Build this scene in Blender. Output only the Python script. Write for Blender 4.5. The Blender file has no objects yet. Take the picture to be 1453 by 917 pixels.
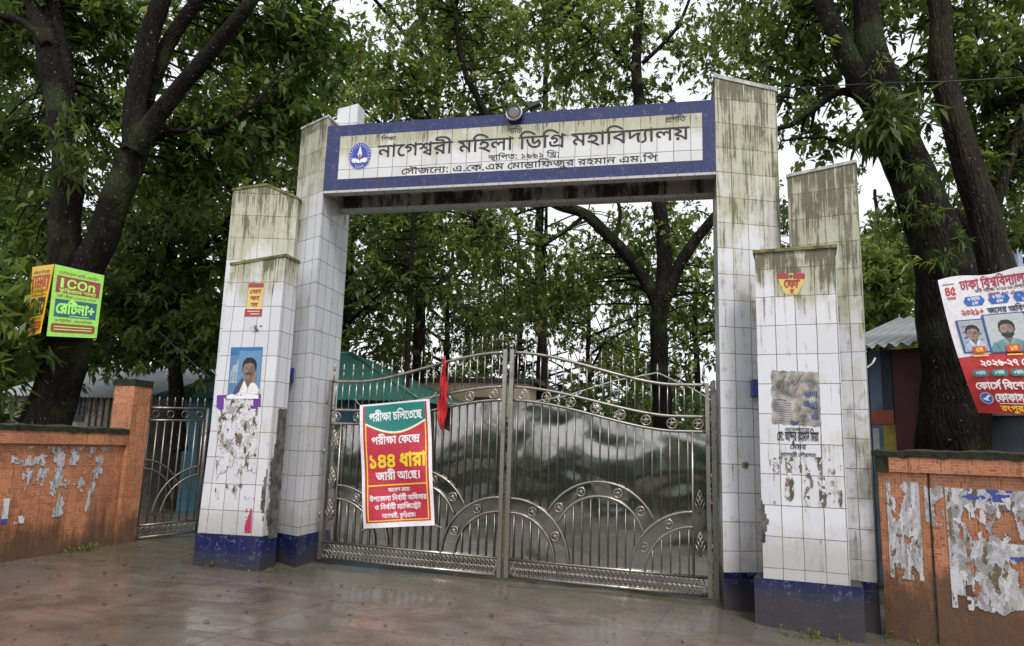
import bpy, math, random
import numpy as np
from mathutils import Vector, Matrix, noise as mnoise
from mathutils.geometry import delaunay_2d_cdt

S = bpy.context.scene
COL = S.collection
R = math.radians

# ------------------------------------------------------------------ camera
CAM_POS = Vector((-0.523, -8.653, 1.65))
PITCH, ROLL, YAW, FPX = R(9.6), R(1.64), R(12.4), 1050.0     # FPX: focal length in pixels of a 1453 px wide frame
FW = Vector((-math.sin(YAW) * math.cos(PITCH), math.cos(YAW) * math.cos(PITCH), math.sin(PITCH)))
_rt = Vector((math.cos(YAW), math.sin(YAW), 0)); _up = _rt.cross(FW)
RT = _rt * math.cos(ROLL) + _up * math.sin(ROLL)
UP = _up * math.cos(ROLL) - _rt * math.sin(ROLL)
cam = bpy.data.cameras.new('camera')
cam.sensor_width = 36.0; cam.lens = FPX / 1453 * 36.0
cam.clip_start = 0.05; cam.clip_end = 1500
cam_o = bpy.data.objects.new('camera', cam); COL.objects.link(cam_o)
cam_o.matrix_world = Matrix(((RT.x, UP.x, -FW.x, CAM_POS.x), (RT.y, UP.y, -FW.y, CAM_POS.y), (RT.z, UP.z, -FW.z, CAM_POS.z), (0, 0, 0, 1)))
S.camera = cam_o

# ------------------------------------------------------------------ sky, sun, exposure
SUN_EL, SUN_AZ = R(52), R(152)          # azimuth clockwise from +Y: the soft sun stands behind and right of the camera
world = bpy.data.worlds.new('World'); S.world = world; world.use_nodes = True
wn = world.node_tree.nodes; wl = world.node_tree.links
bg = wn['Background']
sky = wn.new('ShaderNodeTexSky'); sky.sky_type = 'NISHITA'; sky.sun_disc = False
sky.sun_elevation = SUN_EL; sky.sun_rotation = SUN_AZ
sky.air_density = 1.0; sky.dust_density = 5.0; sky.ozone_density = 1.0
hs = wn.new('ShaderNodeHueSaturation'); hs.inputs['Saturation'].default_value = 0.16; hs.inputs['Value'].default_value = 1.0
wl.new(sky.outputs['Color'], hs.inputs['Color'])
# an even layer of cloud in front of most of the blue
cn = wn.new('ShaderNodeTexNoise'); cn.inputs['Scale'].default_value = 2.2; cn.inputs['Detail'].default_value = 5
cmr = wn.new('ShaderNodeMapRange'); cmr.inputs['From Min'].default_value = 0.3; cmr.inputs['From Max'].default_value = 0.7; cmr.inputs['To Min'].default_value = 0.72; cmr.inputs['To Max'].default_value = 0.95
ctc = wn.new('ShaderNodeTexCoord'); cmx = wn.new('ShaderNodeMix'); cmx.data_type = 'RGBA'; cmx.inputs[7].default_value = (4.25, 4.38, 4.7, 1)
wl.new(ctc.outputs['Generated'], cn.inputs['Vector']); wl.new(cn.outputs['Fac'], cmr.inputs['Value']); wl.new(cmr.outputs['Result'], cmx.inputs[0])
wl.new(hs.outputs['Color'], cmx.inputs[6]); wl.new(cmx.outputs[2], bg.inputs['Color'])
bg.inputs['Strength'].default_value = 0.15
sun = bpy.data.lights.new('sun', 'SUN'); sun.energy = 1.15; sun.angle = R(12); sun.color = (1.0, 0.975, 0.94)
sun_o = bpy.data.objects.new('sun', sun); COL.objects.link(sun_o)
sdir = Vector((math.sin(SUN_AZ) * math.cos(SUN_EL), math.cos(SUN_AZ) * math.cos(SUN_EL), math.sin(SUN_EL)))
sun_o.rotation_euler = sdir.to_track_quat('Z', 'Y').to_euler(); sun_o.location = sdir * 60
S.view_settings.view_transform = 'Standard'; S.view_settings.look = 'None'
S.view_settings.exposure = 0.85; S.view_settings.gamma = 1.0; S.view_settings.use_curve_mapping = False
S.render.engine = 'CYCLES'
S.cycles.max_bounces = 6; S.cycles.diffuse_bounces = 3; S.cycles.glossy_bounces = 3; S.cycles.transparent_max_bounces = 8
S.cycles.use_denoising = True

def at(px, py, axis, val):
    """Point where the line of sight through photo pixel (px, py) meets the plane axis = val (used to measure real positions)."""
    d = FW * FPX + RT * (px - 726.5) - UP * (py - 458.5)
    return CAM_POS + d * ((val - CAM_POS[axis]) / d[axis])

def gz(x, y):
    """Height of the ground: falls gently from left to right along the gate line."""
    s = max(-11.0, min(5.0, x))
    z = -0.028 * s - (0.05 if s > 0.8 else 0.05 * max(0, s) / 0.8)
    if y > 1.5: z += (0.08 - z) * min(1, (y - 1.5) / 6)
    if y < -9: z += (0.0 - z) * min(1, (-9 - y) / 6)
    return z
# ------------------------------------------------------------------ objects
def tag(o, label=None, cat=None, group=None, kind=None):
    if label: o['label'] = label
    if cat: o['category'] = cat
    if group: o['group'] = group
    if kind: o['kind'] = kind
    return o
def link(name, me, parent=None, loc=None):
    o = bpy.data.objects.new(name, me); COL.objects.link(o)
    if loc is not None: o.location = loc
    if parent: o.parent = parent
    return o
def empty(name, loc, label, cat, group=None):
    o = bpy.data.objects.new(name, None); COL.objects.link(o); o.location = loc; o.empty_display_size = 0.2
    return tag(o, label, cat, group)

def wloc(o):
    v = Vector((0, 0, 0))
    while o: v += o.location; o = o.parent
    return v

class MB:
    """Collects faces with per-face material index and metre UVs, in world space, then links them as one mesh."""
    def __init__(s): s.v = []; s.f = []; s.uv = []; s.mi = []; s.sm = []
    def face(s, pts, uvs=None, m=0, smooth=False):
        b = len(s.v); s.v += [tuple(p) for p in pts]; s.f.append(list(range(b, b + len(pts))))
        s.uv.append(uvs if uvs else [(p[0], p[2]) for p in pts]); s.mi.append(m); s.sm.append(smooth)
    def prism(s, poly, z0, z1, m=0, cap=True, u0=0.0, mtop=None, ptop=None):
        """poly: counter-clockwise list of (x, y); z0, z1 numbers or lists per vertex"""
        n = len(poly)
        a = z0 if isinstance(z0, (list, tuple)) else [z0] * n
        t = z1 if isinstance(z1, (list, tuple)) else [z1] * n
        u = u0; T = ptop or poly
        for i in range(n):
            j = (i + 1) % n
            L = math.hypot(poly[j][0] - poly[i][0], poly[j][1] - poly[i][1])
            s.face([(*poly[i], a[i]), (*poly[j], a[j]), (*T[j], t[j]), (*T[i], t[i])],
                   [(u, a[i]), (u + L, a[j]), (u + L, t[j]), (u, t[i])], m)
            u += L
        if cap:
            s.face([(*T[i], t[i]) for i in range(n)], [(p[0], p[1]) for p in poly], m if mtop is None else mtop)
            s.face([(*poly[i], a[i]) for i in reversed(range(n))], [(p[0], p[1]) for p in reversed(poly)], m)
    def box(s, lo, hi, m=0, rot=0, piv=None):
        x0, y0, z0 = lo; x1, y1, z1 = hi
        P = [(x0, y0), (x1, y0), (x1, y1), (x0, y1)]
        if rot:
            cx, cy = piv if piv else ((x0 + x1) / 2, (y0 + y1) / 2)
            c, sn = math.cos(rot), math.sin(rot)
            P = [(cx + (x - cx) * c - (y - cy) * sn, cy + (x - cx) * sn + (y - cy) * c) for x, y in P]
        s.prism(P, z0, z1, m)
    def obox(s, o, ux, uy, uz, m=0):
        """box from corner o and three edge vectors"""
        o, ux, uy, uz = map(Vector, (o, ux, uy, uz))
        c = [o, o + ux, o + ux + uy, o + uy]; d = [p + uz for p in c]
        lx, ly, lz = ux.length, uy.length, uz.length
        flip = ux.cross(uy).dot(uz) < 0
        def q(a, b, cc, dd, w, h):
            pts = [a, b, cc, dd]; uv = [(0, 0), (w, 0), (w, h), (0, h)]
            if flip: pts.reverse(); uv.reverse()
            s.face(pts, uv, m)
        q(c[0], c[1], d[1], d[0], lx, lz); q(c[1], c[2], d[2], d[1], ly, lz); q(c[2], c[3], d[3], d[2], lx, lz); q(c[3], c[0], d[0], d[3], ly, lz)
        q(d[0], d[1], d[2], d[3], lx, ly); q(c[3], c[2], c[1], c[0], lx, ly)
    def tube(s, pts, r, n=8, m=0, cap=True, closed=False, prof=None):
        pts = [Vector(p) for p in pts]; k = len(pts)
        rr = r if isinstance(r, (list, tuple)) else [r] * k
        rings = []; prev = None; U = 0
        for i, p in enumerate(pts):
            if closed: t = pts[(i + 1) % k] - pts[i - 1]
            else: t = pts[min(i + 1, k - 1)] - pts[max(i - 1, 0)]
            t = t.normalized() if t.length > 1e-9 else Vector((0, 0, 1))
            if prev is None:
                a = Vector((0, 0, 1)) if abs(t.z) < 0.9 else Vector((1, 0, 0))
                x = t.cross(a).normalized()
            else: x = (prev - t * prev.dot(t)).normalized()
            prev = x; y = t.cross(x)
            q = prof(i, p) if prof else [1] * n
            rings.append([p + (x * math.cos(2 * math.pi * j / n) + y * math.sin(2 * math.pi * j / n)) * rr[i] * q[j] for j in range(n)])
        b = len(s.v)
        for rg in rings: s.v += [tuple(v) for v in rg]
        for i in range(k if closed else k - 1):
            i2 = (i + 1) % k
            L = (pts[i2] - pts[i]).length
            for j in range(n):
                j2 = (j + 1) % n
                s.f.append([b + i * n + j, b + i * n + j2, b + i2 * n + j2, b + i2 * n + j])
                w = rr[i] * 6.28
                s.uv.append([(w * j / n, U), (w * (j + 1) / n, U), (w * (j + 1) / n, U + L), (w * j / n, U + L)]); s.mi.append(m); s.sm.append(True)
            U += L
        if cap and not closed:
            s.f.append([b + j for j in reversed(range(n))]); s.uv.append([(0, 0)] * n); s.mi.append(m); s.sm.append(False)
            s.f.append([b + (k - 1) * n + j for j in range(n)]); s.uv.append([(0, 0)] * n); s.mi.append(m); s.sm.append(False)
    def cyl(s, p0, p1, r, n=10, m=0): s.tube([p0, p1], r, n, m)
    def lathe(s, c, prof, n=12, m=0, ax=(0, 0, 1)):
        """prof: list of (radius, height) along axis ax from c"""
        ax = Vector(ax).normalized(); c = Vector(c)
        s.tube([c + ax * h for r, h in prof], [max(r, 1e-4) for r, h in prof], n, m)
    def build(s, name, mats, parent=None, origin=None, bevel=0):
        if not isinstance(mats, (list, tuple)): mats = [mats]
        o = wloc(parent) if parent else Vector(origin) if origin is not None else Vector((0, 0, 0))
        me = bpy.data.meshes.new(name)
        V = np.array(s.v, dtype=np.float32) - np.array(o, dtype=np.float32)
        me.from_pydata(V.tolist(), [], s.f)
        for m in mats: me.materials.append(m)
        me.polygons.foreach_set('material_index', s.mi); me.polygons.foreach_set('use_smooth', s.sm)
        ul = me.uv_layers.new(name='UVMap')
        ul.data.foreach_set('uv', np.array([c for f in s.uv for c in f], dtype=np.float32).ravel())
        me.update()
        ob = link(name, me, parent, None if parent else o)
        if bevel:
            b = ob.modifiers.new('bevel', 'BEVEL'); b.width = bevel; b.segments = 1; b.limit_method = 'ANGLE'
        return ob

# ------------------------------------------------------------------ materials
class NT:
    def __init__(s, name):
        s.m = bpy.data.materials.new(name); s.m.use_nodes = True; s.t = s.m.node_tree
        s.b = s.t.nodes['Principled BSDF']; s.out = s.t.nodes['Material Output']
    def n(s, typ, ins=None, **props):
        x = s.t.nodes.new('ShaderNode' + typ)
        for k, v in props.items(): setattr(x, k, v)
        for k, v in (ins or {}).items(): s.set(x, k, v)
        return x
    def set(s, x, k, v):
        i = x.inputs[k]
        if hasattr(v, 'is_output') or isinstance(v, bpy.types.NodeSocket): s.t.links.new(v, i)
        else: i.default_value = v
    def P(s, **kw):
        for k, v in kw.items(): s.set(s.b, {'base': 'Base Color', 'rough': 'Roughness', 'metal': 'Metallic', 'normal': 'Normal', 'spec': 'Specular IOR Level', 'alpha': 'Alpha', 'emit': 'Emission Color', 'estr': 'Emission Strength'}.get(k, k), v)
    def uv(s): return s.n('UVMap', uv_map='UVMap').outputs[0]
    def pos(s): return s.n('NewGeometry').outputs['Position']
    def scale(s, vec, sc): return s.n('VectorMath', {0: vec, 1: sc}, operation='MULTIPLY').outputs[0]
    def noise(s, vec, sc, det=4, rough=0.55, dist=0.0): return s.n('TexNoise', {'Vector': vec, 'Scale': sc, 'Detail': det, 'Roughness': rough, 'Distortion': dist}).outputs['Fac']
    def math(s, op, a, b=0.0, c=0.0, clamp=False):
        x = s.n('Math', operation=op); x.use_clamp = clamp
        for i, v in enumerate((a, b, c)): s.set(x, i, v)
        return x.outputs[0]
    def ramp(s, f, a, b):   # smooth step from a to b
        x = s.n('MapRange', {'Value': f, 'From Min': a, 'From Max': b}, interpolation_type='SMOOTHSTEP'); return x.outputs['Result']
    def mix(s, f, a, b, bt='MIX'):
        x = s.n('Mix', data_type='RGBA', blend_type=bt); x.clamp_factor = True
        s.set(x, 0, f)
        for i, v in ((6, a), (7, b)):
            if isinstance(v, tuple) and len(v) == 3: v = (*v, 1)
            s.set(x, i, v)
        return x.outputs[2]
    def bump(s, h, st=0.3, d=0.02, normal=None):
        x = s.n('Bump', {'Strength': st, 'Distance': d, 'Height': h})
        if normal is not None: s.set(x, 'Normal', normal)
        return x.outputs[0]
    def sep(s, v):
        x = s.n('SeparateXYZ', {0: v}); return x.outputs
    def comb(s, x=0.0, y=0.0, z=0.0): return s.n('CombineXYZ', {0: x, 1: y, 2: z}).outputs[0]

def plain(name, c, rough=0.6, metal=0.0, var=0.12, sc=6.0, bump=0.0):
    t = NT(name); p = t.n('TexCoord').outputs['Object']
    f = t.noise(p, sc, 5)
    lo = tuple(x * (1 - var * 1.5) for x in c); hi = tuple(min(1, x * (1 + var)) for x in c)
    t.P(base=t.mix(t.ramp(f, 0.3, 0.7), lo, hi), rough=t.math('ADD', rough - 0.06, t.math('MULTIPLY', f, 0.12)), metal=metal)
    if bump: t.P(normal=t.bump(t.noise(p, sc * 6, 4), bump, 0.01))
    return t.m
_pc = {}
def mottled(name, cs, sc=30.0, rough=0.75):
    t = NT(name); p = t.n('TexCoord').outputs['Object']; f = t.noise(p, sc, 5, 0.7); g = t.noise(t.scale(p, (1, 1, 0.35)), sc * 0.5, 4, 0.7)
    c = t.mix(t.ramp(f, 0.35, 0.65), cs[0], cs[1]); c = t.mix(t.ramp(g, 0.5, 0.62), c, cs[2]); t.P(base=c, rough=rough, normal=t.bump(f, 0.4, 0.004)); return t.m
def ink(c, rough=0.5):
    k = tuple(round(x, 3) for x in c)
    if k not in _pc: _pc[k] = plain('print_ink', c, rough, var=0.06, sc=25)
    return _pc[k]

def tile_mat(name, base=(0.655, 0.66, 0.68), tw=0.2, th=0.31, top=6.0, algae=0.5, drips=0.4, bottom=None, off=(0, 0), reach=1.3, patch=0.3):
    """glazed wall tiles in stack bond, weathered from the top down"""
    t = NT(name); uv = t.uv()
    uvo = t.n('VectorMath', {0: uv, 1: (off[0], off[1], 0)}, operation='ADD').outputs[0]
    uvo = t.n('VectorMath', {0: uvo, 1: t.scale(t.n('TexNoise', {'Vector': uv, 'Scale': 2.6, 'Detail': 3.0}).outputs['Color'], (0.016, 0.016, 0))}, operation='ADD').outputs[0]
    bk = t.n('TexBrick', {'Vector': uvo, 'Color1': (*base, 1), 'Color2': (*[x * 0.88 for x in base], 1), 'Mortar': (0.16, 0.15, 0.12, 1), 'Scale': 1.0, 'Mortar Size': 0.0045, 'Mortar Smooth': 0.2, 'Bias': 0.0, 'Brick Width': tw, 'Row Height': th}, offset=0.0, squash=1.0)
    u = t.sep(uv)
    wob = t.noise(t.scale(uv, (3, 3, 1)), 1.0, 3)
    streak = t.noise(t.comb(t.math('ADD', t.math('MULTIPLY', u[0], 14.0), t.math('MULTIPLY', wob, 1.2)), t.math('MULTIPLY', u[1], 0.9)), 1.0, 5, 0.6)
    fine = t.noise(t.comb(t.math('MULTIPLY', u[0], 42.0), t.math('MULTIPLY', u[1], 1.6), 3.0), 1.0, 4, 0.6)
    cloud = t.noise(uv, 1.7, 5, 0.6); cl2 = t.noise(uv, 6.0, 5, 0.6)
    hm = t.ramp(u[1], top - reach, top - 0.05)
    joint = t.math('MULTIPLY', bk.outputs['Fac'], 0.45)
    # yellow-green film
    rnd = t.n('TexBrick', {'Vector': uvo, 'Color1': (0, 0, 0, 1), 'Color2': (1, 1, 1, 1), 'Mortar': (0.75, 0.75, 0.75, 1), 'Scale': 1.0, 'Mortar Size': 0.0045, 'Brick Width': tw, 'Row Height': th}, offset=0.0, squash=1.0).outputs['Color']
    blot = t.noise(t.scale(uv, (4.2, 2.6, 1)), 1.0, 6, 0.68, 0.5)
    cv = lambda x, k: t.math('MULTIPLY', t.math('SUBTRACT', x, 0.5), k)
    a = t.math('ADD', t.math('MULTIPLY', hm, 0.9), cv(cloud, 1.5)); a = t.math('ADD', a, cv(streak, 1.1)); a = t.math('ADD', a, t.math('MULTIPLY', joint, 0.5)); a = t.math('ADD', a, cv(rnd, 0.3)); a = t.math('ADD', a, cv(blot, 1.0))
    T = 0.78 - 0.45 * algae; a = t.ramp(a, T - 0.22, T + 0.45)
    c = t.mix(t.math('MULTIPLY', a, 0.66), bk.outputs['Color'], t.mix(cl2, (0.23, 0.215, 0.06), (0.42, 0.395, 0.17)))
    # brown-black runs
    d = t.math('ADD', t.math('ADD', t.math('MULTIPLY', hm, 0.5), t.math('MULTIPLY', t.ramp(u[1], top - 0.4, top - 0.03), t.math('MULTIPLY', blot, 0.5))), cv(fine, 2.1)); d = t.math('ADD', d, cv(streak, 1.3)); d = t.math('ADD', d, t.math('MULTIPLY', joint, 0.55)); d = t.math('ADD', d, cv(rnd, 0.26)); d = t.math('ADD', d, cv(blot, 1.5))
    T = 0.98 - 0.5 * drips; d = t.ramp(d, T - 0.12, T + 0.3)
    c = t.mix(t.math('MULTIPLY', d, 0.8), c, t.mix(cloud, (0.02, 0.02, 0.012), (0.11, 0.085, 0.038)))
    # loose grey-brown dirt patches anywhere
    g = t.math('MULTIPLY', t.ramp(t.math('ADD', cl2, t.math('MULTIPLY', streak, 0.7)), 1.0 - patch * 0.2, 1.25 - patch * 0.2), 0.55)
    c = t.mix(g, c, (0.2, 0.17, 0.12))
    if bottom is not None:
        sp = t.math('SUBTRACT', t.math('ADD', bottom + 0.25, t.math('MULTIPLY', cl2, 0.5)), u[1])
        c = t.mix(t.math('MULTIPLY', t.ramp(sp, 0.0, 0.5), 0.45), c, (0.23, 0.2, 0.16))
    r = t.math('ADD', 0.2, t.math('MULTIPLY', t.math('ADD', a, d), 0.3))
    t.P(base=c, rough=t.math('MINIMUM', r, 0.8))
    h = t.math('SUBTRACT', t.math('MULTIPLY', cl2, 0.15), bk.outputs['Fac'])
    t.P(normal=t.bump(h, 0.35, 0.006))
    return t.m

def marble_mat(name, base=(0.010, 0.017, 0.085), tw=0.2, th=0.31, dirt=None, off=(0, 0), flick=0.6):
    """dark blue tile with pale flicks; dirt = height up to which mud film covers it"""
    t = NT(name); uv = t.uv(); u = t.sep(uv)
    uvo = t.n('VectorMath', {0: uv, 1: (off[0], off[1], 0)}, operation='ADD').outputs[0]
    bk = t.n('TexBrick', {'Vector': uvo, 'Color1': (*base, 1), 'Color2': (*[x * 0.9 for x in base], 1), 'Mortar': (0.05, 0.05, 0.06, 1), 'Scale': 1.0, 'Mortar Size': 0.004, 'Mortar Smooth': 0.2, 'Brick Width': tw, 'Row Height': th}, offset=0.0, squash=1.0)
    w = t.n('TexVoronoi', {'Vector': t.n('VectorMath', {0: uv, 1: t.scale(t.n('TexNoise', {'Vector': uv, 'Scale': 9.0, 'Detail': 3.0}).outputs['Color'], (0.12, 0.12, 0))}, operation='ADD').outputs[0], 'Scale': 16.0}, feature='DISTANCE_TO_EDGE').outputs['Distance']
    msk = t.math('MULTIPLY', t.ramp(w, 0.12, 0.0), t.ramp(t.noise(uv, 11.0, 5, 0.7), 0.5, 0.66))
    c = t.mix(t.math('MULTIPLY', msk, flick), bk.outputs['Color'], (0.22, 0.25, 0.42))
    n2 = t.noise(uv, 3.0, 5)
    c = t.mix(t.math('MULTIPLY', t.ramp(n2, 0.45, 0.75), 0.35), c, (0.05, 0.05, 0.08))
    ro = 0.22
    if dirt is not None:
        f = t.ramp(t.math('SUBTRACT', t.math('ADD', dirt, t.math('MULTIPLY', n2, 0.22)), u[1]), 0.0, 0.3)
        c = t.mix(t.math('MULTIPLY', f, 0.86), c, t.mix(n2, (0.024, 0.021, 0.021), (0.06, 0.052, 0.048)))
        ro = t.math('ADD', 0.22, t.math('MULTIPLY', f, 0.35))
    t.P(base=c, rough=ro, normal=t.bump(bk.outputs['Fac'], -0.3, 0.005))
    return t.m

def mosaic_mat(name):
    """small orange wall tiles, mottled darker brown towards the foot of the wall"""
    t = NT(name); uv = t.uv(); u = t.sep(uv)
    wb = t.n('VectorMath', {0: uv, 1: t.scale(t.n('TexNoise', {'Vector': uv, 'Scale': 30.0}).outputs['Color'], (0.006, 0.006, 0))}, operation='ADD').outputs[0]
    def br(w, h, vec): return t.n('TexBrick', {'Vector': vec, 'Color1': (0.60, 0.215, 0.085, 1), 'Color2': (0.34, 0.105, 0.045, 1), 'Mortar': (0.55, 0.32, 0.2, 1), 'Scale': 1.0, 'Mortar Size': 0.0035, 'Mortar Smooth': 0.3, 'Bias': -0.1, 'Brick Width': w, 'Row Height': h}, offset=0.5, offset_frequency=2)
    b1 = br(0.07, 0.03, wb); b2 = br(0.07, 0.03, t.n('Mapping', {'Vector': wb, 'Rotation': (0, 0, R(90))}).outputs[0])
    ck = t.n('TexChecker', {'Vector': wb, 'Scale': 1 / 0.14}).outputs['Fac']
    c = t.mix(ck, b1.outputs['Color'], b2.outputs['Color'])
    big = t.n('TexBrick', {'Vector': uv, 'Color1': (1, 1, 1, 1), 'Color2': (0.74, 0.74, 0.74, 1), 'Mortar': (0.62, 0.56, 0.52, 1), 'Scale': 1.0, 'Mortar Size': 0.004, 'Brick Width': 0.42, 'Row Height': 0.42}, offset=0.0)
    c = t.mix(1.0, c, big.outputs['Color'], 'MULTIPLY')
    n1 = t.noise(uv, 1.6, 6, 0.6); n2 = t.noise(t.scale(uv, (9, 1.5, 1)), 1.0, 5, 0.6)
    c = t.mix(t.math('MULTIPLY', t.ramp(n1, 0.48, 0.72), 0.45), c, (0.13, 0.06, 0.035))
    c = t.mix(t.math('MULTIPLY', t.ramp(t.noise(t.scale(uv, (7, 0.9, 1)), 1.0, 6, 0.65), 0.52, 0.7), 0.5), c, (0.06, 0.035, 0.02))
    c = t.mix(t.math('MULTIPLY', t.ramp(t.noise(uv, 5.0, 5, 0.7), 0.58, 0.68), 0.35), c, (0.42, 0.27, 0.2))
    d = t.ramp(t.math('SUBTRACT', t.math('ADD', -0.25, t.math('MULTIPLY', t.math('ADD', n1, n2), 1.0)), u[1]), -0.05, 0.45)
    c = t.mix(t.math('MULTIPLY', d, 0.85), c, t.mix(n1, (0.035, 0.03, 0.018), (0.1, 0.06, 0.035)))
    t.P(base=c, rough=0.42, normal=t.bump(t.math('ADD', t.math('MULTIPLY', n2, 0.4), t.mix(ck, b1.outputs['Fac'], b2.outputs['Fac'])), -0.25, 0.004))
    return t.m

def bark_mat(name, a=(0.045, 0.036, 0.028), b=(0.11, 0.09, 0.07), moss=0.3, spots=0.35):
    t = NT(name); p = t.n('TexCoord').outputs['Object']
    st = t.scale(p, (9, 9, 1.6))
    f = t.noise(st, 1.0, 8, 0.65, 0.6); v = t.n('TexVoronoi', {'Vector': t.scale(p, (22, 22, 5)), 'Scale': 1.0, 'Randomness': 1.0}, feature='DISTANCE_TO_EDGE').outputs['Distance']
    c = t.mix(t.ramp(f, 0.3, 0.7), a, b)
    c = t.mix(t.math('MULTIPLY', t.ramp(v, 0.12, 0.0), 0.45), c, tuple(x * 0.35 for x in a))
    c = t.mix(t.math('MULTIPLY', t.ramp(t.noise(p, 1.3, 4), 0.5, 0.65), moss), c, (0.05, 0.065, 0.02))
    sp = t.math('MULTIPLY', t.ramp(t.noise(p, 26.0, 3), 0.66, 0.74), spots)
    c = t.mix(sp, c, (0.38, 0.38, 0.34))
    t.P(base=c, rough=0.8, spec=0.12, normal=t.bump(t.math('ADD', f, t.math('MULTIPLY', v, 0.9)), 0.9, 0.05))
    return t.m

def leaf_mat(name, lo, mid, hi, tr=0.35, rough=0.42):
    t = NT(name)
    a = t.n('Attribute', attribute_name='tint').outputs['Fac']
    r = t.n('ValToRGB', {'Fac': a}).outputs[0]
    cr = r.node.color_ramp; cr.elements[0].color = (*lo, 1); cr.elements[1].color = (*hi, 1)
    e = cr.elements.new(0.55); e.color = (*mid, 1)
    t.P(base=r, rough=rough, spec=0.4)
    tl = t.n('BsdfTranslucent', {'Color': t.mix(0.5, r, t.mix(1.0, r, (1.0, 1.25, 0.45), 'MULTIPLY'))})
    mx = t.n('MixShader', {0: tr, 1: t.b.outputs[0], 2: tl.outputs[0]})
    t.t.links.new(mx.outputs[0], t.out.inputs[0])
    return t.m

def steel_mat(name, c=(0.55, 0.53, 0.5), rough=0.28, grime=0.4):
    t = NT(name); p = t.n('TexCoord').outputs['Object']
    f = t.noise(p, 5.0, 6, 0.65); g = t.noise(t.scale(p, (40, 40, 4)), 1.0, 4)
    k = t.ramp(t.math('ADD', f, t.math('MULTIPLY', g, 0.3)), 0.62, 0.85)
    t.P(base=t.mix(t.math('MULTIPLY', k, grime), c, (0.12, 0.1, 0.08)), metal=0.92, rough=t.math('ADD', rough, t.math('MULTIPLY', k, 0.3)), normal=t.bump(f, 0.06, 0.01))
    return t.m

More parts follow.
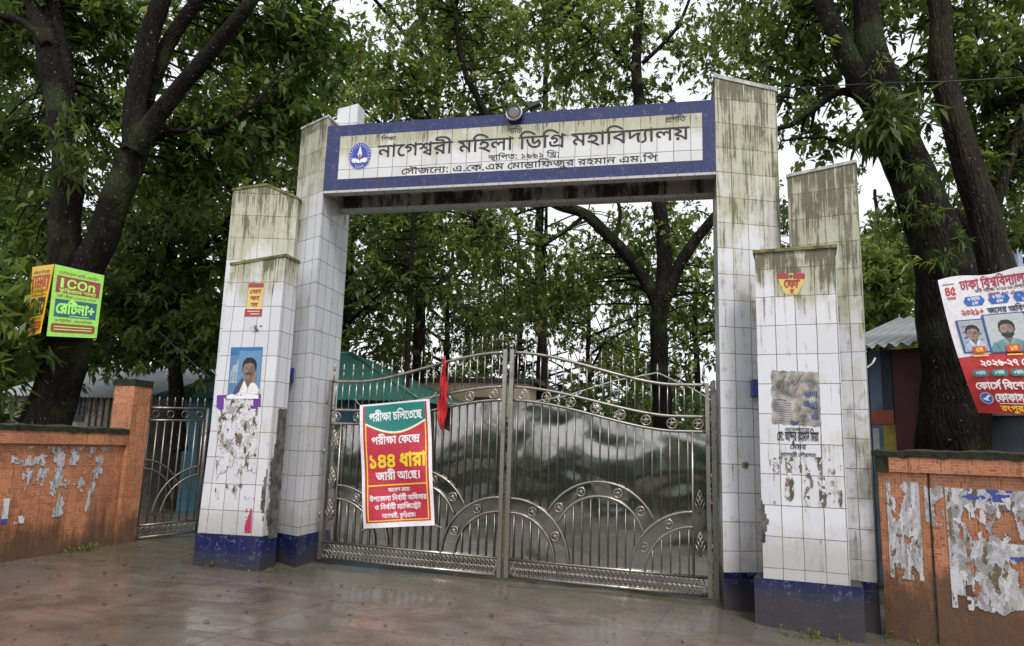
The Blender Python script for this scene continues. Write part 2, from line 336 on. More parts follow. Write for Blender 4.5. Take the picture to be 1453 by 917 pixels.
# ------------------------------------------------------------------ lettering
# letter outlines in thousandths of an em: number of the letter shape -> closed contours as x, y, x, y ...
GLYPHS = {
55: [[276,622,276,551,171,551,171,0,94,0,94,551,-10,551,-10,622,82,622,20,704,93,812,151,867,185,888,223,904,265,914,348,916,447,894,510,866,605,808,705,731,663,677,538,770,502,793,432,826,362,842,290,842,258,836,204,811,180,793,140,748,106,693,160,622]],
48: [[687,622,687,551,582,551,582,0,505,0,505,512,510,532,505,586,505,688,558,688,582,622],[361,629,386,627,433,614,474,589,508,553,534,509,530,404,484,486,457,516,428,538,397,552,339,554,300,534,287,518,279,497,276,471,280,446,290,424,308,406,335,391,413,377,406,300,328,314,298,327,251,364,235,388,217,443,217,507,224,536,251,583,270,600,313,622],[77,629,131,621,180,598,218,558,231,531,239,498,240,434,222,383,206,360,186,340,130,310,54,300,48,377,106,384,145,401,169,426,181,468,178,493,169,515,155,532,135,546,76,556,40,554,-1,545,-9,620]],
129: [[929,622,929,551,614,551,614,0,537,0,537,84,542,110,537,175,537,551,-10,551,-10,622],[876,271,875,251,864,212,840,179,822,166,775,150,731,148,689,153,695,225,728,223,773,230,786,240,796,257,797,294,784,323,753,346,703,363,635,371,487,378,426,398,401,415,382,436,367,462,358,494,355,531,360,577,435,571,431,536,435,501,447,476,466,460,524,444,704,435,745,426,807,398,831,380,858,348,872,312],[347,265,402,257,428,246,475,216,517,175,553,126,554,55,543,34,501,95,459,142,418,175,374,192,335,193,312,182,305,173,300,162,300,133,311,99,234,83,222,115,217,150,220,176,235,213,254,236,280,252,320,263],[185,463,250,453,279,440,305,422,346,373,360,341,368,305,371,265,365,206,287,208,293,278,276,340,252,372,214,390,163,388,144,378,134,362,131,342,140,304,62,288,48,349,50,374,66,409,86,432,113,449,146,459],[123,405,124,476,106,530,90,553,69,570,42,582,135,602,156,583,186,539,200,484,202,437,197,400]],
54: [[276,622,276,551,171,551,171,0,94,0,94,469,85,491,58,527,21,548,-10,551,-10,622,21,620,55,606,71,594,97,559,94,688,148,688,170,622]],
492: [[276,622,276,551,171,551,171,0,94,0,94,551,-10,551,-10,622,82,622,20,706,106,813,139,843,176,868,216,889,260,905,310,914,408,916,526,895,600,868,711,811,828,736,788,680,639,772,543,816,480,834,412,843,332,842,293,835,258,824,198,791,150,746,107,693,160,622]],
357: [[507,304,464,307,412,324,313,401,288,415,273,417,244,406,233,393,230,375,242,342,272,308,217,253,168,310,150,355,150,403,156,424,177,456,208,477,244,488,310,482,351,462,450,384,484,372,524,373,555,388,566,402,572,420,572,467,554,514,504,575,583,591,624,539,640,504,651,442,644,388,623,348,588,320,565,311],[731,622,731,551,-10,551,-10,622],[421,-55,365,-51,311,-41,260,-22,213,4,169,39,128,84,90,140,56,206,24,284,99,307,123,246,178,146,209,108,243,76,281,52,322,34,368,24,417,20,471,24,513,35,544,54,565,78,577,108,581,143,575,183,559,216,532,240,494,252,450,252,420,237,410,224,403,194,412,149,337,135,324,206,326,229,344,268,376,296,397,306,443,318,468,319,542,308,598,276,636,230,655,172,654,102,645,68,630,37,609,10,583,-13,550,-31,513,-44]],
224: [[765,622,765,551,660,551,660,0,583,0,583,396,605,332,530,434,466,504,404,544,360,555,311,554,264,541,243,530,205,501,155,447,147,445,178,460,213,465,249,462,277,451,298,434,313,411,322,385,325,356,321,320,304,326,350,375,500,516,549,463,265,195,206,250,288,328,252,285,222,262,248,298,255,319,258,343,254,366,243,383,224,394,199,398,168,394,137,380,61,452,115,517,171,569,201,590,262,619,295,626,366,627,400,620,460,592,518,546,606,441,588,446,583,517,583,688,636,688,659,622],[660,-43,585,-43,569,-8,549,18,523,34,500,41,441,42,306,27,245,27,169,39,121,59,81,92,54,142,45,212,54,287,131,277,123,211,131,163,154,130,171,118,214,103,300,99,425,114,483,114,528,102,548,92,583,61,583,151,660,151]],
22: [[484,0,484,425,505,362,440,448,400,492,362,524,304,551,263,556,230,553,201,544,178,528,120,465,106,457,131,472,169,483,216,487,270,479,308,456,322,441,340,405,346,369,342,331,328,296,306,264,233,202,182,172,131,245,198,278,226,296,248,317,262,340,266,365,262,385,249,402,236,410,200,417,152,411,103,392,22,458,88,548,138,592,193,620,223,627,287,627,346,612,401,580,454,534,507,472,489,483,487,501,484,688,537,688,560,622,666,622,666,551,561,551,561,0]],
35: [[407,50,354,55,303,68,254,90,208,123,166,167,126,222,91,290,58,371,29,466,105,486,129,408,182,282,211,233,243,194,278,164,316,143,358,130,405,126,435,127,484,138,504,146,536,170,557,201,569,237,573,278,566,331,545,376,512,409,469,427,420,427,386,412,371,384,371,346,378,321,301,306,288,380,290,405,308,446,322,462,362,486,386,494,440,500,480,497,549,472,603,424,623,392,638,356,647,317,647,233,624,160,603,129,576,102,543,80,504,63,459,53],[717,622,717,551,-10,551,-10,622]],
39: [[614,622,614,551,509,551,509,0,432,0,432,243,448,187,401,244,350,293,323,313,269,341,242,349,193,349,154,332,139,316,128,274,137,238,166,209,214,184,176,113,106,154,80,180,61,210,50,242,46,277,56,335,70,358,87,378,130,407,154,416,204,423,238,421,299,405,327,392,380,356,451,284,437,280,434,303,432,551,-10,551,-10,622]],
61: [[356,622,356,551,315,545,245,503,201,460,163,404,137,338,130,301,130,217,150,148,165,122,203,87,224,77,267,69,309,74,348,92,383,31,326,3,264,-5,224,-1,186,10,152,28,123,53,97,84,76,120,61,162,52,209,49,260,52,313,63,362,80,408,103,451,131,488,200,549,280,588,216,555,-10,551,-10,622]],
273: [[692,622,692,551,587,551,587,244,510,244,510,512,515,532,510,586,510,688,563,688,587,622],[361,629,410,623,433,614,474,590,508,554,534,510,530,404,484,486,457,516,428,538,397,552,339,554,300,534,287,518,279,497,276,471,280,446,290,424,308,406,335,391,413,377,407,300,329,314,298,327,252,364,224,414,217,443,217,507,224,536,251,583,270,600,313,622],[77,629,131,621,180,598,218,558,231,531,239,498,240,434,222,383,206,360,186,340,130,310,54,300,48,377,106,384,145,401,169,426,181,468,178,493,169,515,155,532,135,546,76,556,40,554,-1,545,-9,620],[587,292,587,-43,510,-43,460,2,407,35,322,67,260,80,224,160,343,223,479,281,510,292],[510,220,413,180,303,126,314,134,420,99,483,62,513,38]],
46: [[606,622,606,551,501,551,501,0,424,0,402,39,374,76,342,110,265,171,175,217,76,243,37,339,236,444,305,474,447,524,424,482,424,551,-10,551,-10,622],[424,474,445,446,285,384,230,359,130,304,167,294,245,263,322,218,390,159,417,125,438,88,429,88,424,159],[185,-6,162,-2,142,10,129,28,127,68,142,95,162,108,185,112,208,108,228,95,237,83,245,52,241,28,228,10,208,-2]],
56: [[276,551,171,551,171,0,94,0,94,551,-10,551,-10,622,94,622,77,699,60,731,39,758,-16,800,-50,816,-124,837,-208,847,-290,847,-354,842,-419,823,-436,809,-442,792,-436,776,-418,768,-208,759,-166,747,-149,737,-124,712,-108,680,-100,615,-167,615,-173,654,-180,668,-200,685,-231,691,-403,694,-461,707,-491,723,-511,747,-521,789,-514,825,-492,856,-456,882,-405,901,-339,913,-258,917,-133,909,-29,885,54,846,116,789,156,714,174,622,276,622]],
3: [],
44: [[632,622,632,551,527,551,527,0,450,0,450,135,468,82,398,180,373,208,322,253,295,269,266,278,236,281,192,273,159,247,151,228,148,205,159,166,191,135,243,111,218,34,155,63,110,99,94,118,73,162,66,208,69,238,76,265,107,308,127,324,174,346,223,353,261,351,328,331,358,315,408,272,452,219,471,189,454,186,452,209,450,551,-10,551,-10,622],[299,323,297,299,221,322,218,358,201,415,168,454,115,480,38,494,51,566,182,534,206,522,246,490,262,470,286,420,298,359]],
51: [[242,500,291,497,334,488,370,474,399,454,423,432,441,406,454,379,464,325,458,274,438,231,406,195,362,168,305,150,236,141,246,152,341,115,442,60,540,-10,494,-63,346,38,279,75,173,119,46,154,61,223,128,208,178,204,251,206,316,221,340,233,370,265,383,301,385,320,381,353,368,380,346,402,318,417,285,427,205,427,170,414,150,388,148,370,154,338,81,323,71,370,72,407,92,447,109,463,152,486,180,494],[175,465,169,486,145,522,102,548,73,556,97,601,143,589,177,574,204,557,239,519,254,468],[540,622,540,551,-10,551,-10,622]],
47: [[741,622,741,551,636,551,636,0,559,0,559,335,565,309,535,346,502,371,465,379,434,374,420,366,408,353,401,334,400,271,335,266,331,292,313,336,285,368,269,379,233,392,188,391,167,384,138,356,130,337,131,291,141,268,158,248,180,230,241,201,214,127,154,152,104,187,68,232,48,288,48,349,68,398,84,418,127,448,152,458,208,466,242,464,272,457,324,431,369,384,354,383,363,403,392,434,432,449,452,451,496,445,532,426,571,397,562,382,559,551,-10,551,-10,622]],
32: [[722,622,722,551,356,551,358,347,365,330,376,319,412,319,447,338,477,366,529,433,589,442,625,378,648,312,654,278,653,204,644,167,628,132,607,101,580,75,548,53,509,37,466,27,374,27,333,34,294,47,222,90,189,122,158,160,101,258,75,318,29,465,105,485,156,324,184,262,215,210,248,169,284,138,323,117,366,104,413,100,462,104,503,118,536,140,561,169,575,204,579,272,568,320,548,358,535,373,581,392,520,308,478,271,436,249,415,244,394,242,351,248,332,257,307,279,290,308,284,328,279,393,279,551,-10,551,-10,622]],
205: [[737,622,737,551,632,551,632,0,555,0,555,425,576,362,531,423,471,492,414,535,355,555,301,553,272,544,248,528,191,465,177,457,202,472,240,483,316,485,341,479,379,456,404,424,411,405,417,369,413,331,400,297,379,266,349,237,264,178,213,250,274,282,321,318,333,340,337,365,333,385,320,402,307,410,271,417,222,411,174,392,93,458,136,521,183,572,209,592,264,620,326,629,389,621,418,612,472,580,525,534,578,472,560,483,558,501,555,688,608,688,631,622],[632,-43,558,-43,534,3,495,33,472,40,425,43,277,26,230,27,161,39,116,59,80,92,55,142,46,212,54,287,131,277,124,229,131,163,152,130,186,109,229,99,277,98,413,115,458,114,498,104,517,94,555,61,555,69,632,68]],
42: [[606,622,606,551,501,551,501,0,424,0,402,39,374,76,342,110,265,171,175,217,76,243,37,339,236,444,305,474,447,524,424,482,424,551,-10,551,-10,622],[424,474,445,446,285,384,230,359,130,304,167,294,245,263,322,218,390,159,417,125,438,88,429,88,424,159]],
37: [[613,622,613,551,159,551,159,253,145,273,203,330,308,406,388,449,475,486,540,422,503,332,489,260,491,141,502,80,522,10,447,-7,413,144,409,222,415,299,425,344,446,397,453,410,465,405,390,370,318,326,248,273,141,175,82,215,82,551,-10,551,-10,622]],
202: [[265,622,265,551,195,551,255,573,193,514,171,478,161,441,159,373,190,194,190,142,176,75,154,34,117,-1,64,-30,-10,-52,-31,17,39,40,64,54,82,70,104,106,112,146,112,194,81,369,83,439,101,497,139,552,157,572,172,551,-10,551,-10,622]],
70: [[636,622,636,551,531,551,531,0,454,0,394,69,325,125,286,149,196,188,84,212,48,303,136,356,252,414,164,466,130,480,48,502,79,570,81,551,-10,551,-10,622],[454,551,135,551,114,560,170,541,226,513,320,448,336,432,341,376,214,316,125,265,113,280,168,270,218,257,305,220,378,172,470,83,457,79,454,148],[180,-6,157,-2,138,10,124,28,122,68,138,95,157,108,180,112,203,108,232,83,240,52,236,28,222,10,203,-2]],
437: [[500,305,456,309,417,320,384,339,355,365,331,398,312,437,324,439,302,375,276,337,242,310,221,302,197,300,142,310,108,331,74,366,37,417,98,453,116,424,146,390,165,380,186,376,209,380,228,392,250,423,264,475,271,551,340,551,370,461,407,409,458,377,501,371,522,373,540,379,565,404,571,421,571,467,564,491,538,537,503,575,583,591,624,539,640,504,649,464,646,399,632,365,610,338,580,320,543,309],[731,622,731,551,-10,551,-10,622],[455,319,520,313,571,295,608,268,642,220,651,186,651,147,640,109,618,78,585,53,544,34,466,18,469,43,520,28,598,-3,703,-60,667,-117,573,-62,480,-21,417,0,282,30,295,100,379,83,474,84,513,91,541,104,560,122,571,143,575,168,572,194,561,215,544,232,522,245,495,252,464,255,418,249,403,240,390,223,385,200,391,169,318,154,307,213,315,254,326,270,357,297,378,306,427,318]],
40: [[726,622,726,551,621,551,621,0,544,0,544,396,566,332,491,434,426,504,386,534,365,544,321,555,272,554,248,549,204,530,166,501,116,447,108,445,140,460,174,465,209,462,238,451,259,434,274,411,283,385,286,356,282,320,265,326,337,400,461,516,510,463,226,195,167,250,249,328,213,285,183,262,208,298,216,319,219,343,215,366,204,383,186,394,160,398,129,394,98,380,22,452,76,517,132,569,162,590,223,619,256,626,327,627,361,620,422,592,451,571,507,515,567,441,549,446,546,471,544,688,597,688,620,622]],
611: [[147,414,123,418,103,430,93,443,87,460,87,505,103,535,123,546,147,550,171,546,191,535,201,522,209,482,201,443,191,430,171,418],[147,-14,123,-10,103,2,93,15,87,32,87,77,103,107,123,118,147,122,171,118,191,107,201,94,209,54,201,15,191,2,171,-10]],
76: [[287,0,235,4,194,16,162,36,141,62,127,91,123,122,134,171,148,194,169,214,197,231,234,244,263,167,218,149,208,136,205,120,210,102,241,81,286,75,324,78,356,88,382,105,401,127,412,152,415,200,404,234,364,284,190,418,168,438,140,474,127,510,126,545,138,580,177,631,243,596,213,551,212,523,221,498,270,452,374,378,430,331,467,286,487,239,493,182,490,146,481,114,447,60,394,22,326,2]],
84: [[174,315,204,313,256,298,297,269,324,229,333,181,327,134,309,96,278,62,275,72,333,81,382,96,422,117,452,143,470,176,476,214,469,258,446,295,400,328,324,360,130,423,74,454,45,490,37,512,35,536,46,582,83,631,146,596,125,570,119,547,124,523,148,502,204,478,397,416,464,382,490,364,527,327,548,286,554,263,558,216,555,178,545,143,529,114,507,88,450,47,376,20,290,5,183,0,161,68,212,93,246,125,257,169,248,209,221,236,200,243,175,245,136,239,112,215,108,196,119,152,44,135,32,170,27,207,35,246,57,279,94,302,144,314]],
204: [[706,622,706,551,601,551,601,0,524,13,431,112,376,154,316,190,246,219,166,238,142,331,190,296,302,268,348,250,387,228,452,182,526,108,524,688,577,688,600,622],[450,470,446,433,436,400,395,346,366,325,295,294,253,283,209,276,162,285,142,331,193,336,274,354,331,383,364,420,375,466,369,505,350,539,316,571,371,625,411,580,428,554,448,499],[182,430,144,434,112,444,85,462,65,485,53,514,49,548,56,592,71,628,147,607,131,568,134,529,144,514,161,504,182,501,224,509,254,527,285,560,316,612,371,625,373,575,343,521,306,478,262,448,237,438],[601,-117,526,-117,502,-68,463,-40,438,-32,389,-30,274,-45,210,-46,145,-34,106,-16,75,13,53,54,46,108,55,174,132,165,124,126,127,81,137,59,154,43,175,33,232,25,357,41,414,40,466,27,488,15,524,-18,524,84,601,104]],
450: [[356,622,356,551,315,545,245,503,201,460,163,404,137,338,130,301,130,217,150,148,165,122,203,87,224,77,267,69,309,74,348,92,383,31,326,3,263,-5,223,-1,186,10,152,28,122,53,97,84,76,120,61,162,52,209,52,310,60,355,74,398,113,471,138,503,193,556,253,596,312,622]],
50: [[692,622,692,551,587,551,587,0,510,0,510,353,533,290,480,353,465,365,436,375,410,367,383,336,326,237,279,168,264,153,230,133,188,127,153,132,120,147,88,174,35,244,96,281,128,232,141,218,160,207,180,203,212,214,234,234,259,269,346,411,379,440,415,449,456,441,493,416,536,374,516,373,510,437,510,551,-10,551,-10,622],[271,271,242,404,214,441,173,467,146,476,38,495,53,571,107,551,175,537,226,518,264,492,278,475,299,436,315,356]],
67: [[171,0,94,0,94,551,-10,551,-10,622,276,622,276,551,171,551],[99,622,90,666,80,681,45,697,-189,700,-250,708,-292,724,-327,751,-340,768,-358,809,-364,859,-359,912,-285,907,-288,848,-279,814,-259,792,-230,778,-154,771,31,770,82,763,119,747,135,734,154,708,166,671,171,622]],
27: [[401,63,362,65,288,84,219,123,186,152,127,227,100,276,74,331,29,465,105,485,154,342,181,286,210,239,243,202,278,174,316,155,358,143,404,139,449,143,487,153,516,171,537,196,550,228,554,268,546,321,530,358,590,358,532,306,466,270,418,258,391,257,366,259,322,272,288,298,266,336,258,384,261,414,289,474,314,503,349,529,394,553,-10,551,-10,622,927,622,927,551,535,554,441,506,408,485,363,446,342,412,335,380,339,356,351,340,368,331,387,328,434,336,476,359,523,396,609,365,627,296,628,221,608,160,589,133,565,110,534,90,497,75,453,66],[801,205,809,111,836,10,761,-7,733,106,723,222,732,317,755,388,664,397,592,422,536,460,493,512,475,543,551,559,576,523,592,508,609,494,655,472,715,460,806,462,845,392,811,304]],
16: [[511,628,580,620,612,604,648,569,662,537,667,490,667,0,592,0,569,49,546,70,517,83,458,87,300,70,224,73,173,84,125,106,103,122,68,168,48,236,47,303,58,377,135,366,124,280,130,229,147,192,158,179,187,160,221,149,276,144,428,160,488,160,536,148,556,138,590,106,589,495,585,516,569,542,537,555,514,557,468,550,446,541,405,516,388,500,358,465,339,428,333,393,343,362,370,347,434,348,441,278,376,270,345,273,316,283,290,300,270,324,258,354,254,392,263,446,290,500,331,550,384,591,414,606,478,626]],
599: [[72,54,80,94,90,106,110,117,133,121,157,117,178,106,188,94,194,76,194,32,188,15,164,-7,133,-14,110,-10,90,2,74,32]],
20: [[817,622,817,551,492,551,492,0,415,0,366,76,298,144,258,173,170,219,124,234,76,243,37,339,231,439,437,517,415,475,415,551,-10,551,-10,622],[415,467,436,438,330,401,224,353,130,304,168,294,246,262,320,215,385,156,428,90,420,88,415,159],[761,288,760,266,748,226,723,191,705,177,683,166,656,160,609,158,566,163,572,235,634,235,655,241,668,252,679,272,683,296,677,330,660,360,632,386,592,409,541,426,479,438,482,513,578,492,622,474,661,452,695,426,723,396,744,363,757,327]],
435: [[504,305,461,309,422,321,388,340,360,366,336,399,317,437,329,439,316,396,281,337,247,310,226,302,202,300,147,310,113,331,79,366,42,417,103,453,150,390,170,380,191,376,214,380,234,392,255,423,269,475,276,551,345,551,375,461,412,409,444,385,463,377,506,371,528,373,560,390,570,404,576,421,576,467,558,514,508,575,588,591,620,554,645,504,654,464,651,401,638,367,617,340,588,321,550,309],[738,622,738,551,-10,551,-10,622],[431,-55,378,-52,326,-42,278,-26,231,-2,188,31,148,72,110,122,76,183,45,254,120,279,144,222,199,131,230,96,263,68,300,47,339,32,381,23,427,20,481,24,523,35,554,54,575,78,587,108,591,143,585,183,569,216,542,240,504,252,460,252,430,237,420,224,413,194,422,149,347,135,334,206,336,229,354,268,386,296,407,306,453,318,478,319,552,308,608,276,646,230,665,172,664,102,655,68,640,37,619,10,593,-13,560,-31,523,-44]],
41: [[848,622,848,551,130,551,114,560,170,541,226,513,320,448,336,432,341,376,214,316,125,265,114,282,164,270,210,257,289,223,357,181,447,99,445,510,530,506,630,484,689,455,715,436,754,397,778,358,786,336,792,288,786,246,768,207,735,177,713,166,655,158,611,160,597,163,602,234,665,234,686,240,700,251,710,272,714,296,708,329,691,359,662,386,624,409,577,425,522,434,522,0,445,0,417,36,354,98,320,125,281,148,193,186,84,212,48,303,136,356,252,414,164,466,130,480,48,502,79,570,81,551,-10,551,-10,622]],
57: [[-286,-266,-324,-261,-365,-245,-400,-218,-420,-177,-418,-119,-405,-92,-383,-70,-354,-53,-317,-42,-274,-39,-193,-49,-116,-78,-38,-124,89,-217,44,-271,-40,-205,-114,-155,-182,-122,-247,-105,-301,-105,-333,-117,-346,-133,-351,-153,-346,-177,-332,-192,-310,-201,-286,-204,-243,-197,-226,-188,-201,-164,-180,-119,-173,-79,-172,8,-95,8,-96,-65,-107,-135,-128,-184,-143,-206,-162,-226,-213,-256]],
25: [[577,622,577,551,172,551,168,458,174,158,182,128,203,105,244,96,295,104,360,144,411,204,431,248,438,296,430,330,420,339,388,348,289,356,235,377,192,408,161,447,171,534,215,474,232,458,272,436,327,424,436,418,455,412,486,393,497,380,512,347,517,306,514,266,504,227,467,154,443,122,415,95,362,57,304,32,238,24,175,35,132,63,106,109,96,157,95,551,-10,551,-10,622]],
26: [[615,310,613,275,594,216,579,192,539,153,464,114,408,101,380,97,359,120,500,89,571,64,684,11,649,-49,490,22,379,55,263,78,143,94,152,166,262,152,346,155,393,162,434,175,467,192,513,234,527,259,538,310,534,343,523,370,504,391,479,407,448,416,382,416,372,481,459,481,518,466,542,453,561,438,590,403,606,364],[227,217,185,221,151,231,125,249,100,288,91,359,91,559,168,559,169,336,178,310,196,293,233,286,260,288,308,302,327,313,356,340,366,355,374,384,370,400,360,408,252,421,197,444,175,461,155,480,168,544,204,510,251,488,295,482,372,481,386,475,426,446,444,422,450,388,447,357,437,327,399,277,372,256,305,227],[-10,551,-10,622,697,622,697,551]],
372: [[195,475,223,474,273,462,318,438,360,404,400,361,399,272,370,307,306,366,239,399,186,401,151,386,138,373,128,335,132,313,142,294,184,262,143,193,91,232,57,281,49,308,48,366,56,392,68,414,102,448,147,468],[906,622,906,551,452,551,452,253,438,273,529,357,582,394,702,459,768,486,833,422,795,329,782,254,780,166,786,88,815,-40,740,-59,706,126,702,223,708,297,724,362,746,410,758,405,684,370,612,326,506,243,434,175,375,215,375,360,379,370,375,551,-10,551,-10,622],[598,100,648,94,672,86,695,75,738,40,740,-59,729,-32,713,-10,693,7,669,19,641,26,569,25,459,4,407,1,364,5,321,16,265,52,238,89,229,112,222,167,231,232,308,223,300,169,306,130,323,101,350,83,386,74,428,74,530,94]],
79: [[296,0,226,5,167,21,122,47,88,82,69,123,62,170,66,206,80,238,102,266,134,292,176,316,229,337,229,312,167,343,121,372,90,406,81,425,74,471,85,522,119,567,144,586,207,613,246,620,343,620,388,612,455,585,479,566,497,546,517,500,517,450,510,426,484,387,445,357,368,321,365,341,454,300,486,276,511,248,525,213,530,171,523,119,503,76,470,43,423,19,366,5],[296,71,345,74,384,83,413,99,434,120,446,144,450,173,448,193,428,228,370,268,296,292,211,262,182,243,160,221,147,197,143,169,147,143,160,120,182,100,211,84,250,74],[297,363,384,398,429,438,438,471,434,493,422,513,401,529,372,541,336,549,291,551,224,542,174,516,156,488,154,471,158,448,169,427,188,408,215,392]],
38: [[606,622,606,551,501,551,501,0,424,0,402,39,374,76,342,110,265,171,175,217,76,243,37,339,236,444,375,500,447,524,424,482,424,622],[424,474,445,446,285,384,230,359,130,304,167,294,245,263,322,218,390,159,417,125,438,88,429,88,424,159],[240,629,293,624,287,552,224,551,204,542,192,527,188,509,191,492,211,464,293,423,233,378,187,404,150,433,135,449,116,484,109,524,115,559,134,590,166,614,187,622]],
9: [[898,622,898,551,798,551,798,0,721,0,700,38,649,104,620,132,557,180,582,246,661,186,686,161,724,109,721,551,-10,551,-10,622],[376,91,331,95,288,105,246,123,206,149,167,185,130,232,94,289,61,359,29,442,102,466,126,401,178,296,205,255,234,223,266,198,300,181,338,170,378,167,442,175,466,184,503,213,515,232,528,276,527,336,516,368,498,394,476,414,450,426,400,428,370,416,355,390,353,372,361,331,285,316,274,354,271,388,280,432,292,450,324,478,344,488,389,499,451,497,485,488,515,474,542,454,564,430,582,401,603,333,603,259,595,225,581,194,561,165,536,140,505,119,468,103,425,94],[344,465,339,486,314,522,272,548,243,556,267,601,312,589,346,574,374,557,408,519,423,468],[1168,622,1168,551,1063,551,1063,0,986,0,986,479,974,503,948,534,916,549,887,551,887,622,915,620,950,606,965,594,990,559,986,688,1039,688,1062,622]],
641: [[194,0,194,622,275,622,275,0]],
203: [[940,622,940,551,-10,551,-10,622],[471,528,516,525,564,509,601,475,615,441,620,389,620,0,543,0,525,49,511,66,474,85,428,87,279,70,208,73,139,92,98,119,66,161,48,223,47,285,56,353,133,341,126,308,126,232,133,205,144,185,175,159,213,147,275,144,412,161,456,160,514,138,543,106,542,405,533,434,515,449,471,457,416,446,370,417,347,393,329,359,328,326,335,313,350,304,390,301,422,305,429,234,362,226,306,237,282,251,263,271,251,299,247,333,255,378,264,400,294,444,336,482,385,510,412,520],[759,425,797,421,830,410,857,390,878,365,890,335,893,280,882,239,855,199,835,181,809,164,738,135,714,207,770,228,791,241,807,256,816,273,817,314,810,330,799,342,778,352,753,356,729,353,705,343,661,303,620,242,577,279,603,325,660,390,690,409,724,421]],
12: [[508,622,499,666,474,691,428,699,214,703,165,715,127,736,97,768,79,809,73,859,78,912,152,907,149,848,158,814,178,792,207,778,252,772,440,770,491,763,528,747,544,734,563,708,575,671,580,622],[722,622,722,551,356,551,358,347,365,330,376,319,412,319,447,338,477,366,529,433,589,442,625,378,648,312,654,278,653,204,644,167,628,132,607,101,580,75,548,53,509,37,466,27,374,27,333,34,294,47,222,90,189,122,158,160,101,258,75,318,29,465,105,485,156,324,184,262,215,210,248,169,284,138,323,117,366,104,413,100,462,104,503,118,536,140,561,169,575,204,579,272,568,320,548,358,535,373,581,392,520,308,478,271,436,249,415,244,394,242,351,248,332,257,307,279,290,308,284,328,279,393,279,551,-10,551,-10,622]],
131: [[-254,707,72,917,110,860,-209,644]],
8: [[903,622,903,551,798,551,798,0,721,0,700,38,649,104,620,132,557,180,582,246,661,186,686,161,724,109,721,551,-10,551,-10,622],[376,91,331,95,288,105,246,123,206,149,167,185,130,232,94,289,61,359,29,442,102,466,126,401,178,296,205,255,234,223,266,198,300,181,338,170,378,167,412,169,466,184,503,214,515,232,528,276,527,336,516,368,498,394,476,414,450,426,400,428,370,416,355,390,353,372,361,331,285,316,274,354,271,388,280,432,292,450,324,478,344,488,389,499,451,497,485,488,515,474,542,454,564,430,582,401,603,333,603,259,595,225,581,194,561,165,536,140,505,119,468,103,425,94],[344,465,339,486,314,522,272,548,243,556,267,601,312,589,346,574,374,557,408,519,423,468]],
18: [[509,629,557,625,596,612,628,590,652,561,666,525,671,483,668,452,660,423,628,373,579,331,480,282,449,354,525,387,554,406,574,427,587,453,591,482,582,524,570,538,534,556,509,558,463,553,420,537,384,516,345,476,334,457,334,424,350,405,386,395,365,321,330,330,302,343,280,360,264,380,254,404,251,431,260,477,287,522,328,564,381,598,442,621],[681,225,674,173,654,129,620,92,574,64,518,48,453,42,363,53,320,67,279,87,240,114,169,187,136,235,77,355,28,507,103,529,131,439,192,295,227,240,265,195,306,161,352,137,401,123,455,118,495,121,529,130,559,144,582,166,595,193,600,228,589,275,556,311,509,338,589,373,639,335,657,311,670,285]],
443: [[188,127,136,138,104,159,71,194,35,244,96,281,141,218,160,207,180,203,197,206,223,222,246,250,346,412,362,430,396,447,436,447,474,430,514,397,536,374,539,343,532,292,465,365,450,373,422,373,397,355,383,336,326,237,279,168,264,153,230,133],[271,271,242,404,214,441,173,467,146,476,38,495,53,571,107,551,175,537,226,518,264,492,278,475,299,436,315,356],[993,622,993,551,588,551,590,173,598,142,619,120,637,113,685,113,710,119,756,144,777,159,813,198,840,243,848,266,855,314,848,350,826,372,808,377,786,379,733,372,722,443,805,454,851,448,889,429,904,414,926,374,933,318,927,266,909,215,883,169,849,128,805,90,750,58,689,41,632,40,575,58,548,78,522,124,512,172,511,206,511,337,515,373,511,551,-10,551,-10,622],[811,622,802,666,792,681,777,691,731,699,563,703,514,715,476,736,446,768,428,809,422,859,427,912,501,907,498,848,507,814,540,784,602,772,771,767,794,763,831,747,847,734,866,708,878,671,883,622],[885,-190,810,-190,800,-163,770,-125,750,-113,726,-106,670,-105,529,-121,466,-112,426,-95,408,-82,378,-47,357,2,350,66,354,120,362,158,439,148,429,86,429,37,441,-4,463,-30,494,-44,532,-49,649,-33,729,-37,774,-54,808,-86,812,130,885,184]],
30: [[577,622,577,551,172,551,174,158,182,128,203,105,221,98,270,98,294,104,340,129,361,144,397,183,424,228,432,251,439,299,432,335,423,348,410,357,370,364,317,357,306,428,367,438,413,437,435,433,473,414,488,399,510,359,517,303,514,264,488,188,467,153,415,95,363,58,305,33,239,24,176,35,132,63,106,109,96,157,95,551,-10,551,-10,622],[395,622,386,666,376,681,361,691,315,699,147,703,98,715,60,736,30,768,12,809,6,859,11,912,85,907,82,848,91,814,124,784,186,772,355,767,378,763,415,747,431,734,450,708,462,671,467,622]],
597: [[190,116,197,105,191,81,156,-19,113,-119,46,-119,74,2,93,116]],
68: [[722,622,722,551,356,551,358,347,365,330,376,319,412,319,447,338,477,366,529,433,589,442,625,378,648,312,654,278,653,204,644,167,628,132,607,101,580,75,548,53,509,37,466,27,374,27,333,34,294,47,222,90,189,122,158,160,101,258,75,318,29,465,105,485,156,324,184,262,215,210,248,169,284,138,323,117,366,104,413,100,462,104,503,118,536,140,561,169,575,204,579,272,568,320,548,358,535,373,581,392,520,308,478,271,436,249,415,244,394,242,351,248,332,257,307,279,290,308,284,328,279,393,279,551,-10,551,-10,622],[363,-149,340,-145,320,-133,307,-114,305,-75,320,-48,340,-35,363,-31,386,-35,406,-48,415,-60,423,-91,419,-114,406,-133,386,-145]],
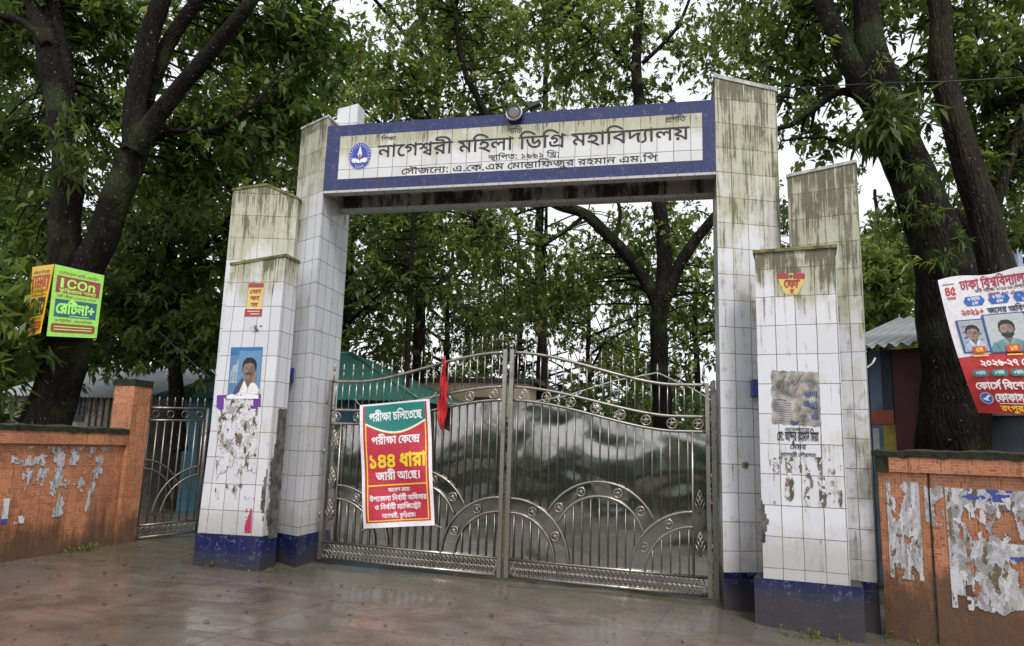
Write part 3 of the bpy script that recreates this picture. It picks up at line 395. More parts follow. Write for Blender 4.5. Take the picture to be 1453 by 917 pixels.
456: [[440,629,488,621,508,610,527,594,562,542,616,608,677,622,716,583,746,533,754,504,754,437,746,405,732,376,692,325,635,283,566,250,535,323,612,360,642,382,663,406,677,436,681,470,678,495,661,533,633,559,682,581,582,459,521,457,504,514,477,546,439,556,422,554,393,539,376,510,377,470,398,438,417,427,443,419,476,416,471,339,407,352,382,364,344,397,322,441,315,493,317,522,332,570,345,588,378,614,398,623],[207,629,253,622,295,601,328,565,339,541,346,513,346,456,332,411,303,373,258,346,196,337,189,414,224,417,250,425,268,438,280,454,289,486,287,506,279,524,268,538,251,548,203,556,141,545,133,620],[519,32,448,37,380,51,316,75,255,109,199,155,148,213,102,283,62,367,28,464,102,487,133,403,167,331,205,270,246,219,292,178,342,147,395,125,454,112,517,108,565,111,606,120,640,134,666,156,682,183,687,218,684,244,675,267,642,304,596,330,677,363,705,345,745,300,758,273,768,212,765,178,755,146,738,118,715,93,687,72,652,54,568,34]],
43: [[422,43,339,52,300,64,227,104,194,134,161,170,103,264,52,389,29,465,105,485,157,332,186,272,218,224,252,185,290,156,330,135,373,123,420,119,484,127,510,138,534,152,568,190,586,239,586,296,575,344,542,398,590,476,632,404,656,334,664,266,661,225,652,188,636,152,614,121,587,94,554,72,516,56,472,46],[384,284,345,288,312,298,285,316,265,339,253,368,249,402,256,448,271,486,351,462,334,422,336,383,347,367,364,358,386,355,428,363,458,381,490,413,527,466,590,476,582,422,526,346,484,312,462,300,438,291],[731,622,731,551,-10,551,-10,622]],
312: [[382,622,382,551,159,551,159,510,154,483,159,427,160,245,172,211,199,196,244,196,286,208,323,230,366,275,385,312,391,349,387,372,375,386,356,392,258,398,213,414,176,437,147,464,158,533,196,496,227,478,265,468,376,462,404,454,436,434,453,410,462,358,453,292,433,249,406,211,374,179,338,156,298,139,257,128,193,126,156,134,117,156,92,194,83,238,82,551,-10,551,-10,622],[913,310,911,275,892,216,877,192,837,153,762,114,706,101,678,97,657,120,798,89,869,64,982,11,947,-49,788,22,677,55,561,78,441,94,450,166,560,152,644,155,691,162,732,175,765,192,811,234,825,259,836,310,832,343,821,370,802,391,777,407,746,416,680,416,670,481,757,481,816,466,840,453,859,438,888,403,904,364],[525,217,485,221,453,231,429,249,406,288,398,330,397,399,389,426,389,559,466,559,467,336,476,310,494,293,531,286,558,288,606,302,625,313,654,340,664,355,672,384,668,400,658,408,550,421,495,444,473,461,453,480,466,544,502,510,549,488,593,482,670,481,684,475,724,446,742,422,748,388,745,357,735,327,697,277,670,256,603,227],[995,622,995,551,373,551,373,622]],
385: [[885,622,885,551,431,551,431,253,417,273,475,330,580,406,660,449,747,486,812,422,775,332,761,260,763,141,774,80,794,10,719,-7,685,144,682,249,687,299,704,364,725,410,737,405,662,370,590,326,484,243,413,175,369,175,369,551,-10,551,-10,622],[401,606,400,175,354,175,302,230,274,252,212,287,145,311,74,326,36,416,142,464,250,506,354,539,354,605],[354,500,376,471,225,422,109,374,105,388,168,374,224,355,277,328,358,268]],
33: [[577,622,577,551,172,551,174,158,182,128,203,105,221,98,270,98,294,104,340,129,361,144,397,183,424,228,432,251,439,299,432,335,423,348,410,357,370,364,317,357,306,428,367,438,413,437,435,433,473,414,488,399,510,359,517,303,514,264,488,188,467,153,415,95,363,58,305,33,239,24,176,35,132,63,106,109,96,157,95,551,-10,551,-10,622]],
77: [[127,539,138,583,170,631,233,596,212,560,213,536,219,526,250,510,378,480,426,461,460,436,482,408,496,374,500,335,494,293,475,255,444,222,403,195,351,177,289,168,249,175,289,184,348,160,438,112,525,51,553,28,507,-26,398,56,298,112,192,152,65,185,80,256,177,236,302,236,348,245,382,260,403,280,417,304,421,332,418,355,400,386,349,413,222,444,174,465,157,477,134,505]],
75: [[290,91,212,102,178,115,147,134,121,158,100,188,84,224,75,266,72,313,75,352,96,424,115,457,140,486,170,510,207,529,250,540,300,544,350,541,393,530,429,513,458,490,481,463,498,432,518,360,517,281,496,208,451,147,420,124,384,105,340,95],[301,473,249,465,205,439,172,398,162,373,155,343,154,284,166,236,192,197,210,182,260,164,320,164,346,171,370,182,390,198,407,217,431,265,437,293,437,353,424,404,412,424,378,455,330,471]],
80: [[313,0,264,3,219,13,177,29,140,51,109,79,83,114,64,153,53,198,49,248,54,300,69,349,94,394,127,438,170,479,278,556,414,629,453,575,444,562,435,534,437,501,444,485,475,463,495,457,533,456,566,400,471,341,427,303,412,284,394,243,394,203,413,168,431,155,457,147,528,146,561,61,526,43,448,16,404,7],[320,71,396,76,460,91,414,98,378,113,350,134,331,160,320,189,318,247,324,272,347,317,386,360,442,404,475,426,473,401,431,411,414,420,388,444,370,482,367,507,375,547,384,533,292,480,217,419,187,386,162,352,144,316,134,278,130,238,133,199,142,166,158,139,202,99,230,86,259,78]],
598: [[49,338,291,338,291,256,49,256]],
81: [[347,39,313,41,248,58,217,74,160,124,133,159,84,251,61,309,21,452,96,475,110,412,142,308,159,265,196,196,239,150,262,134,314,117,342,115,382,119,417,132,445,154,466,184,479,223,482,299,470,345,449,391,489,392,450,318,435,299,400,272,382,264,340,257,320,258,285,271,270,282,252,306,239,341,230,490,223,502,210,510,166,517,175,593,223,589,260,578,286,560,298,543,310,499,314,357,320,341,331,331,348,328,380,337,411,370,443,438,499,452,531,396,556,309,556,226,549,187,536,151,519,119,496,91,467,69,433,52,393,42]],
36: [[655,622,655,551,550,551,550,0,473,0,446,36,383,104,307,162,218,209,115,238,92,331,144,296,247,268,332,227,401,178,430,151,475,97,473,688,526,688,549,622],[211,625,251,623,316,604,342,588,363,568,379,546,398,493,400,464,393,415,371,373,336,337,287,308,228,288,158,275,110,285,92,331,189,345,256,369,298,402,317,443,316,492,307,514,291,532,269,545,209,555,155,546,138,536,126,522,118,508,118,480,134,456,150,446,106,384,82,402,54,436,40,472,38,497,40,520,58,561,93,595,117,608,176,623]],
596: [[259,286,70,286,70,359,259,359,259,548,332,548,332,359,521,359,521,286,332,286,332,97,259,97]],
441: [[500,300,456,304,417,317,384,338,355,365,331,398,312,437,324,439,302,375,276,337,242,310,221,302,197,300,142,310,108,331,74,366,37,417,98,453,116,424,146,390,165,380,186,376,209,380,228,392,250,423,264,475,271,551,340,551,370,461,407,409,458,377,501,371,522,373,540,379,565,404,571,421,571,467,564,491,538,537,503,575,583,591,624,539,640,504,649,464,646,401,632,366,610,338,580,317,543,304],[989,622,989,551,884,551,884,0,807,0,807,551,-10,551,-10,622],[580,231,578,251,564,282,524,312,595,347,633,310,646,282,654,227],[603,235,637,233,698,215,752,182,777,160,848,79,822,12,780,66,735,111,688,144,638,163,591,162,576,154,566,142,566,109,588,88,618,74,583,5,554,18,510,54,495,76,486,100,483,127,487,160,499,186,519,208,544,223,572,232]],
34: [[630,622,630,551,525,551,525,0,448,0,448,425,468,363,381,472,327,519,301,536,249,554,222,556,184,551,143,524,127,497,122,463,129,425,150,395,186,374,275,355,269,272,187,287,152,300,92,338,53,392,43,425,43,496,51,527,64,554,103,595,127,610,154,621,211,629,245,627,306,611,361,580,388,558,470,473,454,477,451,497,448,688,501,688,524,622]],
82: [[382,301,432,286,350,258,268,248,208,253,159,267,120,292,92,324,76,364,70,411,78,468,89,494,120,541,140,561,187,594,241,615,269,620,320,621,363,613,382,606,415,584,447,538,458,489,460,121,464,104,484,84,528,77,520,0,436,15,418,25,394,54,383,96],[266,322,339,330,404,357,382,338,380,481,372,515,361,530,350,540,318,550,262,546,228,532,198,510,164,464,152,426,151,406,154,377,165,355,182,340,206,330]],
49: [[643,622,643,551,538,551,538,0,461,0,428,37,360,100,284,151,195,188,84,212,48,303,157,366,280,425,339,432,341,376,237,328,142,275,232,251,310,217,376,175,463,99,461,312,465,334,461,551,-10,551,-10,622],[77,569,160,542,244,508,326,463,402,411,468,355,467,264,380,344,274,414,160,468,48,502]],
6: [[123,314,204,257,279,188,346,111,424,-8,359,-41,278,72,220,136,154,194,73,250],[78,486,80,512,96,558,127,592,147,605,193,620,245,620,269,614,311,592,342,558,352,536,358,512,358,460,342,414,328,395,291,366,245,351,193,351,169,357,127,379,96,414,86,435],[147,486,156,447,182,422,200,416,239,416,271,434,289,466,289,507,282,524,256,549,219,557,182,548,156,523]],
21: [[706,622,706,551,601,551,601,0,524,0,483,53,435,104,350,169,317,188,246,218,166,238,142,331,190,296,249,284,301,267,348,248,388,225,456,175,526,97,524,688,577,688,600,622],[450,470,446,433,436,400,395,346,366,325,295,294,253,283,209,276,162,285,142,331,193,336,274,354,331,383,364,420,375,466,369,505,350,539,316,571,371,625,411,580,428,554,448,499],[182,430,144,434,112,444,85,462,65,485,53,514,49,548,56,592,71,628,147,607,131,568,134,529,144,514,161,504,182,501,224,509,254,527,285,560,316,612,371,625,373,575,343,521,306,478,262,448,237,438]],
520: [[843,622,843,551,438,551,440,158,448,128,469,105,487,98,536,98,560,104,606,129,627,144,663,183,690,228,698,251,705,299,698,335,689,348,676,357,636,364,583,357,572,428,633,438,679,437,701,433,739,414,754,399,776,359,783,303,780,264,754,188,733,153,681,95,629,58,571,33,505,24,442,35,398,63,372,109,362,157,361,551,256,551,256,622],[661,622,651,666,622,688,573,695,413,699,364,711,326,732,296,764,278,805,272,855,277,909,351,904,348,843,357,810,377,787,406,772,452,765,567,760,695,734,715,708,722,690,733,622],[276,622,276,551,171,551,171,0,94,0,94,551,-10,551,-10,622,82,622,20,704,93,812,151,867,185,888,223,904,265,914,359,915,444,895,525,857,607,803,695,734,655,688,531,777,478,808,428,829,352,845,290,844,258,837,230,826,181,794,141,748,106,693,160,622]],
10: [[358,622,349,666,324,691,278,699,132,703,82,715,44,736,14,768,-4,809,-10,859,-5,912,69,907,66,848,75,814,108,784,145,774,318,767,341,763,378,747,394,734,413,708,425,671,430,622],[242,500,291,497,334,488,370,474,399,454,423,432,441,406,454,379,464,325,458,274,438,231,406,195,362,168,305,150,236,141,246,152,341,115,442,60,540,-10,494,-63,346,38,279,75,173,119,46,154,61,223,128,208,178,204,251,206,316,221,340,233,370,265,383,301,385,320,381,353,368,380,346,402,318,417,285,427,205,427,170,414,150,388,148,370,154,338,81,323,71,370,72,407,92,447,109,463,152,486,180,494],[175,465,169,486,145,522,102,548,73,556,97,601,143,589,177,574,204,557,239,519,254,468],[540,622,540,551,-10,551,-10,622]],
2073: [[45,0,45,730,215,730,215,0]],
2067: [[382,-10,322,-5,267,10,216,35,171,70,133,113,102,164,78,224,64,290,60,363,64,437,78,503,102,562,133,614,171,657,216,692,267,717,322,732,382,737,453,730,518,709,575,674,599,652,640,599,667,535,676,499,583,499,557,564,543,583,511,612,451,642,382,651,340,647,301,637,264,618,231,593,204,560,181,521,164,475,153,422,150,363,153,305,164,252,181,206,204,167,232,135,265,109,301,91,340,80,382,76,451,86,492,104,528,129,557,163,577,205,583,229,676,229,668,193,641,129,622,102,575,54,519,19,487,7,419,-8]],
2079: [[383,-10,323,-5,268,10,217,35,171,70,133,113,102,164,78,224,64,290,60,363,64,437,78,503,102,562,133,614,171,657,217,692,268,717,323,732,383,737,443,732,498,717,549,692,594,657,632,614,663,562,687,503,700,437,705,363,700,290,687,224,663,164,632,113,594,70,549,35,498,10,443,-5],[383,76,425,80,464,91,500,109,533,135,561,167,584,206,601,252,611,305,615,363,611,422,601,475,584,521,561,561,533,593,500,618,464,637,425,647,383,651,341,647,301,637,265,618,232,593,204,560,181,521,164,475,153,422,153,305,164,252,181,207,204,167,232,135,265,109,301,91,341,80]],
2078: [[88,0,88,728,197,728,511,233,558,152,595,76,582,76,573,227,573,728,666,728,666,0,555,0,267,453,155,649,172,649,177,549,181,448,181,0]],
2099: [[299,-12,252,-8,208,4,169,23,135,50,105,83,82,122,64,167,54,216,54,324,64,374,82,419,105,458,135,491,169,518,208,537,252,549,325,552,374,542,418,525,474,483,501,446,521,402,436,378,418,417,389,447,349,467,299,474,265,471,235,461,209,445,170,399,157,371,142,305,140,270,148,201,170,141,209,95,235,80,265,70,334,70,364,80,402,104,428,140,438,167,522,144,514,120,490,78,476,60,440,29,375,-1]],
2111: [[299,-12,252,-8,208,4,169,23,135,50,105,83,82,122,64,167,54,216,54,324,64,374,82,419,105,458,135,491,169,518,208,537,252,549,299,553,347,549,391,537,430,518,465,491,494,458,518,419,535,374,545,324,549,270,545,216,535,167,518,122,494,83,465,50,430,23,391,4,347,-8],[299,67,334,70,364,80,390,95,412,116,443,170,458,234,458,305,443,370,412,424,390,445,364,461,334,471,265,471,235,461,209,445,170,399,157,371,142,305,142,234,157,170,170,141,209,95,235,80,265,70]],
2110: [[165,327,165,0,77,0,77,546,162,546,162,414,150,414,169,459,192,495,221,521,253,539,290,549,329,553,364,550,426,530,452,512,473,490,490,462,503,429,511,390,514,0,426,0,426,339,422,378,411,411,393,438,368,458,338,470,277,472,232,457,197,427,183,407,167,357]],
}
# written lines: letter shape, x, y triples and the full width
LINES = {
'শিক্ষা': ([55,0,0,48,266,0,129,943,0,54,1862,0], 2128),
'শান্তি': ([48,0,0,54,677,0,492,943,0,357,1209,0], 1930),
'প্রগতি': ([224,0,0,22,755,0,55,1411,0,35,1677,0], 2384),
'নাগেশ্বরী মহিলা ডিগ্রি মহাবিদ্যালয়': ([39,0,0,54,604,0,61,870,0,22,1216,0,273,1872,0,46,2554,0,56,3150,0,3,3416,0,44,3676,0,55,4298,0,51,4564,0,47,5094,0,54,5825,0,3,6091,0,55,6351,0,32,6617,0,55,7329,0,205,7595,0,3,8322,0,44,8582,0,51,9204,0,54,9734,0,55,10000,0,42,10266,0,37,10862,0,202,11465,0,54,11720,0,47,11986,0,70,12717,0], 13343),
'স্থাপিত: ১৯৯১ খ্রি:': ([437,0,0,54,721,0,55,987,0,40,1253,0,35,1969,0,611,2676,0,3,2970,0,76,3230,0,84,3822,0,84,4414,0,76,5006,0,3,5598,0,55,5858,0,204,6124,0,611,6820,0], 7114),
'সৌজন্যে: এ.কে.এম মোস্তাফিজুর রহমান এম.পি': ([450,0,0,50,346,0,67,1028,0,27,1294,0,61,2211,0,39,2557,0,202,3161,0,611,3416,0,3,3710,0,16,3970,0,599,4728,0,450,4996,0,20,5342,0,599,6149,0,16,6417,0,44,7175,0,3,7797,0,450,8057,0,44,8403,0,54,9025,0,435,9291,0,54,10019,0,492,10285,0,41,10551,0,27,11389,0,57,12318,0,46,12306,0,3,12902,0,46,13162,0,51,13758,0,44,14288,0,54,14910,0,39,15176,0,3,15780,0,16,16040,0,44,16798,0,599,17420,0,55,17688,0,40,17954,0], 18670),
'পরীক্ষা চলিতেছে': ([40,0,0,46,716,0,56,1312,0,129,1578,0,54,2497,0,3,2763,0,25,3023,0,492,3590,0,47,3856,0,61,4587,0,35,4933,0,61,5640,0,26,5986,0], 6673),
'পরীক্ষা কেন্দ্রে': ([40,0,0,46,716,0,56,1312,0,129,1578,0,54,2497,0,3,2763,0,450,3023,0,20,3369,0,61,4176,0,372,4522,0], 5418),
'১৪৪ ধারা': ([76,0,0,79,592,0,79,1184,0,3,1776,0,38,2036,0,54,2632,0,46,2898,0,54,3494,0], 3760),
'জারী আছে।': ([27,0,0,54,917,0,46,1183,0,56,1779,0,3,2045,0,9,2305,0,450,3463,0,26,3809,0,641,4496,0], 4875),
'আদেশ ক্রমে:': ([9,0,0,450,1158,0,37,1504,0,48,2107,0,3,2784,0,203,3044,0,61,3974,0,44,4320,0,611,4942,0], 5236),
'উপজেলা নির্বাহী অফিসার': ([12,0,0,40,712,0,61,1428,0,27,1774,0,47,2691,0,54,3422,0,3,3688,0,55,3948,0,39,4214,0,42,4818,0,131,5414,0,54,5414,0,51,5680,0,56,6210,0,3,6476,0,8,6736,0,492,7629,0,41,7895,0,50,8733,0,54,9415,0,46,9681,0], 10277),
'ও নির্বাহী ম্যাজিস্ট্রেট': ([18,0,0,3,738,0,55,998,0,39,1264,0,42,1868,0,131,2464,0,54,2464,0,51,2730,0,56,3260,0,3,3526,0,44,3786,0,202,4408,0,54,4663,0,492,4929,0,27,5195,0,61,6112,0,443,6458,0,30,7441,0], 8008),
'নাগেশ্বরী, কুড়িগ্রাম।': ([39,0,0,54,604,0,61,870,0,22,1216,0,273,1872,0,46,2554,0,56,3150,0,597,3416,0,3,3679,0,20,3939,0,57,4526,0,55,4746,0,68,5012,0,205,5724,0,54,6451,0,44,6717,0,641,7339,0], 7718),
'শুভেচ্ছান্তে:': ([456,0,0,61,825,0,43,1171,0,312,1892,0,54,2877,0,61,3143,0,357,3489,0,611,4210,0], 4504),
'মো: আব্দুর রহমান মিয়া': ([450,0,0,44,346,0,54,968,0,611,1234,0,3,1528,0,9,1788,0,385,2946,0,57,3833,0,46,3821,0,3,4417,0,46,4677,0,51,5273,0,44,5803,0,54,6425,0,39,6691,0,3,7295,0,55,7555,0,44,7821,0,70,8443,0,54,9069,0], 9335),
'মেয়র': ([450,0,0,44,346,0,70,968,0,46,1594,0], 2190),
'নাগেশ্বরী পৌরসভা': ([39,0,0,54,604,0,61,870,0,22,1216,0,273,1872,0,46,2554,0,56,3150,0,3,3416,0,450,3676,0,40,4022,0,67,4738,0,46,5004,0,50,5600,0,43,6282,0,54,7003,0], 7269),
'ফো': ([450,0,0,41,346,0,54,1184,0], 1450),
'কা': ([20,0,0,54,807,0], 1073),
'স': ([50,0,0], 682),
'ফোকাস': ([450,0,0,41,346,0,54,1184,0,20,1450,0,54,2257,0,50,2523,0], 3205),
'ঢাকা বিশ্ববিদ্যালয়': ([33,0,0,54,567,0,20,833,0,54,1640,0,3,1906,0,55,2166,0,42,2432,0,273,3028,0,55,3710,0,42,3976,0,37,4572,0,202,5175,0,54,5430,0,47,5696,0,70,6427,0], 7053),
'ভর্তি পরীক্ষা ২০২৫-২৬ সেশনে': ([43,0,0,55,721,0,35,987,0,131,1537,0,3,1694,0,40,1954,0,46,2670,0,56,3266,0,129,3532,0,54,4451,0,3,4717,0,77,4977,0,75,5569,0,77,6161,0,80,6753,0,598,7345,0,77,7685,0,81,8277,0,3,8869,0,450,9129,0,50,9475,0,48,10157,0,61,10834,0,39,11180,0], 11784),
'প্রথম ২০ এ': ([224,0,0,36,755,0,44,1400,0,3,2022,0,77,2282,0,75,2874,0,3,3466,0,16,3726,0], 4484),
'২০২১+': ([77,0,0,75,592,0,77,1184,0,76,1776,0,596,2368,0], 2960),
'জনের অবিস্মরণীয় সাফল্য': ([27,0,0,61,917,0,39,1263,0,46,1867,0,3,2463,0,8,2723,0,55,3616,0,42,3882,0,441,4478,0,46,5457,0,34,6053,0,56,6673,0,70,6939,0,3,7565,0,50,7825,0,54,8507,0,41,8773,0,47,9611,0,202,10342,0], 10597),
'২০২৬-২৭ সেশন': ([77,0,0,75,592,0,77,1184,0,81,1776,0,598,2368,0,77,2708,0,82,3300,0,3,3892,0,450,4152,0,50,4498,0,48,5180,0,39,5857,0], 6461),
'কোর্সে বিশেষ ছাড়': ([450,0,0,20,346,0,54,1153,0,61,1419,0,50,1765,0,131,2447,0,3,2447,0,55,2707,0,42,2973,0,61,3569,0,48,3915,0,49,4592,0,3,5225,0,26,5485,0,54,6172,0,68,6438,0], 7150),
'রংপুর শাখা': ([46,0,0,6,596,0,40,1034,0,57,1750,0,46,1750,0,3,2346,0,48,2606,0,54,3283,0,21,3549,0,54,4245,0], 4511),
'১ম': ([76,0,0,44,592,0], 1214),
'৫ম': ([80,0,0,44,592,0], 1214),
'কুড়িগ্রাম শাখা': ([20,0,0,57,587,0,55,807,0,68,1073,0,205,1785,0,54,2512,0,44,2778,0,3,3400,0,48,3660,0,54,4337,0,21,4603,0,54,5299,0], 5565),
'মেডিকেল ভর্তি কোচিং': ([450,0,0,44,346,0,55,968,0,32,1234,0,61,1946,0,20,2292,0,47,3099,0,3,3830,0,43,4090,0,55,4811,0,35,5077,0,131,5627,0,3,5784,0,450,6044,0,20,6390,0,54,7197,0,55,7463,0,25,7729,0,6,8296,0], 8734),
'রেটিনা+': ([450,0,0,46,346,0,520,942,0,39,1775,0,54,2379,0,596,2645,0], 3237),
'ক ইউনিট': ([20,0,0,3,807,0,10,1067,0,12,1597,0,55,2309,0,39,2575,0,30,3179,0], 3746),
'মেধা তালিকায়': ([450,0,0,44,346,0,38,968,0,54,1564,0,3,1830,0,35,2090,0,54,2797,0,492,3063,0,47,3329,0,20,4060,0,54,4867,0,70,5133,0], 5759),
'৪৫': ([79,0,0,80,592,0], 1184),
'বছর': ([42,0,0,26,596,0,46,1283,0], 1879),
'ICOn': ([2073,0,0,2067,461,0,2079,1211,0,2110,1996,0], 2607),
}
GL = {g: [[(c[i], c[i + 1]) for i in range(0, len(c), 2)] for c in cs] for g, cs in GLYPHS.items()}
_gm = {}
def glyph(g, bold):
    """triangulated glyph: vertices (n, 2) in thousandths of an em and triangles"""
    if (g, bold) in _gm: return _gm[g, bold]
    cs = []
    for c in GL[g]:
        c = [p for i, p in enumerate(c) if p != c[i - 1]]
        n = len(c); q = []
        for i, p in enumerate(c):
            a, b = Vector(c[i - 1]), Vector(c[(i + 1) % n]); pv = Vector(p)
            d1 = (pv - a).normalized(); d2 = (b - pv).normalized()
            n1 = Vector((-d1.y, d1.x)); n2 = Vector((-d2.y, d2.x)); m = n1 + n2
            m = m / max(0.5, m.dot(n1)) if m.length > 0.2 else n1
            q.append(pv + m * bold)
        cs.append(q)
    if not cs: _gm[g, bold] = (np.zeros((0, 2)), []); return _gm[g, bold]
    V = [p for c in cs for p in c]; E = []; b = 0
    for c in cs:
        n = len(c); E += [(b + i, b + (i + 1) % n) for i in range(n)]; b += n
    vo, eo, fo, *_ = delaunay_2d_cdt(V, E, [], 0, 0.01)
    P = np.array([tuple(v) for v in vo]); T = np.array(fo)
    cen = P[T].mean(1); w = np.zeros(len(cen))
    for c in cs:
        A = np.array([tuple(p) for p in c]); B = np.roll(A, -1, 0)
        for (x0, y0), (x1, y1) in zip(A, B):
            side = (x1 - x0) * (cen[:, 1] - y0) - (cen[:, 0] - x0) * (y1 - y0)
            w += ((y0 <= cen[:, 1]) & (y1 > cen[:, 1]) & (side > 0)).astype(int) - ((y0 > cen[:, 1]) & (y1 <= cen[:, 1]) & (side < 0)).astype(int)
    T = T[np.abs(w) > 0.5]
    # anticlockwise
    a = P[T[:, 1]] - P[T[:, 0]]; bb = P[T[:, 2]] - P[T[:, 0]]
    fl = (a[:, 0] * bb[:, 1] - a[:, 1] * bb[:, 0]) < 0
    T[fl] = T[fl][:, ::-1]
    _gm[g, bold] = (P, T.tolist()); return _gm[g, bold]
def text_geo(line, bold=0):
    d, adv = LINES[line]; V = []; F = []; b = 0
    for i in range(0, len(d), 3):
        P, T = glyph(d[i], bold)
        V += [(x + d[i + 1], y + d[i + 2]) for x, y in P]; F += [[b + k for k in t] for t in T]; b += len(P)
    return np.array(V), F, adv

class Board:
    """A thin printed sheet or panel spanned by four corners (bottom left, bottom right, top right, top left) in world space,
    printed with pieces that lie a millimetre or so proud of it. warp(s, t) bends the sheet along its normal."""
    def __init__(s, name, label, cat, bl, br, tr, tl, mat, thick=0.004, warp=None, n=(2, 2), group=None, parent=None, edge=None):
        s.c = [Vector(p) for p in (bl, br, tr, tl)]; s.warp = warp or (lambda a, b: 0.0)
        s.nrm = (s.c[1] - s.c[0]).cross(s.c[3] - s.c[0]).normalized()
        s.o = wloc(parent) if parent else (s.c[0] + s.c[1] + s.c[2] + s.c[3]) / 4
        s.W = ((s.c[1] - s.c[0]).length + (s.c[2] - s.c[3]).length) / 2; s.H = ((s.c[3] - s.c[0]).length + (s.c[2] - s.c[1]).length) / 2
        s.edge = edge or (lambda a, b: (a, b)); s.thick = thick
        V = []; F = []; nx, ny = n
        for k, off in enumerate((0.0, -thick)):
            for j in range(ny + 1):
                for i in range(nx + 1): V.append(s.p(i / nx, j / ny, off))
        w = nx + 1; m = w * (ny + 1)
        for j in range(ny):
            for i in range(nx):
                a = j * w + i; F.append([a, a + 1, a + 1 + w, a + w]); F.append([m + a, m + a + w, m + a + 1 + w, m + a + 1])
        for i in range(nx):
            F.append([i + 1, i, m + i, m + i + 1]); q = ny * w + i; F.append([q, q + 1, m + q + 1, m + q])
        for j in range(ny):
            q = j * w; F.append([q, q + w, m + q + w, m + q]); q += nx; F.append([q + w, q, m + q, m + q + w])
        s.ob = s.mesh(name, V, F, mat, parent)
        if not parent: tag(s.ob, label, cat, group); s.ob.location = s.o
        s.layer = 0.002; s.bent = warp is not None
    def p(s, a, b, off=0.0):
        a, b = s.edge(a, b)
        q = (s.c[0] * (1 - a) + s.c[1] * a) * (1 - b) + (s.c[3] * (1 - a) + s.c[2] * a) * b
        return q + s.nrm * (off + s.warp(a, b))
    def mesh(s, name, V, F, mat, parent):
        me = bpy.data.meshes.new(name); me.from_pydata([tuple(Vector(v) - s.o) for v in V], [], F); me.materials.append(mat); me.update()
        o = link(name, me, parent); return o
    def poly(s, name, pts, mat, lift=0.0):
        """flat polygon given as fractions of the sheet; long edges are subdivided so that they follow the bend"""
        q = []
        for i, p in enumerate(pts):
            r = pts[(i + 1) % len(pts)]; k = max(1, int(max(abs(r[0] - p[0]), abs(r[1] - p[1])) / (0.04 if s.bent else 0.12)))
            q += [(p[0] + (r[0] - p[0]) * j / k, p[1] + (r[1] - p[1]) * j / k) for j in range(k)]
        n = len(q); V2 = [Vector(p) for p in q]
        # inner points keep the print on the bent sheet
        x0, x1 = min(p[0] for p in q), max(p[0] for p in q); y0, y1 = min(p[1] for p in q), max(p[1] for p in q)
        gx, gy = max(2, int((x1 - x0) / 0.035)), max(2, int((y1 - y0) / 0.035))
        ins = [Vector((x0 + (x1 - x0) * i / gx, y0 + (y1 - y0) * j / gy)) for i in range(1, gx) for j in range(1, gy)] if s.bent and max(x1 - x0, y1 - y0) > 0.06 else []
        vo, _, fo, *_ = delaunay_2d_cdt(V2 + ins, [(i, (i + 1) % n) for i in range(n)], [], 0, 1e-6)
        vo = [tuple(v) for v in vo]; F = []
        for f in fo:
            cx = sum(vo[k][0] for k in f) / 3; cy = sum(vo[k][1] for k in f) / 3; ins_ = False
            for i in range(n):
                (ax, ay), (bx, by) = q[i], q[i - 1]
                if (ay > cy) != (by > cy) and cx < (bx - ax) * (cy - ay) / (by - ay) + ax: ins_ = not ins_
            if ins_:
                f = list(f); a, b, c = (vo[k] for k in f)
                if (b[0] - a[0]) * (c[1] - a[1]) - (b[1] - a[1]) * (c[0] - a[0]) < 0: f.reverse()
                F.append(f)
        s.layer += 0.0002
        return s.mesh(name, [s.p(x, y, s.layer + lift) for x, y in vo], F, mat, s.ob)
    def rect(s, name, x0, y0, x1, y1, mat, r=0.0):
        if not r: return s.poly(name, [(x0, y0), (x1, y0), (x1, y1), (x0, y1)], mat)
        pts = []; ry = r * s.W / s.H
        for cx, cy, a0 in ((x1 - r, y0 + ry, -90), (x1 - r, y1 - ry, 0), (x0 + r, y1 - ry, 90), (x0 + r, y0 + ry, 180)):
            pts += [(cx + r * math.cos(R(a0 + k * 22.5)), cy + ry * math.sin(R(a0 + k * 22.5))) for k in range(5)]
        return s.poly(name, pts, mat)
    def ell(s, name, cx, cy, rx, ry, mat, n=28, a0=0, a1=360):
        return s.poly(name, [(cx + rx * math.cos(R(a0 + (a1 - a0) * k / n)), cy + ry * math.sin(R(a0 + (a1 - a0) * k / n))) for k in range(n + (0 if a1 - a0 == 360 else 1))], mat)
    def text(s, line, x0, x1, y, h, mat, bold=0, name='lettering', slope=0.0):
        """line fitted between x0 and x1 (fractions), headline at y + h, baseline y"""
        V, F, adv = text_geo(line, bold)
        s.layer += 0.0002
        k = (x1 - x0) / adv
        hh = 620.0 if line[0] > '\u0900' else 730.0
        P = [s.p(x0 + v[0] * k, y + v[1] / hh * h + slope * v[0] * k, s.layer) for v in V]
        return s.mesh(name, P, F, mat, s.ob)
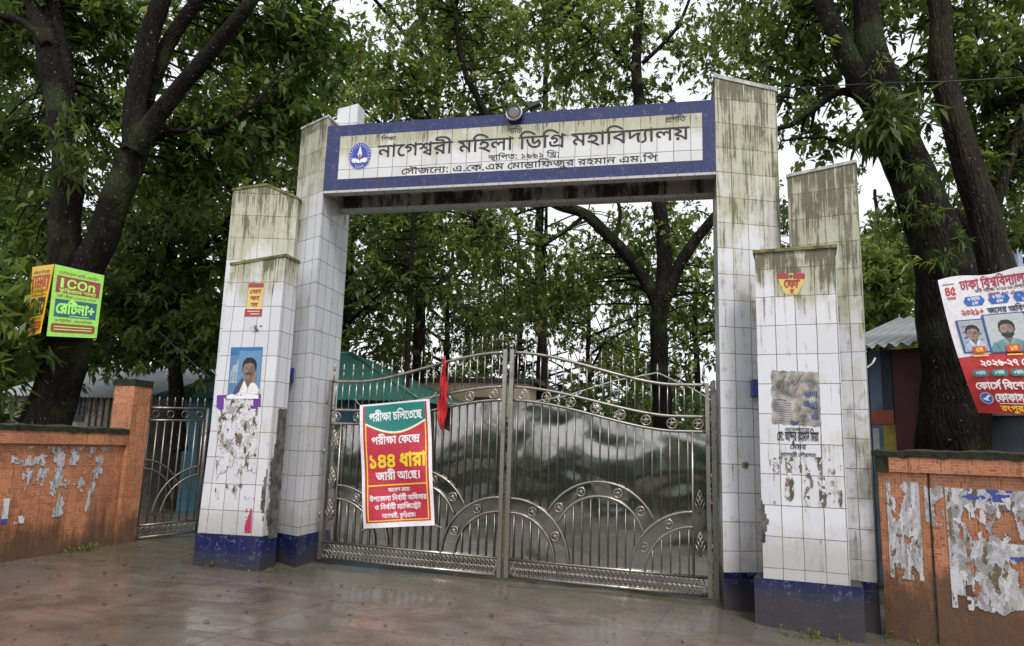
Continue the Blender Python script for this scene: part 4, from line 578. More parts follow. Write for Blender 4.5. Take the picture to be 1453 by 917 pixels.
# ------------------------------------------------------------------ more helpers
def atp(px, py, p0, n):
    d = FW * FPX + RT * (px - 726.5) - UP * (py - 458.5); n = Vector(n); p0 = Vector(p0)
    return CAM_POS + d * ((p0 - CAM_POS).dot(n) / d.dot(n))
class Face:
    """a vertical wall face through two ground points a, b (seen with b to the right); px() measures a photo point on it"""
    def __init__(s, a, b, off=0.0):
        s.d = Vector((b[0] - a[0], b[1] - a[1], 0)).normalized(); s.n = Vector((s.d.y, -s.d.x, 0)); s.p0 = Vector((a[0], a[1], 0)) + s.n * off
    def px(s, x, y): return atp(x, y, s.p0, s.n)
def plane_text(line, a, b, h, mat, parent, bold=0, lift=0.004, n=None, name='lettering'):
    """lettering on a wall: baseline from a to b, headline height h"""
    V, F, adv = text_geo(line, bold); a = Vector(a); b = Vector(b); d = b - a
    hh = 620.0 if line[0] > '\u0900' else 730.0
    n = Vector(n) if n is not None else Vector((d.y, -d.x, 0)).normalized()
    me = bpy.data.meshes.new(name); o = wloc(parent)
    me.from_pydata([tuple(a + d * (v[0] / adv) + Vector((0, 0, v[1] / hh * h)) + n * lift - o) for v in V], [], F); me.materials.append(mat); me.update()
    return link(name, me, parent)
def torn(name, p0, ex, ey, cell, keep, mats, which=None, parent=None, label=None, cat=None, group=None, lift=0.004):
    """ragged scrap of paper stuck on a surface. keep(u, v) in metres says where paper is left, which(u, v) picks its material"""
    p0, ex, ey = map(Vector, (p0, ex, ey)); W, H = ex.length, ey.length; n = ex.cross(ey).normalized()
    nx, ny = max(2, int(W / cell)), max(2, int(H / cell)); vid = {}; V = []; F = []; MI = []
    o = wloc(parent) if parent else p0 + ex / 2 + ey / 2
    def vert(i, j):
        if (i, j) not in vid:
            vid[i, j] = len(V); q = mnoise.noise(Vector((i * 0.9, j * 0.9, 7.7)))
            V.append(p0 + ex * (i + 0.45 * q) / nx + ey * (j + 0.45 * mnoise.noise(Vector((i * 0.9, j * 0.9, 2.2)))) / ny + n * (lift + 0.0015 * q) - o)
        return vid[i, j]
    for j in range(ny):
        for i in range(nx):
            u, v = (i + 0.5) / nx * W, (j + 0.5) / ny * H
            if keep(u, v):
                F.append([vert(i, j), vert(i + 1, j), vert(i + 1, j + 1), vert(i, j + 1)]); MI.append(which(u, v) if which else 0)
    me = bpy.data.meshes.new(name); me.from_pydata([tuple(v) for v in V], [], F)
    for m in mats: me.materials.append(m)
    me.polygons.foreach_set('material_index', MI); me.update()
    ob = link(name, me, parent, None if parent else o)
    if label: tag(ob, label, cat, group)
    return ob
def fbm(x, y, z=0.0, oct=4): return mnoise.fractal(Vector((x, y, z)), 0.9, 2.1, oct)
def grow(poly, e):
    """offset a counter-clockwise outline outwards by e"""
    n = len(poly); out = []
    for i in range(n):
        a, b, c = (Vector(poly[(i + k) % n]) for k in (-1, 0, 1)); d1 = (b - a).normalized(); d2 = (c - b).normalized()
        m = Vector((d1.y, -d1.x)) + Vector((d2.y, -d2.x)); out.append(tuple(b + m * (e / max(0.4, 1 + d1.dot(d2)))))
    return out

# ------------------------------------------------------------------ ground
def ground_mat():
    t = NT('wet_concrete_ground'); p = t.pos()
    n1 = t.noise(p, 0.55, 6, 0.6); n2 = t.noise(p, 2.6, 6, 0.62); n3 = t.noise(p, 22.0, 4, 0.6); st = t.noise(t.scale(p, (0.8, 3.2, 1)), 1.0, 5, 0.6)
    c = t.mix(t.ramp(n2, 0.3, 0.72), (0.07, 0.051, 0.038), (0.15, 0.116, 0.088))
    c = t.mix(t.math('MULTIPLY', t.ramp(n1, 0.42, 0.62), 0.55), c, (0.155, 0.138, 0.122))
    c = t.mix(t.math('MULTIPLY', t.ramp(n3, 0.58, 0.75), 0.5), c, (0.05, 0.04, 0.032))
    xyz = t.sep(p)
    # red mud washed over the road in the left foreground
    dx = t.math('MULTIPLY', t.math('ADD', xyz[0], 6.6), 0.42); dy = t.math('MULTIPLY', t.math('ADD', xyz[1], 3.7), 0.7)
    m = t.math('SUBTRACT', 1.0, t.math('SQRT', t.math('ADD', t.math('MULTIPLY', dx, dx), t.math('MULTIPLY', dy, dy))))
    m = t.ramp(t.math('ADD', m, t.math('MULTIPLY', t.math('SUBTRACT', n2, 0.5), 2.4)), 0.2, 0.75)
    c = t.mix(t.math('MULTIPLY', m, 0.62), c, t.mix(n3, (0.13, 0.062, 0.04), (0.21, 0.115, 0.08)))
    # green film along the foot of the pillars and walls
    fm = t.math('MULTIPLY', t.ramp(xyz[1], -1.3, -0.3), t.ramp(n2, 0.42, 0.6))
    c = t.mix(t.math('MULTIPLY', fm, 0.5), c, (0.06, 0.07, 0.03))
    # hair cracks and grit
    vc = t.n('TexVoronoi', {'Vector': t.n('VectorMath', {0: p, 1: t.scale(t.n('TexNoise', {'Vector': p, 'Scale': 1.6, 'Detail': 4.0}).outputs['Color'], (0.9, 0.9, 0))}, operation='ADD').outputs[0], 'Scale': 0.55}, feature='DISTANCE_TO_EDGE').outputs['Distance']
    ck = t.math('MULTIPLY', t.ramp(vc, 0.008, 0.001), 0.2)
    c = t.mix(ck, c, (0.03, 0.025, 0.02))
    n4 = t.noise(p, 90.0, 3, 0.7); c = t.mix(t.math('MULTIPLY', t.ramp(n4, 0.55, 0.72), 0.3), c, (0.22, 0.19, 0.16))
    # slab joints
    jt = t.n('TexBrick', {'Vector': t.n('Mapping', {'Vector': p, 'Rotation': (0, 0, R(7)), 'Location': (0.55, 0.1, 0)}).outputs[0], 'Scale': 1.0, 'Mortar Size': 0.01, 'Mortar Smooth': 0.6, 'Brick Width': 3.1, 'Row Height': 3.4}, offset=0.0).outputs['Fac']
    c = t.mix(t.math('MULTIPLY', jt, 0.5), c, (0.035, 0.03, 0.025))
    wet = t.ramp(t.math('ADD', t.math('MULTIPLY', n1, 0.6), t.math('MULTIPLY', st, 0.55)), 0.43, 0.62)
    rg = t.math('ADD', 0.44, t.math('MULTIPLY', wet, -0.28)); rg = t.math('ADD', rg, t.math('MULTIPLY', t.math('SUBTRACT', n3, 0.5), 0.16)); rg = t.math('ADD', rg, t.math('MULTIPLY', m, 0.18))
    h = t.math('ADD', t.math('MULTIPLY', t.math('ADD', n3, t.math('MULTIPLY', n4, 0.35)), t.math('SUBTRACT', 1.1, wet)), t.math('MULTIPLY', n2, 0.5)); h = t.math('SUBTRACT', h, ck)
    t.P(base=c, rough=rg, spec=0.6, normal=t.bump(t.math('SUBTRACT', h, t.math('MULTIPLY', jt, 0.4)), 0.36, 0.018))
    return t.m
M_ground = ground_mat()
def grid(name, xs, ys, zf, mat, kind='structure'):
    V = [(x, y, zf(x, y)) for y in ys for x in xs]; w = len(xs)
    F = [[j * w + i, j * w + i + 1, (j + 1) * w + i + 1, (j + 1) * w + i] for j in range(len(ys) - 1) for i in range(w - 1)]
    me = bpy.data.meshes.new(name); me.from_pydata(V, [], F); me.materials.append(mat)
    me.polygons.foreach_set('use_smooth', [True] * len(F)); me.update()
    return tag(link(name, me), kind=kind)
def rng_(a, b, n): return [a + (b - a) * i / n for i in range(n + 1)]
xs = [-400, -150, -60, -30] + rng_(-20, 12, 128) + [20, 40, 90, 200, 400]
ys = [-400, -120, -60, -30] + rng_(-18, 6, 120) + rng_(6.5, 40, 40) + [60, 120, 400]
def rough_gz(x, y):
    k = max(0, 1 - max(0, abs(x + 3) - 9) / 4) * max(0, 1 - max(0, abs(y + 3) - 6) / 4)
    return gz(x, y) + k * (0.012 * fbm(x * 0.9, y * 0.9) + 0.004 * fbm(x * 4, y * 4, 3))
grid('ground', xs, ys, rough_gz, M_ground)
def lawn_mat():
    t = NT('lawn_green'); p = t.pos(); n = t.noise(p, 3.0, 6, 0.7)
    t.P(base=t.mix(n, (0.03, 0.05, 0.012), (0.09, 0.13, 0.03)), rough=0.8, normal=t.bump(t.noise(p, 60.0, 3), 0.8, 0.03)); return t.m
M_lawn = lawn_mat()
grid('lawn', rng_(0.25, 12, 20), rng_(4.2, 16, 20), lambda x, y: gz(x, y) + 0.03, M_lawn)
grid('verge', rng_(-60, 60, 24), rng_(-40, -22.5, 8), lambda x, y: 0.05 + 0.03 * fbm(x, y), M_lawn)

# ------------------------------------------------------------------ entrance arch
M_tile_wr = tile_mat('white_tile_weathered', top=6.25, algae=1.25, drips=1.15, reach=3.4, bottom=0.4, patch=0.6)
M_tile_wl = tile_mat('white_tile_worn', top=6.0, algae=0.95, drips=0.85, reach=2.0, bottom=0.5, patch=0.3)
M_cap = plain('cement_cap', (0.42, 0.42, 0.38), 0.8, var=0.3, sc=9, bump=0.4)
M_conc = plain('stained_concrete', (0.10, 0.095, 0.085), 0.85, var=0.45, sc=7, bump=0.5)
M_blueL = marble_mat('blue_tile_base', dirt=0.33)
M_blueR = marble_mat('blue_tile_base_dark', base=(0.006, 0.007, 0.042), dirt=0.28)
M_blueS = marble_mat('blue_tile_border', base=(0.018, 0.028, 0.115), th=0.3, tw=0.2, flick=0.4)
M_blue_paint = plain('blue_paint', (0.03, 0.035, 0.2), 0.45, var=0.2)

arch = empty('entrance_arch', (-2.5, 0.4, 0.05), 'tall white tiled entrance arch with blue bordered Bengali name board across the top', 'entrance arch')
# right pillar: four tiles wide, its face turned slightly outwards
RP = [(0.0, 0.0), (0.745, 0.30), (0.745, 0.85), (0.0, 0.85)]
fr = Face(RP[0], RP[1]); zA = at(1014.5, 110, 1, 0).z; zB = fr.px(1101, 130).z
m = MB(); m.prism(RP, -0.2, [zA, zB, zB, zA], u0=0.0)
rp = m.build('pillar', M_tile_wr, arch)
m = MB(); m.prism(grow(RP, 0.012), [zA, zB, zB, zA], [zA + 0.05, zB + 0.05, zB + 0.05, zA + 0.05]); m.build('cap', M_cap, rp)
m = MB(); m.prism(grow(RP, 0.004), -0.25, 0.39); m.build('base', M_blueR, rp)
# left pillar
LP = [(-5.62, 0.33), (-5.05, 0.0), (-5.05, 0.85), (-5.62, 0.85)]
fl = Face(LP[0], LP[1]); zA = at(469, 166, 1, 0).z; zB = fl.px(428, 184).z
m = MB(); m.prism(LP, -0.2, [zB, zA, zA, zB], u0=0.06)
lp = m.build('pillar', M_tile_wl, arch)
m = MB(); m.prism(grow(LP, 0.01), [zB, zA, zA, zB], [zB + 0.03, zA + 0.03, zA + 0.03, zB + 0.03]); m.build('cap', M_cap, lp)
m = MB(); m.prism(grow(LP, 0.004), -0.2, 0.51); m.build('base', M_blueL, lp)
xl = at(479, 160, 1, 0.62).x; xr = at(508, 150, 1, 0.62).x; z1 = at(480, 155, 1, 0.62).z; z2 = at(508, 147, 1, 0.62).z
m = MB(); m.prism([(xl, 0.62), (xr, 0.62), (xr, 0.86), (xl, 0.86)], 5.6, [z1, z2, z2, z1])
m.build('rear_slab', tile_mat('white_tile_plain', top=12, algae=0.3, drips=0.2, patch=0.4), lp)
m = MB(); m.box((-5.6, 0.12, 2.42), (-5.36, 0.34, 2.6)); m.build('tie_beam', M_blue_paint, lp)
m = MB(); m.box((0.34, -0.06, 2.30), (0.56, 0.16, 2.48)); m.build('tie_beam', M_blue_paint, rp)
# beam with the name board
ZB0, ZB1 = 4.95, 5.865
m = MB()
m.prism([(-5.045, 0.0), (-0.002, 0.0), (-0.002, 0.13), (-5.045, 0.13)], ZB0, ZB1)
nb = m.build('name_board', M_blueS, arch)
m = MB(); m.box((-5.044, 0.133, 5.03), (-0.004, 0.52, ZB1 - 0.06)); 
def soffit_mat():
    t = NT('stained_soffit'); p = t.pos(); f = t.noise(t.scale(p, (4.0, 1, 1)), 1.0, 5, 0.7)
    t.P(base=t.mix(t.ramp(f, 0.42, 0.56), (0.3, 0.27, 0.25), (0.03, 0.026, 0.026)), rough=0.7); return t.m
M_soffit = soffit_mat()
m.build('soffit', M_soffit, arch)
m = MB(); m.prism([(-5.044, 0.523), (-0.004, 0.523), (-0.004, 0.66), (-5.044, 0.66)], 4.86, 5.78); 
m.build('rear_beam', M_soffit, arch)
m = MB(); m.box((-5.04, 0.515, 4.835), (-0.006, 0.665, 4.875)); m.box((-5.04, -0.006, 4.915), (-0.006, 0.13, 4.947)); m.build('beam_lip', tile_mat('white_tile_lip', top=9, algae=0.4, drips=0.5, base=(0.5, 0.48, 0.46)), arch)
# white field of the name board
M_sign = tile_mat('sign_white_tile', base=(0.70, 0.695, 0.69), tw=0.2, th=0.29, top=5.78, algae=0.9, drips=0.3, reach=0.6, off=(0.03, -0.02), patch=0.1)
c = [at(479.5, 255, 1, -0.004), at(996.5, 227, 1, -0.004), at(996.4, 159.5, 1, -0.004), at(482.7, 194.5, 1, -0.004)]
zl = (c[0].z + c[1].z) / 2; zh = (c[2].z + c[3].z) / 2; x0 = (c[0].x + c[3].x) / 2; x1 = (c[1].x + c[2].x) / 2
m = MB(); m.prism([(x0, -0.004), (x1, -0.004), (x1, 0.002), (x0, 0.002)], zl, zh); m.build('white_field', M_sign, nb)
K_black = ink((0.018, 0.017, 0.018), 0.4)
def sgn(line, p, q, hh, bold=0):
    a = at(p[0], p[1], 1, -0.004); b = at(q[0], q[1], 1, -0.004)
    z = (a.z + b.z) / 2; a.z = z; b.z = z
    plane_text(line, a, b, hh, K_black, nb, bold, 0.003)
sgn('নাগেশ্বরী মহিলা ডিগ্রি মহাবিদ্যালয়', (536, 224), (978, 197), 0.16, 10)
sgn('শিক্ষা', (541, 200), (562, 199), 0.05, 8)
sgn('শান্তি', (720, 189), (741, 188), 0.06, 8)
sgn('প্রগতি', (944, 173.5), (973, 172), 0.062, 8)
sgn('স্থাপিত: ১৯৯১ খ্রি:', (693, 228), (794, 221.5), 0.062, 10)
sgn('সৌজন্যে: এ.কে.এম মোস্তাফিজুর রহমান এম.পি', (569, 248), (933, 228), 0.075, 10)
# oval emblem: blue disc, pale rim, open book under a pen nib with a red flame
ec = at(511, 221.5, 1, -0.004); erx = 0.158; erz = 0.19
def emblem():
    b = Board('emblem', None, None, ec + Vector((-erx, -.004, -erz)), ec + Vector((erx, -.004, -erz)), ec + Vector((erx, -.004, erz)), ec + Vector((-erx, -.004, erz)), ink((0.75, 0.72, 0.78)), 0.003, parent=nb)
    bpy.data.objects.remove(b.ob)
    def put(nm, fn, *a): 
        b.ob = nb; return fn(nm, *a)
    blue, white, red = ink((0.04, 0.06, 0.36)), ink((0.78, 0.78, 0.8)), ink((0.45, 0.05, 0.06))
    put('emblem', b.ell, .5, .5, .5, .5, ink((0.62, 0.6, 0.72))); put('emblem_ring', b.ell, .5, .5, .485, .485, blue); put('emblem_line', b.ell, .5, .5, .36, .36, ink((0.5, 0.5, 0.7))); put('emblem_disc', b.ell, .5, .5, .35, .35, blue)
    for k in range(17):
        a = R(205 - k * 14.4)
        b.ell('emblem_letter', .5 + .42 * math.cos(a), .5 + .42 * math.sin(a), .02, .028, white, 8)
    for k in range(5):
        a = R(-112 + k * 11)
        b.ell('emblem_letter', .5 + .42 * math.cos(a), .5 + .42 * math.sin(a), .02, .028, white, 8)
    put('emblem_book', b.poly, [(.5, .22), (.33, .26), (.2, .24), (.14, .4), (.3, .42), (.5, .34), (.7, .42), (.86, .4), (.8, .24), (.67, .26)], white)
    put('emblem_book_fold', b.poly, [(.492, .22), (.508, .22), (.508, .34), (.492, .34)], blue)
    put('emblem_nib', b.poly, [(.5, .86), (.44, .68), (.4, .56), (.46, .4), (.54, .4), (.6, .56), (.56, .68)], white)
    put('emblem_flame', b.poly, [(.5, .62), (.45, .5), (.47, .34), (.53, .34), (.55, .5)], red)
emblem()
# round floodlight on top of the beam
fc = at(729.5, 161, 1, -0.06)
fl_o = empty('floodlight', fc, 'round dark metal floodlight fixed above the middle of the name board', 'lamp')
M_dark = plain('dark_metal', (0.05, 0.05, 0.052), 0.45, 0.5, var=0.2); M_gal = plain('grey_metal', (0.3, 0.3, 0.3), 0.4, 0.7)
ax = Vector((0.08, -1, -0.12)).normalized()
m = MB(); m.lathe(fc - ax * 0.13, [(0.03, 0), (0.085, 0.0), (0.1, 0.05), (0.108, 0.13), (0.112, 0.15)], 20, ax=ax); m.build('housing', M_dark, fl_o)
m = MB(); m.tube([fc + ax * 0.021 + (Vector((1, 0, 0)) * math.cos(a * 0.2618) + Vector((0, 0.1, 1)).normalized() * math.sin(a * 0.2618)) * 0.1 for a in range(24)], 0.013, 6, closed=True); m.build('rim', M_gal, fl_o)
m = MB(); m.lathe(fc + ax * 0.018, [(0.001, 0.006), (0.05, 0.004), (0.095, 0.0)], 20, ax=ax); m.build('lens', plain('lamp_glass', (0.16, 0.15, 0.14), 0.12), fl_o)
m = MB(); m.obox(fc + Vector((-0.14, 0.06, -0.02)), (0.02, 0, 0), (0, 0.03, 0), (0, 0, 0.04)); m.cyl(fc + Vector((0, 0.1, -0.01)), fc + Vector((0, 0.16, -0.09)), 0.02); m.obox(fc + Vector((-.1, .1, -.115)), (.2, 0, 0), (0, .1, 0), (0, 0, .03)); m.build('bracket', M_dark, fl_o)
fb = at(752, 155, 1, 0.3)
m = MB(); m.tube([fb + Vector(v) for v in ((-.12, 0, -.08), (-.05, 0, 0), (.06, 0, .03), (.12, .03, .05))], 0.02, 6); m.obox(fb + Vector((0, -.05, 0)), (.14, 0, .05), (0, .1, 0), (-.01, 0, .05))
tag(m.build('security_camera', M_dark, None, fb), 'small dark camera on a bent bracket just right of the round floodlight', 'camera')

# ------------------------------------------------------------------ wing pillars
def wing(name, label, poly, ptop, z0, tops, mat, basemat, zbase, basepoly=None, capmat=None, over=0.012, capt=0.035, u0=0.0):
    cx = sum(p[0] for p in poly) / len(poly); cy = sum(p[1] for p in poly) / len(poly)
    t = empty(name, (cx, cy, 0.05), label, 'pillar')
    m = MB(); m.prism(poly, z0, tops, ptop=ptop, u0=u0); m.build('shaft', mat, t)
    m = MB(); m.prism(grow(ptop, over), tops, [z + capt for z in tops]); m.build('cap', capmat or M_cap, t)
    m = MB(); m.prism(basepoly or grow(poly, 0.004), z0 - 0.05, zbase); m.build('base', basemat, t)
    return t
M_wl1 = tile_mat('white_tile_left_wing', top=4.0, algae=0.9, drips=0.8, reach=0.9, bottom=0.5, off=(0.06, 0.1), patch=0.0)
M_wl2 = tile_mat('white_tile_left_rear', top=5.05, algae=1.4, drips=0.9, reach=1.6, bottom=0.3, patch=0.3)
M_wr1 = tile_mat('white_tile_right_wing', top=3.85, algae=1.15, drips=1.25, reach=0.85, bottom=0.6, off=(0.0, 0.08), patch=0.0, base=(0.70, 0.70, 0.725))
M_wr2 = tile_mat('white_tile_right_rear', top=5.0, algae=1.6, drips=1.35, reach=2.4, bottom=0.5, patch=0.9)
M_mosscap = plain('mossy_cap', (0.17, 0.16, 0.06), 0.9, var=0.4, sc=12, bump=0.6)
YL = -0.47
wl1 = wing('wing_pillar', 'shorter front pillar left of the arch with portrait poster and torn white paper', [(-6.13, YL), (-5.26, YL), (-5.26, -0.12), (-6.13, -0.12)], [(-6.0, YL), (-5.25, YL), (-5.25, -0.12), (-6.0, -0.12)], 0.0,
     [at(328, 377, 1, YL).z, at(405, 364, 1, YL).z] * 1 + [at(405, 364, 1, YL).z, at(328, 377, 1, YL).z], M_wl1, M_blueL, 0.545, capmat=M_mosscap)
Lb = [(-6.32, -0.10), (-5.47, 0.12), (-5.53, 0.40), (-6.38, 0.18)]
zt = [at(330, 271, 1, -0.1).z, at(411, 284, 1, 0.12).z]; zp = at(371, 264, 1, 0.01).z
Lmid = ((Lb[0][0] + Lb[1][0]) / 2, (Lb[0][1] + Lb[1][1]) / 2); Lmid2 = ((Lb[2][0] + Lb[3][0]) / 2, (Lb[2][1] + Lb[3][1]) / 2)
Lp6 = [Lb[0], Lmid, Lb[1], Lb[2], Lmid2, Lb[3]]
wl2 = wing('wing_pillar', 'mossy pointed rear pillar left of the arch, rising behind the shorter postered one', Lp6, Lp6, 0.0, [zt[0], zp, zt[1], zt[1], zp, zt[0]], M_wl2, M_blueL, 0.55, capmat=M_mosscap)
FR1 = Face((0.36, -0.46), (1.15, -0.61))
ztop = FR1.px(1125, 356).z
wr1 = wing('wing_pillar', 'shorter front pillar right of the arch with a grey poster and wide dark base', [(0.36, -0.46), (1.15, -0.61), (1.20, -0.30), (0.41, -0.15)], [(0.36, -0.46), (1.15, -0.61), (1.20, -0.30), (0.41, -0.15)], -0.1,
     [ztop, ztop, ztop, ztop], M_wr1, marble_mat('dark_blue_plinth', base=(0.011, 0.018, 0.08), dirt=0.36, flick=0.7), 0.425, basepoly=[(0.27, -0.45), (1.25, -0.66), (1.32, -0.22), (0.34, -0.08)], capmat=M_mosscap, over=0.02)
FR2 = Face((0.80, 0.06), (1.50, -0.14))
Rb = [(0.80, 0.06), (1.50, -0.14), (1.58, 0.14), (0.88, 0.34)]
wr2 = wing('wing_pillar', 'stained rear pillar right of the arch with slanted top, beside the orange wall', Rb, Rb, -0.15, [FR2.px(1117, 252).z, FR2.px(1206, 232).z, FR2.px(1206, 232).z, FR2.px(1117, 252).z], M_wr2, M_blueR, 0.40)
# raw concrete where the tiles have broken away
torn('broken_edge', (-5.253, YL + 0.01, 0.5), (0, 0.33, 0), (0, 0, 1.55), 0.025, lambda u, v: u > 0.05 + 0.06 * fbm(v * 5, u * 5) + 0.09 * abs(v - 0.7), [M_conc], parent=wl1)
torn('broken_edge', (-5.36, YL, 0.72), (0.11, 0, 0), (0, 0, 0.6), 0.018, lambda u, v: u > 0.05 + 0.16 * abs(v - 0.3) + 0.03 * fbm(v * 9, u * 9), [M_conc], parent=wl1)
e0 = FR1.px(1081, 770); torn('broken_edge', e0, FR1.d * 0.09, (0, 0, 0.42), 0.018, lambda u, v: u < 0.075 - 0.3 * abs(v - 0.19) + 0.02 * fbm(v * 9, u * 9), [M_conc], parent=wr1)

# ------------------------------------------------------------------ orange tiled boundary walls
M_orange = mosaic_mat('orange_mosaic_tile')
M_moss = plain('black_moss', (0.022, 0.024, 0.01), 0.95, var=0.5, sc=14, bump=0.9)
def mossy(bm_lo, bm_hi, parent, seed, name='moss_top', a=None, d=None, L=None, w=None, z=None):
    """uneven growth along the top of a wall: strip from point a along unit d, length L, width w"""
    n = int(L / 0.06); V = []; F = []; o = wloc(parent); nn = Vector((-d.y, d.x, 0))
    for i in range(n + 1):
        k = 0.5 + 0.5 * fbm(i * 0.21 + seed, 1.0); g = 0.015 + 0.05 * max(0, k)
        ring = [(-0.012, -0.03 - 0.03 * max(0, fbm(i * 0.5, seed))), (-0.016, g * 0.7), (w * 0.35, g * 1.15), (w * 0.7, g), (w + 0.012, g * 0.5), (w + 0.01, -0.02)]
        for q, h in ring: V.append(tuple(a + d * (L * i / n) + nn * q + Vector((0, 0, z + h)) - o))
    for i in range(n):
        for j in range(5): F.append([i * 6 + j, (i + 1) * 6 + j, (i + 1) * 6 + j + 1, i * 6 + j + 1][::-1])
    F += [[0, 1, 2, 3, 4, 5], [n * 6 + k for k in (5, 4, 3, 2, 1, 0)]]
    me = bpy.data.meshes.new(name); me.from_pydata(V, [], F); me.materials.append(M_moss); me.update(); return link(name, me, parent)
# left: runs toward the camera from the brick post by the side gate
lw = empty('boundary_wall', (-8.0, -2.5, 0.2), 'orange mosaic tiled wall left of the small side gate with white paper scraps', 'wall')
m = MB(); m.prism([(-8.12, -5.2), (-7.9, -5.2), (-7.9, 0.3), (-8.12, 0.3)], 0.0, 1.56, u0=-0.22); m.build('wall_panel', M_orange, lw)
m = MB(); m.prism([(-8.17, -5.2), (-7.85, -5.2), (-7.85, 0.3), (-8.17, 0.3)], 1.545, 1.72); m.build('coping', M_orange, lw)
mossy(0, 0, lw, 3.0, a=Vector((-7.85, -5.2, 0)), d=Vector((0, 1, 0)), L=5.5, w=0.32, z=1.725)
m = MB(); m.prism([(-8.16, 0.31), (-7.84, 0.31), (-7.84, 0.66), (-8.16, 0.66)], 0.0, 2.36); m.build('end_post', M_orange, lw)
m = MB(); m.prism(grow([(-8.16, 0.31), (-7.84, 0.31), (-7.84, 0.66), (-8.16, 0.66)], 0.012), 2.363, 2.45); m.build('post_cap', M_moss, lw)
# right: leaves the wing pillar and comes towards the camera
RW0 = Vector((1.53, -0.27, 0)); RWd = Vector((0.82, -0.572, 0)).normalized(); RWn = Vector((-RWd.y, RWd.x, 0))   # RWn points away from the road
def rw(a, b, o): v = RW0 + RWd * a + RWn * o; return (v.x, v.y)
rwo = empty('boundary_wall', RW0 + RWd * 2, 'orange mosaic tiled wall at the right with large torn white posters', 'wall')
zt = 1.70
m = MB(); m.prism([rw(0, 0, 0), rw(4.5, 0, 0), rw(4.5, 0, .24), rw(0, 0, .24)], -0.35, zt - 0.17); m.build('wall_panel', M_orange, rwo)
m = MB(); m.prism([rw(0.0, 0, -.05), rw(4.5, 0, -.05), rw(4.5, 0, .29), rw(0.0, 0, .29)], zt - 0.175, zt); m.build('coping', M_orange, rwo)
mossy(0, 0, rwo, 9.0, a=RW0 + RWd * -0.03 + RWn * -0.05, d=RWd, L=4.53, w=0.34, z=zt + 0.003)
m = MB(); m.prism([rw(0.47, 0, -.012), rw(0.485, 0, -.012), rw(0.485, 0, .0), rw(0.47, 0, .0)], -0.3, zt - 0.18); m.prism([rw(0.0, 0, -.058), rw(0.13, 0, -.058), rw(0.13, 0, -.045), rw(0.0, 0, -.045)], zt - 0.18, zt + 0.0); m.build('dark_joint', M_moss, rwo)
# ------------------------------------------------------------------ steel gate
M_steel = steel_mat('stainless_steel', (0.38, 0.345, 0.30), 0.28, 0.7)
M_steel2 = steel_mat('weathered_steel', (0.26, 0.235, 0.205), 0.36, 0.7)
def sheet_mat():
    t = NT('polished_steel_sheet'); p = t.n('TexCoord').outputs['Object']
    w = t.noise(t.scale(p, (1.0, 1, 1.25)), 1.25, 1, 0.4, 0.5); w2 = t.noise(p, 4.0, 2, 0.4)
    g = t.noise(t.scale(p, (3, 1, 1.2)), 2.0, 5, 0.65)
    gr = t.math('MULTIPLY', t.ramp(g, 0.5, 0.8), 0.4)
    h = t.math('ADD', w, t.math('MULTIPLY', w2, 0.1))
    t.P(base=t.mix(gr, (0.385, 0.375, 0.35), (0.2, 0.18, 0.155)), metal=0.96, rough=t.math('ADD', 0.03, t.math('MULTIPLY', g, 0.1)), normal=t.bump(h, 1.0, 0.03))
    return t.m
M_sheet = sheet_mat()
YG = 0.42
def star_medallion(c, parent, mat, r=0.052, tilt=0.0):
    m = MB()
    m.tube([c + Vector((math.cos(a * math.pi / 9) * r, -0.012, math.sin(a * math.pi / 9) * r)) for a in range(18)], 0.008, 5, closed=True)
    for k in range(5):
        a = tilt + k * 2 * math.pi / 5 + math.pi / 2
        tip = c + Vector((math.cos(a) * r, -0.014, math.sin(a) * r))
        s1 = c + Vector((math.cos(a + .63) * r * .3, -0.02, math.sin(a + .63) * r * .3)); s2 = c + Vector((math.cos(a - .63) * r * .3, -0.02, math.sin(a - .63) * r * .3))
        m.face([s2, tip, s1, c + Vector((0, -0.028, 0))]) if False else (m.face([c + Vector((0, -.03, 0)), s2, tip]), m.face([c + Vector((0, -.03, 0)), tip, s1]))
    return m.build('star_medallion', mat, parent)
